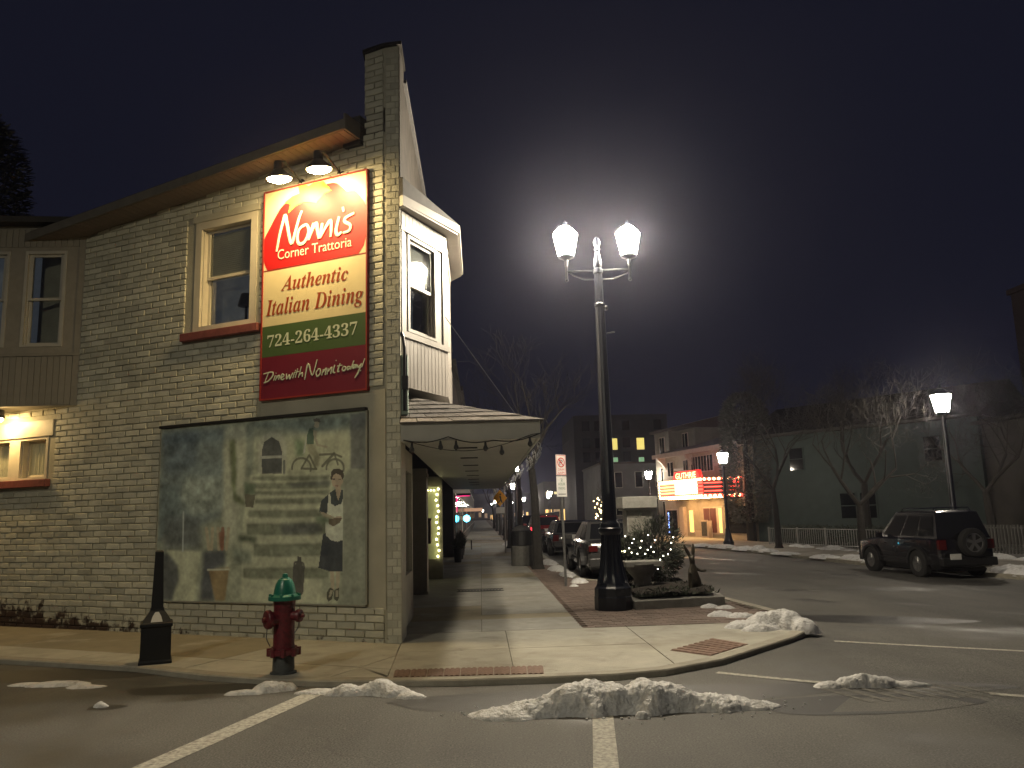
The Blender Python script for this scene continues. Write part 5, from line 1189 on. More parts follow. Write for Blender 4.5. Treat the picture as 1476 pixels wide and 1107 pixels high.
# litter bin and bench up the pavement
bi = thing('litter_bin', (1.24, 24.85, SW), 'dark domed litter bin with a pale concrete lower half beside a tree trunk', 'litter bin')
MT['bin_conc'] = mat('bin_concrete', (.10, .098, .09), .85, .2, 12, .3, 60)
MB().lathe([(.33, 0), (.34, .02), (.34, .58), (.32, .6)], 20, (1.24, 24.85, SW)).build('lower_body', 'bin_conc', bi)
MB().lathe([(.32, .6), (.33, .62), (.33, 1.02), (.30, 1.05)], 20, (1.24, 24.85, SW)).build('upper_body', 'black_matt', bi)
MB().lathe([(.30, 1.05), (.22, 1.15), (.08, 1.20), (.01, 1.21)], 20, (1.24, 24.85, SW)).build('lid', 'steel', bi, smooth=True)
pbn = thing('pavement_bench', (-.62, 38, SW), 'small pale bench set against the shop fronts up the pavement', 'bench')
for k in range(4): MB().box(-.95, -.42, 37.3 + k * .13, 37.3 + k * .13 + .1, .48, .52).build('slat', 'cream_trim', pbn)
MB().box(-.95, -.9, 37.3, 37.8, .5, .95).build('backrest', 'cream_trim', pbn)
for x, y in ((-.9, 37.33), (-.46, 37.33), (-.9, 37.75), (-.46, 37.75)): MB().box(x - .025, x + .025, y - .025, y + .025, SW, .48).build('leg', 'black', pbn)
for k, (x, y, r) in enumerate(((-.80, 27.5, .16), (-.80, 29.6, .18), (-.80, 32.4, .16))):
    lab = ('nearest planted pot against the dark shop fronts', 'middle planted pot against the dark shop fronts', 'furthest planted pot against the dark shop fronts')[k]
    t = thing('plant_pot', (x, y, SW), lab, 'plant pot', 'plant pots along the shop fronts')
    MB().lathe([(r * .7, 0), (r, .45), (r * 1.05, .46), (r * .9, .44)], 14, (x, y, SW)).build('pot', 'black_matt', t)
    mb = MB(); g = random.Random(k)
    for _ in range(500):
        a = g.uniform(0, 6.28); q = g.random() * r * 1.2; z = SW + .45 + g.uniform(0, .5) * (1 - q / r * .5); p = Vector((x + q * math.cos(a), y + q * math.sin(a), z)); d = Vector((g.uniform(-1, 1), g.uniform(-1, 1), g.uniform(0, 1))).normalized(); u = d.orthogonal().normalized() * .02
        mb.add([p - u, p + u, p + d * .12], [(0, 1, 2)])
    mb.build('foliage', 'needle', t)

# ------------------------------------------------------------------ snow
def snow(label, humps, seed, res=.028, name='snow_pile', m='snow', rough=1., cat='snow pile'):
    x0_ = min(h[0] - h[2] for h in humps) - .05; x1_ = max(h[0] + h[2] for h in humps) + .05; y0_ = min(h[1] - h[3] for h in humps) - .05; y1_ = max(h[1] + h[3] for h in humps) + .05
    humps = [(a, b_, c, d, h * snow.k) for a, b_, c, d, h in humps]; nx_, ny_ = int((x1_ - x0_) / res) + 2, int((y1_ - y0_) / res) + 2; hh = {}
    for j in range(ny_):
        for i in range(nx_):
            x = x0_ + i * res; y = y0_ + j * res; z = 0
            for cx_, cy_, rx, ry, h in humps:
                wx = x + .12 * rx * mnoise.noise(Vector((x * 5, y * 5, seed))); wy = y + .25 * ry * mnoise.noise(Vector((x * 5, y * 5, seed + 9)))
                d = ((wx - cx_) / rx) ** 2 + ((wy - cy_) / ry) ** 2
                if d < 1: z = (z ** 3 + (h * (1 - d) ** .75 * 1.1) ** 3) ** (1 / 3)
            if z > 0:
                nse = mnoise.fractal(Vector((x * 4.5, y * 4.5, seed)), .8, 2.1, 5); f2 = mnoise.noise(Vector((x * 22, y * 22, seed + 4))); f3 = abs(mnoise.noise(Vector((x * 11, y * 11, seed + 7))))
                f4 = mnoise.noise(Vector((x * 45, y * 45, seed + 2))); z = z * (1 + .16 * nse * rough) + (.012 * f2 + .020 * (f3 - .2) + .010 * f4) * rough * min(1, z / .06)
            hh[(i, j)] = z
    mb = MB(); idx = {}
    jit = random.Random(seed)
    for j in range(ny_ - 1):
        for i in range(nx_ - 1):
            q = [(i, j), (i + 1, j), (i + 1, j + 1), (i, j + 1)]
            if max(hh[t] for t in q) <= .004: continue
            for t in q:
                if t not in idx:
                    idx[t] = len(mb.v); x = x0_ + t[0] * res + jit.uniform(-.3, .3) * res; y = y0_ + t[1] * res + jit.uniform(-.3, .3) * res
                    mb.v.append((x, y, gz(x) + snow.base + (hh[t] if hh[t] > .004 else -.02)))
            mb.f.append(tuple(idx[t] for t in q))
    cx_ = sum(h[0] for h in humps) / len(humps); cy_ = sum(h[1] for h in humps) / len(humps)
    o = mb.build(name, m, None, smooth=True, loc=(cx_, cy_, gz(cx_)), angle=70)
    return tag(o, label, cat, 'heaps of old snow')
snow.base = 0; snow.k = .70
snow('largest lumpy snow heap lying in the road at the head of the short painted line', [(.24, 6.84, .38, .20, .085), (.50, 6.88, .34, .24, .14), (.82, 6.95, .42, .30, .27), (1.02, 6.92, .22, .24, .20), (1.32, 6.94, .34, .30, .26), (1.52, 6.92, .30, .26, .21), (1.72, 6.88, .30, .22, .15), (1.98, 6.84, .28, .18, .11), (2.22, 6.80, .22, .14, .06)], 2, .0165, rough=1.1)
crm = MB(); gq = random.Random(77)
for _ in range(90):
    a, q = gq.uniform(0, 6.28), gq.uniform(.75, 1.5); r = gq.uniform(.006, .022) * (1.3 - q * .5); crm.blob((1.15 + 1.15 * q * math.cos(a), 6.86 + .30 * q * math.sin(a), .004), (r, r * gq.uniform(.7, 1.2), r * .8), 6, 4)
mainheap = bpy.data.objects['snow_pile']; tag(crm.build('crumbs', 'snow', mainheap), kind='stuff')
snow('small fist of snow broken off in front of the largest heap', [(1.24, 6.60, .06, .055, .075)], 5, .012)
snow('flat slab of grey snow at the kerb just right of the hydrant', [(-1.58, 7.98, .22, .10, .05), (-1.25, 7.88, .25, .12, .10), (-.98, 7.86, .2, .14, .15), (-.85, 7.78, .2, .12, .11), (-.66, 7.62, .14, .09, .06)], 7, .02)
snow('thin wedge of snow at the kerb directly below the hydrant', [(-2.28, 8.05, .2, .08, .05), (-2.08, 8.15, .18, .12, .11), (-1.93, 8.18, .12, .09, .09)], 11, .02)
snow('long low strip of snow in the dark gutter left of the ashtray post', [(-4.75, 8.9, .22, .09, .03), (-4.40, 8.82, .33, .10, .06), (-4.05, 8.66, .22, .08, .035)], 13, .022, rough=.5)
snow('small lump of snow beside the pothole in the road', [(-3.47, 7.72, .07, .05, .06)], 17, .014)
snow('spread snow lump lying on the worn painted bars', [(3.12, 7.42, .16, .09, .06), (3.35, 7.42, .2, .12, .12), (3.55, 7.40, .2, .12, .11), (3.8, 7.36, .22, .08, .05)], 19, .02)
snow.base = SW
snow('tall white snow heap on the rounded kerb nose by the crosswalk', [(3.45, 10.75, .28, .16, .12), (3.70, 10.65, .3, .22, .26), (3.95, 10.6, .28, .22, .30), (4.1, 10.40, .2, .18, .2), (3.55, 10.45, .25, .14, .1)], 23, .022)
snow('low snow ridge on the pavement just behind the tall white heap', [(3.50, 11.95, .22, .14, .09), (3.72, 11.75, .22, .12, .08)], 29, .022)
snow('small snow patch between the hare statue and the low ridge', [(3.62, 13.0, .15, .12, .07), (3.82, 12.8, .16, .1, .06)], 31, .022)
snow('snow scrap at the kerb beside the nearest parked car', [(2.18, 18.3, .2, .3, .13), (1.95, 17.4, .1, .12, .06)], 37, .03)
snow('snow left along the kerb beyond the parking sign', [(2.15, 20.5, .2, .7, .12), (2.1, 22.6, .25, .9, .14), (2.1, 25.6, .25, 1.2, .14)], 41, .05)
snow('snow left along the kerb by the yellow warning sign', [(1.8, 30, .35, 1.5, .14), (1.7, 34.5, .35, 1.6, .16), (1.6, 42, .5, 2.5, .25)], 43, .08)
snow.base = .1; snow.k = 1
def bankline(pts, lab, seed, w_=.5, h=.14, res=.07):
    hs = []
    g = random.Random(seed)
    for (a, b_), (c, d) in zip(pts[:-1], pts[1:]):
        n_ = max(1, int(math.hypot(c - a, d - b_) / .9))
        for k in range(n_):
            t = (k + g.random() * .5) / n_
            if g.random() < .22: continue
            hs.append((a + (c - a) * t + g.uniform(-.15, .15), b_ + (d - b_) * t, w_ * g.uniform(.7, 1.3), w_ * g.uniform(.9, 1.6), h * g.uniform(.4, 1.3)))
    snow(lab, hs, seed, res, name='snow_bank', rough=.8, cat='snow bank')
bankline([(11.4, 41.2), (11.9, 38.2)], 'grey snow bank at the kerb in front of the theatre', 51, 0.50, 0.14)
bankline([(12.2, 37.4), (12.9, 31.5)], 'snow bank along the far kerb left of the dark vehicle', 53, 0.54, 0.18)
bankline([(13.2, 30.5), (13.9, 25.0)], 'snow bank along the far kerb behind the dark vehicle', 57, 0.50, 0.18)
bankline([(14.1, 24.0), (15.1, 18.6)], 'snow bank along the far kerb right of the dark vehicle', 59, 0.54, 0.19)
bankline([(14.9, 38.5), (15.6, 34.5), (16.3, 30.9)], 'snow drifted along the foot of the white railing', 61, 0.45, 0.16)
bankline([(17.6, 27.5), (18.6, 24.2)], 'snow drifted in front of the dark picket fence', 67, 0.54, 0.20)
# ------------------------------------------------------------------ bare street trees
def tree_mesh(seed, h, r0, fork=.35, spread=.55, depth=6, up=.25):
    g = random.Random(seed); tr = MB(); cr = MB()
    def grow(p, d, L, r, lev):
        n_ = 3 if lev < 3 else 2; path = [p]; rad = [r]; q = p; dd = d.copy()
        for k in range(n_):
            wv = .05 if lev == 0 else .22; dd = (dd + Vector((g.uniform(-wv, wv), g.uniform(-wv, wv), g.uniform(-.05, .18)))).normalized(); q = q + dd * (L / n_); path.append(q); rad.append(max(.005, r * (1 - .32 * (k + 1) / n_)))
        (tr if lev == 0 else cr).tube(path, rad, 10 if lev == 0 else (6 if lev < 3 else 3), cap=False)
        if lev >= depth: return
        nb = g.choice((2, 3, 3)) if lev < depth - 1 else 3
        for k in range(nb):
            a = g.uniform(0, 6.28) + k * 6.28 / nb; o = dd.orthogonal().normalized(); o2 = dd.cross(o); nd = (dd * (1 - spread * g.uniform(.5, 1)) + (o * math.cos(a) + o2 * math.sin(a)) * spread * g.uniform(.8, 1.3) + Vector((0, 0, up))).normalized()
            s = path[-1] if k or lev == 0 else path[-2]
            grow(s, nd, L * g.uniform(.62, .85) if lev else h * .28 * g.uniform(.8, 1.1), rad[-1] * g.uniform(.55, .75), lev + 1)
    tr.tube([(0, 0, -.1), (0, 0, .0), (0, 0, .12)], [r0 * 1.5, r0 * 1.35, r0 * 1.02], 10, cap=False)
    grow(Vector((0, 0, .1)), Vector((0, 0, 1)), h * fork, r0, 0)
    return tr, cr
def tree(loc, seed, h, r0, label, group=None, **kw):
    t = thing('bare_tree', loc, label, 'tree', group); a, c = tree_mesh(seed, h, r0, **kw)
    a.build('trunk', 'bark', t, smooth=True, local=True); c.build('crown', 'twig', t, local=True); return t
tree((1.60, 23.1, SW), 3, 6.5, .15, 'bare street tree between the litter bin and the parking sign', fork=.42)
tree((1.45, 30.5, SW), 5, 6.0, .13, 'slim bare street tree just left of the litter bin', fork=.4)
tree((1.35, 37.6, SW), 6, 6.0, .16, 'bare street tree behind the yellow warning sign', fork=.4)
t0 = tree((1.5, 50, SW), 9, 6.5, .15, 'first of the bare trees receding up the left pavement past the yellow sign', 'bare trees up the left pavement', depth=5)
for y, wd_ in ((62, 'second'), (76, 'third'), (92, 'last')):
    c = copy_tree(t0); c['label'] = wd_ + ' of the bare trees receding up the left pavement past the yellow sign'; c.location = (1.5, y, SW); c.rotation_euler = (0, 0, y)
tree((13.87, 37.4, -.30), 12, 7.6, .16, 'bare tree at the far kerb between the marquee and the white railing', fork=.34, depth=7, spread=.6)
tree((14.35, 30.0, -.30), 14, 6.5, .17, 'pale bare tree with upswept limbs just left of the dark vehicle', fork=.27, depth=7, spread=.7)
tree((17.2, 35.5, -.30), 15, 7.5, .2, 'leaning bare tree in front of the pale green house', fork=.36, depth=7)
tree((20.4, 31.5, -.30), 18, 7.2, .2, 'bare tree behind the street lamp and the dark vehicle', fork=.3, depth=7, spread=.7)
tree((21.8, 27.0, -.30), 21, 7.5, .22, 'bare tree at the right edge beyond the picket fence', fork=.33, depth=7)
# leafy dark crowns
def conifer(loc, h, r, seed, label, top=None, n=5200, base=.12, group=None):
    t = thing('dense_tree', loc, label, 'tree', group); g = random.Random(seed); mb = MB()
    MB().tube([(0, 0, -.1), (0, 0, h * .3), (0, 0, h * .8)], [.3, .24, .08], 8).build('trunk', 'bark', t, smooth=True, local=True)
    for _ in range(n):
        z = g.uniform(base, 1); a = g.uniform(0, 6.28); prof = (1 - ((z - .6) / .62) ** 4 if z < .6 else 1 - ((z - .6) / .41) ** 6); prof = max(.05, prof)
        q = r * prof * (1 - .45 * g.random() ** 2) * (1 + .22 * mnoise.noise(Vector((a * 1.3, z * 5, seed))))
        p = Vector((q * math.cos(a), q * math.sin(a), z * h)); d = Vector((math.cos(a), math.sin(a), g.uniform(-.3, .8))); d = (d + Vector((g.uniform(-.6, .6), g.uniform(-.6, .6), 0))).normalized(); u = d.orthogonal().normalized() * g.uniform(.03, .06)
        e = p + d * g.uniform(.14, .32); mb.add([p - u, p + u, e + u * .3, e - u * .3], [(0, 1, 2, 3)])
    mb.build('crown', 'needle2', t, local=True); return t
MT['needle2'] = mat('dense_foliage', (.11, .112, .095), .9, .3, 3, isl=.3)
conifer((15.6, 46.2, -.3), 8.6, 1.35, 4, 'tall round-topped dense tree right beside the theatre', n=9000)
conifer((-16.8, 25.5, 0), 15.6, 1.9, 6, 'dense tree top rising behind the restaurant roof at the left edge', n=9000, base=.5)

# ------------------------------------------------------------------ vehicles
MT['tyre'] = mat('tyre', (.012, .012, .012), .8, .2, 20, .2, 60); MT['rim'] = mat('alloy_rim', (.30, .30, .30), .3, .1, 10, metal=.85)
MT['tail'] = mat('tail_light', (.07, .006, .006), .15, .1, 5, coat=.5); MT['tail_on'] = mat('tail_light_on', (.4, .01, .01), .2, .1, 5, emit=(1, .03, .05), es=5, nosample=True)
MT['head'] = mat('headlight', (.55, .55, .55), .08, .05, 5, metal=.6); MT['plate'] = mat('number_plate', (.45, .45, .43), .4, .1, 8); MT['chrome'] = mat('chrome', (.55, .55, .55), .12, .05, 5, metal=1.)
MT['amber'] = mat('amber_lens', (.45, .12, .01), .2, .1, 5)
def paint(name, c): MT[name] = mat(name, c, .22, .08, 2.5, coat=.8)
paint('paint_black', (.010, .010, .012)); paint('paint_grey', (.045, .046, .05)); paint('paint_silver', (.05, .05, .05)); paint('paint_red', (.16, .012, .012)); paint('paint_blue', (.02, .025, .04))
def lerp(a, b_, t): return a + (b_ - a) * t
def car(loc, rz, label, cat, name, pm, L=4.5, W=1.8, Hh=1.75, belt=1.02, kind='suv', group=None, lit=False, wr=.36, spare=False, rack=False):
    t = thing(name, loc, label, cat, group, rz); hw = W / 2; yr, yf = -L / 2, L / 2; gc_ = .24 if kind == 'suv' else .18
    hood = belt - .02 if kind == 'suv' else belt - .06
    st = [(yr, gc_ + .18, belt - .16, .86), (yr + .06, gc_ + .06, belt - .05, .93), (yr + .35, gc_, belt, .985), (0, gc_ - .02, belt, 1.0), (yf - 1.35, gc_, belt - .01, .99), (yf - .75, gc_, hood - .04, .97), (yf - .25, gc_ + .02, hood - .10, .93), (yf - .05, gc_ + .08, hood - .2, .84), (yf, gc_ + .2, hood - .34, .74)]
    mb = MB(); rings = []
    for y, z0, z1, k in st:
        w_ = hw * k; rings.append([(-w_ * .9, y, z0), (-w_, y, z0 + .14), (-w_ * 1.0, y, lerp(z0, z1, .62)), (-w_ * .965, y, z1 - .05), (-w_ * .90, y, z1), (0, y, z1 + .025), (w_ * .90, y, z1), (w_ * .965, y, z1 - .05), (w_, y, lerp(z0, z1, .62)), (w_, y, z0 + .14), (w_ * .9, y, z0)])
    m_ = len(rings[0]); mb.v = [p for r in rings for p in r]
    for i in range(len(rings) - 1):
        for k in range(m_): mb.f.append((i * m_ + k, i * m_ + (k + 1) % m_, (i + 1) * m_ + (k + 1) % m_, (i + 1) * m_ + k))
    mb.f.append(tuple(range(m_))[::-1]); mb.f.append(tuple((len(rings) - 1) * m_ + k for k in range(m_)))
    body = mb.build('body', pm, t, smooth=True, local=True, angle=28)
    # cabin
    if kind == 'suv': br, fr_, rr_, rf_ = yr + .06, yf - 1.25, yr + .28, yf - 2.0
    else: br, fr_, rr_, rf_ = yr + .75, yf - 1.25, yr + 1.35, yf - 2.05
    bw, rw = hw * .90, hw * .72; zr = Hh
    B = [(-bw, br, belt - .02), (bw, br, belt - .02), (bw, fr_, belt - .03), (-bw, fr_, belt - .03)]; T = [(-rw, rr_, zr - .05), (rw, rr_, zr - .05), (rw, rf_, zr - .04), (-rw, rf_, zr - .04)]
    cb_ = MB(); cb_.add(B + T, [(0, 1, 5, 4), (1, 2, 6, 5), (2, 3, 7, 6), (3, 0, 4, 7)])
    mid = (rr_ + rf_) / 2; ix = .84
    cb_.add(T + [(-rw * ix, rr_ + .12, zr), (rw * ix, rr_ + .12, zr), (rw * ix, rf_ - .12, zr), (-rw * ix, rf_ - .12, zr)], [(0, 1, 5, 4), (1, 2, 6, 5), (2, 3, 7, 6), (3, 0, 4, 7), (4, 5, 6, 7)])
    cb_.build('roof', pm, t, smooth=True, local=True, angle=25)
    def quad(a, b2, c, d, u0, u1, v0, v1, nrm, nm):
        a, b2, c, d = map(Vector, (a, b2, c, d)); P = lambda u, v: (a * (1 - u) + b2 * u) * (1 - v) + (d * (1 - u) + c * u) * v; o = Vector(nrm) * .006
        MB().add([P(u0, v0) + o, P(u1, v0) + o, P(u1, v1) + o, P(u0, v1) + o], [(0, 1, 2, 3)]).build(nm, 'car_glass', t, local=True)
    quad(B[0], B[1], T[1], T[0], .07, .93, .12, .90, (0, -1, .3), 'rear_window'); quad(B[2], B[3], T[3], T[2], .05, .95, .08, .95, (0, 1, .3), 'windscreen')
    for s, (a, b2, c, d) in ((-1, (B[3], B[0], T[0], T[3])), (1, (B[1], B[2], T[2], T[1]))):
        cuts = ((.06, .36), (.39, .66), (.69, .95)) if kind == 'suv' else ((.10, .50), (.53, .92))
        if s > 0: cuts = [(1 - q, 1 - p) for p, q in cuts]
        for p, q in cuts: quad(a, b2, c, d, p, q, .10, .88, (s, 0, .2), 'side_window')
    for s in (-1, 1):
        for y in (yr + .85, yf - .92):
            wl = MB().lathe([(wr * .56, -.03), (wr * .57, -.11), (wr * .92, -.11), (wr, -.07), (wr, .07), (wr * .92, .11), (wr * .60, .11), (wr * .57, .03)], 22, (s * (hw - .045), y, wr), axis=(1, 0, 0)).build('wheel', 'tyre', t, smooth=True, local=True)
            rm = MB().lathe([(wr * .58, .0), (wr * .6, .095), (wr * .55, .10), (wr * .52, .06), (.05, .05)], 20, (s * (hw - .045), y, wr), axis=(s, 0, 0))
            for k in range(5):
                an = k * 2 * math.pi / 5; d = Vector((0, math.cos(an), math.sin(an))); e = Vector((0, -d.z, d.y)); c0 = Vector((s * (hw + .05), y, wr))
                rm.add([c0 + d * .03 + e * .035, c0 + d * .03 - e * .035, c0 + d * wr * .55 - e * .03, c0 + d * wr * .55 + e * .03, c0 + d * .03 + e * .035 - Vector((s * .04, 0, 0)), c0 + d * .03 - e * .035 - Vector((s * .04, 0, 0)), c0 + d * wr * .55 - e * .03 - Vector((s * .04, 0, 0)), c0 + d * wr * .55 + e * .03 - Vector((s * .04, 0, 0))], [(0, 1, 2, 3), (0, 1, 5, 4), (1, 2, 6, 5), (2, 3, 7, 6), (3, 0, 4, 7)])
            rm.build('rim', 'rim', wl, local=True)
            arch = MB(); n_ = 12
            for k in range(n_):
                a0, a1 = math.pi * k / n_, math.pi * (k + 1) / n_; q = []
                for x in (s * (hw - .18), s * (hw + .075)):
                    for a in (a0, a1):
                        for r in (wr * 1.06, wr * 1.24): q.append((x, y + r * math.cos(a), wr + r * math.sin(a)))
                arch.add(q, [(4, 5, 7, 6), (1, 3, 7, 5), (0, 4, 6, 2)])
            arch.build('wheel_arch', 'black_matt', t, local=True)
    tl = 'tail_on' if lit else 'tail'
    for s in (-1, 1):
        MB().cbox((s * hw * .80, yr + .02, belt - .17), (.22, .12, .26 if kind == 'suv' else .15)).build('tail_light', tl, t, local=True, bevel=.015)
        MB().cbox((s * hw * .62, yf - .10, hood - .22), (.36, .16, .15)).build('headlight', 'head', t, local=True, bevel=.03)
        MB().cbox((s * (hw + .09), yf - 1.55, belt + .06), (.20, .10, .15)).build('mirror', pm, t, local=True, bevel=.03)
        for y in (yr + 1.55, yr + 2.5): MB().cbox((s * (hw * 1.0 + .008), y, belt - .16), (.02, .17, .03)).build('handle', 'chrome', t, local=True)
        MB().cbox((s * hw * 1.0, (yr + yf) / 2 - .1, gc_ + .26), (.02, L * .42, .05)).build('side_moulding', 'black_matt', t, local=True)
    MB().cbox((0, yr - .03, gc_ + .22), (W * .92, .18, .22)).build('rear_bumper', 'black_matt' if kind == 'suv' else pm, t, local=True, bevel=.03)
    MB().cbox((0, yf - .0, gc_ + .20), (W * .84, .16, .22)).build('front_bumper', 'black_matt' if kind == 'suv' else pm, t, local=True, bevel=.03)
    MB().cbox((0, yf + .0, hood - .26), (W * .36, .08, .14)).build('grille', 'chrome', t, local=True)
    MB().cbox((-.42 if spare else 0, yr - (.125 if spare else .01), gc_ + (.36 if spare else .48)), (.31, .02, .15)).build('number_plate', 'plate', t, local=True)
    ub = MB().box(-hw * .8, hw * .8, yr + .3, yf - .3, gc_ - .06, gc_ + .2); ub.build('underbody', 'black_matt', t, local=True)
    if spare:
        sp = MB().lathe([(.2, 0), (.36, 0), (.385, .05), (.385, .15), (.36, .20), (.27, .21), (.24, .17)], 26, (.12, yr - .0, belt - .12), axis=(0, -1, 0)).build('spare_wheel', 'tyre', t, smooth=True, local=True)
        rm = MB().lathe([(.25, .12), (.255, .185), (.235, .19), (.22, .15), (.06, .14), (.06, .19), (.01, .195)], 22, (.12, yr, belt - .12), axis=(0, -1, 0))
        for k in range(5):
            an = k * 2 * math.pi / 5 + .3; d = Vector((math.cos(an), 0, math.sin(an))); e = Vector((-d.z, 0, d.x)); c0 = Vector((.12, yr - .19, belt - .12))
            rm.add([c0 + d * .04 + e * .035, c0 + d * .04 - e * .035, c0 + d * .24 - e * .05, c0 + d * .24 + e * .05] + [v + Vector((0, .04, 0)) for v in (c0 + d * .04 + e * .035, c0 + d * .04 - e * .035, c0 + d * .24 - e * .05, c0 + d * .24 + e * .05)], [(0, 1, 2, 3), (0, 1, 5, 4), (1, 2, 6, 5), (2, 3, 7, 6), (3, 0, 4, 7)])
        rm.build('spare_rim', 'rim', sp, local=True)
    if rack:
        for s in (-1, 1): MB().tube([(s * rw * .8, rr_ + .1, zr), (s * rw * .8, rr_ + .16, zr + .07), (s * rw * .8, rf_ - .2, zr + .07), (s * rw * .8, rf_ - .1, zr)], .016, 6).build('roof_rail', 'chrome', t, local=True)
        for y in (rr_ + .5, rf_ - .6): MB().tube([(-rw * .8, y, zr + .07), (rw * .8, y, zr + .07)], .014, 6).build('cross_bar', 'chrome', t, local=True)
    return t
car((12.88, 23.4, -.44), math.radians(4), 'black sport utility vehicle with a spare wheel on its tailgate driving up the far side', 'car', 'sport_utility_vehicle', 'paint_black', L=4.1, W=1.72, Hh=1.82, belt=1.08, spare=True, rack=True, wr=.38)
car((3.48, 32.4, 0), 0, 'dark estate car parked at the left kerb beyond the parking sign', 'car', 'parked_car', 'paint_grey', L=4.5, W=1.76, Hh=1.32, belt=.84, kind='suv', wr=.31)
car((3.42, 21.85, 0), 0, 'dark car half hidden behind the twin lamp base and the planter', 'car', 'parked_car', 'paint_silver', L=4.5, W=1.8, Hh=1.4, belt=.90, kind='sedan', wr=.33)
car((3.5, 45.5, 0), 0, 'dark car with red lit tail lamps seen behind the tree trunk by the litter bin', 'car', 'parked_car', 'paint_red', L=4.5, W=1.8, Hh=1.5, belt=.92, kind='suv', lit=True, wr=.33)
car((3.4, 54, 0), 0, 'dark car with red lamps furthest up the left kerb', 'car', 'parked_car', 'paint_blue', L=4.5, W=1.8, Hh=1.5, belt=.92, kind='sedan', lit=True, wr=.33)

# ------------------------------------------------------------------ theatre with its lit marquee
TP = Vector((15.31, 47.75)); TU = Vector((-.242, .970)).normalized(); TN = Vector((-TU.y, TU.x)); TG = -.30
def TF(u, o, z): return (TP.x + TU.x * u + TN.x * o, TP.y + TU.y * u + TN.y * o, z)
MT['th_wall'] = mat('theatre_wall', (.34, .29, .23), .75, .12, 3, .2, 40); MT['th_trim'] = mat('theatre_trim', (.45, .36, .31), .6, .1, 5)
MT['th_dark'] = mat('theatre_dark', (.06, .045, .04), .6, .2, 5); MT['th_red'] = mat('theatre_red_door', (.10, .03, .025), .5, .2, 5)
MT['marq'] = mat('marquee_face', (.8, .75, .6), .5, .05, 4, emit=(1, .80, .48), es=3.4); MT['marq_red'] = mat('marquee_red_neon', (.6, .02, .02), .4, .05, 4, emit=(1, .05, .03), es=5)
MT['marq_bulb'] = mat('marquee_bulb', (.8, .7, .5), .4, 0, 4, emit=(1, .66, .28), es=9); MT['neon_letter'] = mat('neon_letter', (.8, .6, .3), .4, 0, 4, emit=(1, .55, .16), es=3.5)
MT['neon_blue'] = mat('neon_blue', (.2, .3, .8), .4, 0, 4, emit=(.25, .4, 1), es=4); MT['win_yel'] = mat('lit_yellow_window', (.7, .6, .2), .5, .2, 3, emit=(1, .75, .22), es=1.1)
MT['neon_red'] = mat('neon_red', (.8, .05, .05), .4, 0, 4, emit=(1, .05, .05), es=3)
th = thing('theatre_building', (TP.x, TP.y, TG), 'old theatre with overhanging eaves and a brilliant red and white marquee', 'building')
thw = MB().box(-1.1, 9.2, -9, 0, TG - .1, 5.3, TF).build('wall', 'th_wall', th)
th_r = MB(); th_r.prism([(-.75, 5.28), (.62, 5.28), (.62, 5.42), (-4.5, 6.9), (-9, 5.4), (-9, 5.28)], -1.6, 9.5, lambda o, z, u: TF(u, o, z)); rfo = th_r.build('roof', 'th_dark', th)
MB().box(-1.62, 9.52, .62, .68, 5.18, 5.46, TF).build('fascia', 'th_trim', rfo); MB().box(-1.6, 9.5, 0, .62, 5.2, 5.27, TF).build('eave_soffit', 'th_trim', rfo)
for u in (-.6, 4.9, 8.8):
    MB().prism([(0, 5.2), (.6, 5.2), (.52, 5.05), (.2, 4.75), (0, 4.4)], u, u + .22, lambda o, z, uu: TF(uu, o, z)).build('bracket', 'th_trim', rfo)
MB().box(-1.1, 9.2, 0, .05, 4.25, 4.4, TF).build('string_course', 'th_trim', thw)
for u0, u1 in ((2.3, 2.95), (3.05, 3.7), (3.8, 4.45), (4.55, 5.0)):
    o = MB().box(u0 - .05, u1 + .05, 0, .05, 3.95, 5.02, TF).build('window', 'th_trim', thw); MB().box(u0, u1, .05, .06, 4.0, 4.98, TF).build('pane', 'car_glass', o); MB().box((u0 + u1) / 2 - .02, (u0 + u1) / 2 + .02, .06, .075, 4.0, 4.98, TF).build('glazing_bar', 'th_trim', o)
for u0, u1, z0, z1 in ((5.5, 6.1, 4.2, 4.85), (7.6, 8.4, 3.9, 4.85), (.3, .9, 4.0, 5.0)):
    o = MB().box(u0 - .05, u1 + .05, 0, .05, z0 - .05, z1 + .05, TF).build('window', 'th_trim', thw); MB().box(u0, u1, .05, .06, z0, z1, TF).build('pane', 'car_glass', o); MB().box((u0 + u1) / 2 - .02, (u0 + u1) / 2 + .02, .06, .075, z0, z1, TF).build('glazing_bar', 'th_trim', o)
# ground floor
o = MB().box(7.3, 9.0, 0, .04, TG, 1.65, TF).build('entrance', 'th_trim', thw); MB().box(7.45, 8.15, .04, .06, TG + .02, 1.55, TF).build('door', 'car_glass', o); MB().box(8.2, 8.85, .04, .06, TG + .02, 1.55, TF).build('door', 'car_glass', o); MB().box(8.6, 8.72, .06, .08, .0, 1.4, TF).build('neon_strip', 'neon_blue', o)
MB().box(6.15, 6.75, 0, .25, TG, 1.75, TF).build('pilaster', 'th_trim', thw)
o = MB().box(5.15, 5.75, 0, .05, .05, 1.55, TF).build('window', 'th_trim', thw); MB().box(5.2, 5.7, .05, .06, .1, 1.5, TF).build('pane', 'win_yel', o)
o = MB().box(1.55, 3.9, 0, .05, .0, 1.72, TF).build('poster_case', 'th_trim', thw)
for u0, u1 in ((2.3, 3.0), (3.1, 3.8)): MB().box(u0, u1, .05, .08, .1, 1.62, TF).build('door', 'th_red', o)
MB().box(1.65, 1.95, .05, .07, .1, 1.6, TF).build('pane', 'win_yel', o)
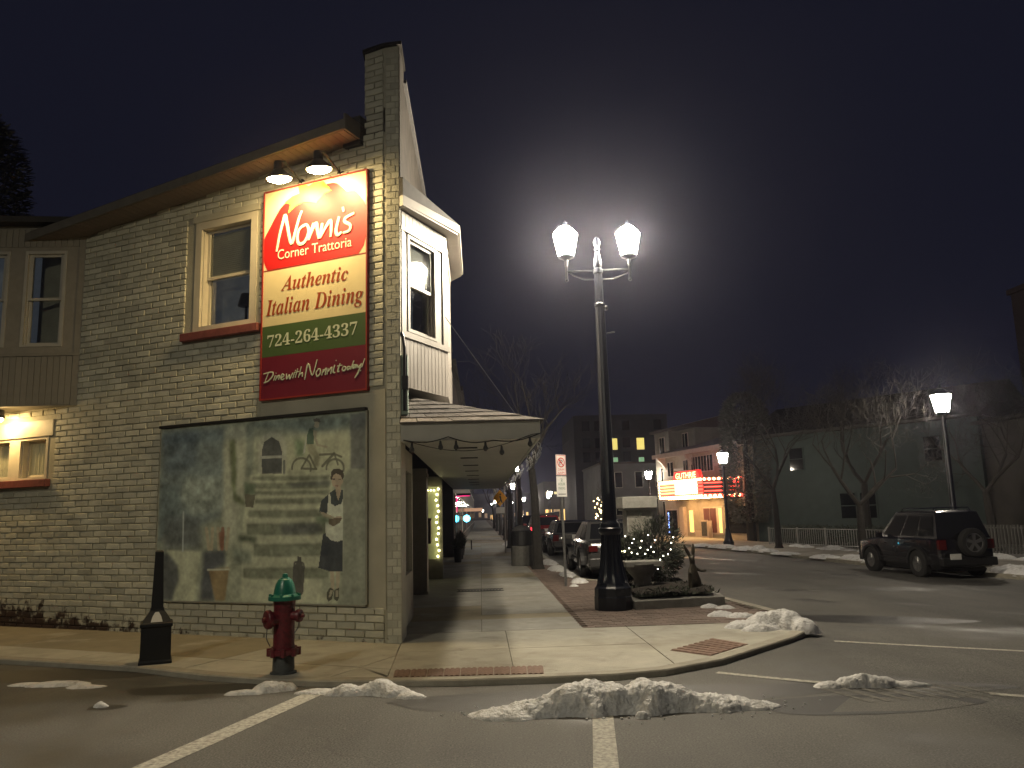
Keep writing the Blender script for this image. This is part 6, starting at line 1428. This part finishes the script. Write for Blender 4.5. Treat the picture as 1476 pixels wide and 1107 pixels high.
MB().box(4.1, 5.0, 0, .1, TG, .2, TF).build('base_block', 'th_trim', thw); MB().box(-1.05, 1.2, 0, .04, .1, 1.7, TF).build('shop_window', 'car_glass', thw)
# marquee
mq = MB(); mfoot = [(-.9, .05), (.4, 1.9), (6.0, 1.9), (7.9, .05)]
mq.prism(mfoot, 2.28, 3.42, TF); marq = mq.build('marquee', 'th_dark', th)
def mface(a, c, z0, z1, d, nm, m_):
    u0, o0 = a; u1, o1 = c; L_ = math.hypot(u1 - u0, o1 - o0); nx_, ny_ = -(o1 - o0) / L_ * -1, (u1 - u0) / L_
    nx_, ny_ = (-(o1 - o0) / L_, (u1 - u0) / L_)
    return MB().prism([(u0, o0), (u1, o1), (u1 + nx_ * d, o1 + ny_ * d), (u0 + nx_ * d, o0 + ny_ * d)], z0, z1, TF).build(nm, m_, marq)
MT['marq_soffit'] = mat('marquee_soffit_light', (.8, .7, .5), .5, .05, 4, emit=(1, .56, .20), es=30.0)
for u in (.6, 2.1, 3.6, 5.1): MB().box(u, u + .5, .5, 1.6, 2.255, 2.275, TF).build('soffit_light', 'marq_soffit', marq)
mface((1.1, 1.9), (3.9, 1.9), 2.52, 3.25, .05, 'lit_panel', 'marq')
for k in range(4):
    z = 2.50 + k * .2; mface((3.98, 1.9), (5.9, 1.9), z, z + .10, .05, 'neon_bar', 'marq_red'); mface((4.0, 1.9), (5.9, 1.9), z + .10, z + .19, .04, 'amber_bar', 'neon_letter'); mface((6.2, 1.70), (7.8, .15), z, z + .10, .05, 'neon_bar', 'marq_red'); mface((6.2, 1.70), (7.8, .15), z + .10, z + .19, .04, 'amber_bar', 'neon_letter'); mface((.45, 1.9), (1.05, 1.9), z, z + .12, .05, 'neon_bar', 'marq_red')
mface((-.75, .26), (.3, 1.75), 2.52, 3.25, .05, 'end_panel', 'th_red')
for z in (2.62, 2.86, 3.10): mface((-.8, .19), (.38, 1.87), z, z + .06, .07, 'neon_bar', 'marq_red')
MT['marq_ink'] = mat('marquee_letter', (.35, .05, .03), .5, .05, 4)
for z0, z1 in ((2.28, 2.46), (3.30, 3.42)):
    for (a, c) in (((.4, 1.9), (6.0, 1.9)), ((6.0, 1.9), (7.9, .05)), ((-.9, .05), (.4, 1.9))): mface(a, c, z0, z1, .03, 'neon_band', 'marq_red')
bb = 0
for (a, c) in (((.4, 1.95), (6.0, 1.95)), ((6.03, 1.93), (7.9, .1)), ((-.95, .1), (.37, 1.95))):
    n_ = int(math.hypot(c[0] - a[0], c[1] - a[1]) / .26)
    for z in (2.36, 3.36):
        for k in range(n_):
            t = (k + .5) / n_; MB().blob(TF(lerp(a[0], c[0], t), lerp(a[1], c[1], t) + .03, z), (.085, .085, .085), 6, 4).build('bulb', 'marq_bulb', marq)
for k in range(5): MB().blob(TF(6.05, 1.97, 2.5 + k * .19), (.06, .06, .06), 6, 4).build('bulb', 'marq_bulb', marq)
MT['name_glow'] = mat('name_letter', (.8, .7, .4), .4, 0, 4, emit=(1, .74, .30), es=4)
ns = MB(); ns.prism([(.9, 3.42), (4.4, 3.42), (4.15, 3.98), (1.2, 3.98)], 1.55, 1.8, lambda u, z, o: TF(u, o, z)); MT['name_red'] = mat('name_board_red', (.5, .02, .02), .4, .05, 4, emit=(1, .03, .02), es=1.3)
name = ns.build('name_board', 'name_red', marq)
text_on('GUTHRIE', [(3.95, 3.52), (1.35, 3.52), (1.35, 3.88), (3.95, 3.88)], lambda x, y: TF(x, 1.83, y), 'lettering', 'name_glow', name)
# blade sign at the right end, unreadable red neon script over a poster board
bs = MB().box(-.95, .35, .30, .42, 2.35, 3.05, TF).build('poster_board', 'th_trim', thw)
MB().tube([TF(.35 - .16 * k, .46, 3.14 + .11 * math.sin(k * 2.1)) for k in range(9)], .035, 5).build('neon_script', 'neon_red', bs)
asb = thing('sandwich_board', TF(3.1, .5, TG), 'standing chalk board with a wooden frame outside the theatre doors', 'board')
q = MB(); q.box(2.7, 3.5, .42, .48, TG, .9, TF); q.build('frame', 'th_trim', asb); MT['chalk'] = mat('chalk_board', (.05, .05, .05), .7, .8, 9); MB().box(2.78, 3.42, .48, .50, -.1, .8, TF).build('panel', 'chalk', asb); MB().box(2.75, 3.45, .1, .14, TG, .85, TF).build('back_leg', 'th_trim', asb)
# house to the left of it
nb = thing('stone_house', TF(12, 0, TG), 'tall grey house with narrow windows just left of the theatre', 'building')
MT['nb_wall'] = mat('house_wall', (.17, .155, .135), .8, .15, 2, .3, 30)
nw = MB().box(9.25, 11.5, -9, -.6, TG - .1, 7.25, TF).build('wall', 'nb_wall', nb); MB().box(6.7, 9.24, -9, -1.3, 5.45, 7.25, TF).build('upper_wall', 'nb_wall', nb)
MB().prism([(-.35, 7.2), (-.35, 7.36), (-5, 8.4), (-9.2, 7.4), (-9.2, 7.2)], 6.5, 11.8, lambda o, z, u: TF(u, o, z)).build('roof', 'th_dark', nb)
for u0, z0, z1, of in ((9.9, 5.5, 6.8, -.6), (9.9, 3.3, 4.6, -.6), (9.9, .7, 2.2, -.6), (7.7, 5.8, 6.9, -1.3)):
    if 1:
        o = MB().box(u0 - .06, u0 + .76, of, of + .05, z0 - .06, z1 + .06, TF).build('window', 'th_trim', nw); MB().box(u0, u0 + .7, of + .05, of + .06, z0, z1, TF).build('pane', 'car_glass', o); MB().box(u0 + .33, u0 + .37, of + .06, of + .075, z0, z1, TF).build('glazing_bar', 'grey_trim', o)
# small upper house block showing its gable above the theatre roof
# flat grey building and the tall dark one with lit windows, further up
gb = thing('grey_building', (13.0, 72, -.3), 'plain grey two storey building up the street left of the stone house', 'building')
MT['gb_wall'] = mat('render_wall', (.15, .15, .15), .85, .15, 1, .2, 20); gw = MB().box(10.6, 19, 70, 82, -.4, 5.7).build('wall', 'gb_wall', gb); MB().box(10.5, 19.1, 69.9, 82, 5.7, 5.85).build('parapet', 'th_dark', gb)
for x in (11.8, 13.6, 15.4):
    for z in (1.2, 3.6):
        o = MB().box(x, x + .7, 69.93, 70, z, z + 1.4).build('window', 'grey_trim', gw); MB().box(x + .05, x + .65, 69.9, 69.93, z + .05, z + 1.35).build('pane', 'car_glass', o)
tb = thing('tall_building', (17, 97, -.3), 'tall dark block with two lit yellow windows above two dim green ones', 'building')
MT['tb_wall'] = mat('dark_block_wall', (.05, .05, .055), .85, .15, 1); MT['win_lit'] = mat('window_lit_yellow', (.7, .65, .2), .5, .12, 3, emit=(1, .80, .20), es=.85, nosample=True); MT['win_dim'] = mat('window_lit_green', (.4, .6, .4), .5, .2, 3, emit=(.38, .70, .38), es=.45, nosample=True)
tbw = MB().box(11.5, 23, 96, 110, -.4, 13.2).build('wall', 'tb_wall', tb)
for x0_, x1_, z0, z1, m_ in ((15.72, 16.72, 8.95, 10.3, 'win_lit'), (19.1, 20.0, 8.9, 10.3, 'win_lit'), (15.8, 16.7, 7.45, 8.0, 'win_dim'), (19.25, 19.9, 7.35, 7.95, 'win_dim')):
    o = MB().box(x0_ - .06, x1_ + .06, 95.93, 96, z0 - .06, z1 + .06).build('window', 'th_dark', tbw); MB().box(x0_, x1_, 95.9, 95.93, z0, z1).build('pane', m_, o)
for x in (12.5, 14, 17.4, 21.3):
    for z in (3.2, 5.4, 7.5, 9.2, 11.3): MB().box(x, x + .9, 95.93, 96, z, z + 1.2).build('window', 'car_glass', tbw)

# ------------------------------------------------------------------ right side: pale green house, dark blocks, railing, fences
gh_ = thing('green_house', (19, 42, -.3), 'long pale green house in the dark behind the bare trees', 'building')
GA = Vector((15.6, 47.0)); GB = Vector((23.5, 36.5)); gd = (GB - GA).normalized(); gn = Vector((gd.y, -gd.x)) * 1.0
if gn.x > 0: gn = -gn
GL = (GB - GA).length
def GF(u, o, z): return (GA.x + gd.x * u + gn.x * o, GA.y + gd.y * u + gn.y * o, z)
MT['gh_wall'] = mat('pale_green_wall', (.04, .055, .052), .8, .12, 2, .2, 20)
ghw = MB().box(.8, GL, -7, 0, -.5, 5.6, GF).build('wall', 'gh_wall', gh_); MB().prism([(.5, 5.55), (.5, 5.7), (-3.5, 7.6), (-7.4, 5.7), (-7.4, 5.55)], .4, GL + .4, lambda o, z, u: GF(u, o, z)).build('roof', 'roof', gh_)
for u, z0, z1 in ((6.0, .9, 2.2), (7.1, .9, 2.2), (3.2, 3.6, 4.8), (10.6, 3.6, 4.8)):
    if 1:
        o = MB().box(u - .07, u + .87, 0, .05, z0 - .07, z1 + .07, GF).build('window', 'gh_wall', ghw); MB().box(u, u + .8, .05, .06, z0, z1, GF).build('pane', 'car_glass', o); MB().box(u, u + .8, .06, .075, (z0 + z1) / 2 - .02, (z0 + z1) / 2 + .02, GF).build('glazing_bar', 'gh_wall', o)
db = thing('dark_house', (28, 34, -.3), 'broad dark house with a low roof at the right edge behind the trees', 'building')
MT['db_wall'] = mat('dark_house_wall', (.06, .055, .05), .85, .15, 2, .2, 20)
dbw = MB().box(23.8, 34, 33, 44, -.5, 5.2).build('wall', 'db_wall', db); MB().prism([(23.3, 5.15), (34.5, 5.15), (34.5, 5.3), (29, 6.6), (23.3, 5.3)], 32.5, 44.5, lambda x, z, y: (x, y, z)).build('roof', 'roof', db)
for x in (25, 27.4, 30):
    for z in (.8, 3.2):
        o = MB().box(x, x + 1.0, 32.93, 33, z, z + 1.4).build('window', 'grey_trim', dbw); MB().box(x + .06, x + .94, 32.9, 32.93, z + .06, z + 1.34).build('pane', 'car_glass', o)
t2 = thing('tall_dark_building', (31, 38, -.3), 'tall dark reddish block rising at the extreme right edge', 'building')
MT['t2_wall'] = mat('dark_red_wall', (.12, .085, .075), .85, .15, 2, .2, 20)
t2w = MB().box(41.2, 54, 45, 58, -.5, 17.2).build('wall', 't2_wall', t2); MB().box(41.0, 54.2, 44.8, 58.2, 17.2, 17.6).build('cornice', 't2_wall', t2)
for x in (42.6, 45, 47.5):
    for z in (7.0, 10, 13): MB().box(x, x + 1.2, 44.94, 45, z, z + 1.8).build('window', 'car_glass', t2w)
def rail_fence(P, label, name, m, h, gap, rails, gr, zb_=-.30, pick=.02, post=2.4, group=None):
    t = thing(name, (P[0][0], P[0][1], zb_), label, 'fence', group); n_post = 0
    d = [Vector(p) for p in P]
    for a, c in zip(d[:-1], d[1:]):
        L_ = (c - a).length; u = (c - a) / L_
        for z in rails: MB().tube([(a.x, a.y, zb_ + z), (c.x, c.y, zb_ + z)], .022, 6).build('rail', m, t)
        k = 0.
        while k < L_:
            q = a + u * k; MB().box(q.x - .035, q.x + .035, q.y - .035, q.y + .035, zb_ - .05, zb_ + h + .04).build('post', m, t); k += post
        k = gap
        src = None
        while k < L_:
            q = a + u * k; jit = random.uniform(-.006, .006)
            if src is None: src = MB().box(-pick / 2, pick / 2, -pick / 2, pick / 2, .05, h).build('picket', m, t, local=True); src.location = Vector((q.x, q.y, zb_)) - wpos(t)
            else: inst(src, 'picket', (q.x, q.y, zb_), t, jit)
            k += gap
    return t
MT['rail_white'] = mat('white_railing', (.22, .22, .21), .5, .1, 8); MT['picket_grey'] = mat('grey_picket', (.09, .088, .082), .7, .2, 10)
rail_fence([(14.6, 40.6), (15.6, 36.2), (16.7, 31.6)], 'low white metal railing along the yard behind the far pavement', 'metal_railing', 'rail_white', .86, .16, (.12, .84), 0)
rail_fence([(18.2, 28.6), (19.2, 25.6), (20.2, 22.8)], 'dark grey picket fence with upright bars beside the dark vehicle', 'picket_fence', 'picket_grey', 1.05, .13, (.25, .95), 0, pick=.05)
hd = MB(); g = random.Random(4)
for _ in range(7000):
    t_ = g.random(); P = Vector((15.1 + t_ * 2.5, 40.9 - t_ * 9.0, -.3 + g.random() ** 1.3 * .95)) + Vector((g.uniform(.0, .8), g.uniform(-.3, .3), 0)); d = Vector((g.uniform(-1, 1), g.uniform(-1, 1), g.uniform(-.3, 1))).normalized(); u = d.orthogonal().normalized() * .022; hd.add([P - u, P + u, P + d * .13], [(0, 1, 2)])
tag(hd.build('hedge', 'needle'), 'low dark hedge right behind the white metal railing', 'hedge')

# ------------------------------------------------------------------ shop rows up the left side
shops = [(31.05, 44, 7.5, (.06, .055, .055), 'dark shop with a pink neon outline past the end of the long canopy'), (44.05, 58, 8.5, (.09, .075, .06), 'shop with a lit low canopy further up the left side'), (58.05, 80, 7.5, (.08, .08, .075), 'plain dark shop building third up the left side'), (80.05, 130, 9, (.07, .06, .055), 'long dark terrace far up the left side of the street')]
for i, (y0, y1, h, c, lab) in enumerate(shops):
    t = thing('shop_building', (-1.0, y0, SW), lab, 'building'); MT['shop%d' % i] = mat('shop_wall_%d' % i, c, .8, .2, 2, .2, 20)
    w_ = MB().box(-10, -1.05, y0, y1, -.1, h).build('wall', 'shop%d' % i, t); MB().box(-10, -.85, y0, y1, h, h + .25).build('cornice', 'roof', t)
    k = y0 + .8
    while k < y1 - 2.4:
        o = MB().box(-1.05, -1.0, k, k + 2.0, .6, 2.5).build('shop_window', 'grey_trim', w_); MB().box(-1.0, -.985, k + .08, k + 1.92, .68, 2.42).build('pane', 'car_glass', o)
        for z in (3.8,): o = MB().box(-1.05, -1.0, k + .4, k + 1.4, z, z + 1.7).build('window', 'grey_trim', w_); MB().box(-1.0, -.985, k + .48, k + 1.32, z + .08, z + 1.62).build('pane', 'car_glass', o)
        k += 2.7
MT['neon_pink'] = mat('neon_pink', (.6, .02, .2), .4, 0, 4, emit=(1, .02, .22), es=1.5)
np_ = thing('neon_outline', (-.98, 34, 2), 'pink neon tube at a shop window, its reflected glow built as a second tube, under the dark canopy end', 'neon sign')
MB().tube([(-1.0, 33.6, 1.75), (-.98, 33.6, 2.38)], .03, 6).build('neon_tube_and_glow', 'neon_pink', np_); MB().tube([(-.98, 33.6, 2.4), (-.75, 33.7, 2.42), (-.45, 33.8, 2.42)], .018, 6).build('neon_tube_and_glow', 'neon_pink', np_); MB().box(-1.02, -.4, 33.62, 33.9, 2.44, 2.52).build('backing', 'black_matt', np_)  # second tube is built for the glow reflected under the canopy
MT['signal_cyan'] = mat('signal_cyan', (.1, .6, .7), .4, 0, 4, emit=(.10, .72, .95), es=9)
cs = thing('traffic_light_stand_in', (-.9, 40, 1.5), 'small glowing turquoise disc up the pavement standing in for a traffic light', 'sign')  # disc and bracket made up here for a traffic light further down
MB().lathe([(.13, -.05), (.17, 0), (.13, .05)], 16, (-.70, 40, 1.46), axis=(0, -1, 0)).build('lit_face', 'signal_cyan', cs); MB().tube([(-1.02, 40.1, 1.60), (-.70, 40.1, 1.60)], .02, 6).build('bracket', 'black', cs); MB().tube([(-.7, 40.1, 1.6), (-.7, 40.06, 1.46)], .02, 6).build('hanger', 'black', cs)
lc = thing('lit_canopy', (-.5, 50, 1.9), 'low shop canopy with a lit orange fascia at the end of the pavement', 'canopy')
MT['lit_fascia'] = mat('lit_fascia', (.5, .3, .2), .5, .15, 3, emit=(.75, .42, .25), es=.38); MB().box(-1.0, .12, 50, 50.08, 1.84, 2.04).build('fascia', 'lit_fascia', lc); MB().box(-1.0, .12, 50.09, 57, 1.98, 2.04).build('cover', 'roof', lc)
for k in range(5): MB().blob((.14, 50.3 + k * 1.4, 1.86), (.05, .05, .06), 6, 4).build('bulb', 'fairy_w', lc)
# far right-hand side shop fronts with light spilling out
MT['spill'] = mat('lit_shopfront', (.6, .45, .2), .5, .5, 2.5, emit=(1, .62, .20), es=1.3); MT['spill_dim'] = mat('dim_shopfront', (.4, .3, .15), .5, .5, 2.5, emit=(.9, .6, .35), es=.25)
ro = thing('shop_row', (8.5, 118, -.25), 'distant row of shops with glowing windows up the right side of the street', 'building')
rw_ = MB().box(9.3, 20, 118, 150, -.4, 6.2).build('wall', 'db_wall', ro)
for k in range(4): MB().box(9.5 + k * 1.2, 10.4 + k * 1.2, 117.9, 118, .3, 2.1).build('shop_window', 'spill' if k % 2 == 0 else 'spill_dim', rw_)
ro2 = thing('shop_row', (7.8, 160, -.25), 'furthest cluster of lit shop fronts closing the street', 'building')
r2 = MB().box(-6, 26, 230, 245, -.4, 7.5).build('wall', 'tb_wall', ro2)
g = random.Random(9)
for k in range(16): MB().box(-4 + k * 1.7, -4 + k * 1.7 + g.uniform(.5, 1.2), 229.9, 230, g.uniform(.0, 1), g.uniform(1.4, 2.6)).build('shop_window', g.choice(('spill', 'spill_dim', 'spill_dim')), r2)
aw = thing('dark_awning', (7.6, 62, 1), 'dark sloping awning over a shop window beyond the parked estate car', 'awning')
MB().prism([(6.9, 1.55), (8.6, 1.75), (8.6, 1.15), (6.9, 1.05)], 88, 92, lambda x, z, y: (x, y, z)).build('cloth', 'roof', aw)
for x in (7.0, 8.5): MB().tube([(x, 90, -.2), (x, 90, 1.2)], .05, 6).build('post', 'black', aw)

# ------------------------------------------------------------------ thin mist added to imitate lens glare round the lamps
hz_m = bpy.data.materials.new('glare_mist'); hz_m.use_nodes = True; nt = hz_m.node_tree; nt.nodes.remove(nt.nodes['Principled BSDF'])
pv_ = nt.nodes.new('ShaderNodeVolumePrincipled'); pv_.inputs['Color'].default_value = (.76, .76, 1.0, 1); pv_.inputs['Density'].default_value = GLARE_HAZE; pv_.inputs['Anisotropy'].default_value = .90
nt.links.new(pv_.outputs[0], nt.nodes['Material Output'].inputs['Volume'])
tag(MB().box(-60, 70, -20, 260, -1.6, 24).build('glare_haze', hz_m), kind='stuff')

# small tree wound with warm lights on the right-hand side, and shop signs further up
lt_ = thing('lit_tree', (8.3, 57, -.2), 'small bare tree wound with warm golden lights seen just left of the lamp pole', 'tree')
a_, c_ = tree_mesh(31, 3.4, .07, fork=.36, depth=4); a_.build('trunk', 'bark', lt_, smooth=True, local=True); c_.build('crown', 'twig', lt_, local=True)
MT['gold'] = mat('gold_bulb', (.8, .6, .3), .4, 0, 1, emit=(1, .72, .32), es=10, nosample=True)
g = random.Random(21)
for k in range(34): MB().blob((8.3 + g.uniform(-.28, .28) * (.4 + k / 40), 56.8 + g.uniform(-.2, .2), .1 + k * .075), (.045, .045, .045), 6, 4).build('bulb', 'gold', lt_)
ts = thing('shop_sign', (9.0, 117.5, 3), 'long warm lit shop sign high on the distant right hand row', 'sign')
MT['sign_glow'] = mat('sign_glow', (.5, .4, .2), .5, .6, 1.5, emit=(.9, .75, .40), es=.9, nosample=True)
MB().box(9.4, 15.2, 117.6, 117.9, 4.2, 4.75).build('board', 'sign_back', ts); 
for k in range(9): MB().box(9.6 + k * .62, 9.6 + k * .62 + .4, 117.52, 117.6, 4.3, 4.65).build('letter_box', 'sign_glow', ts)
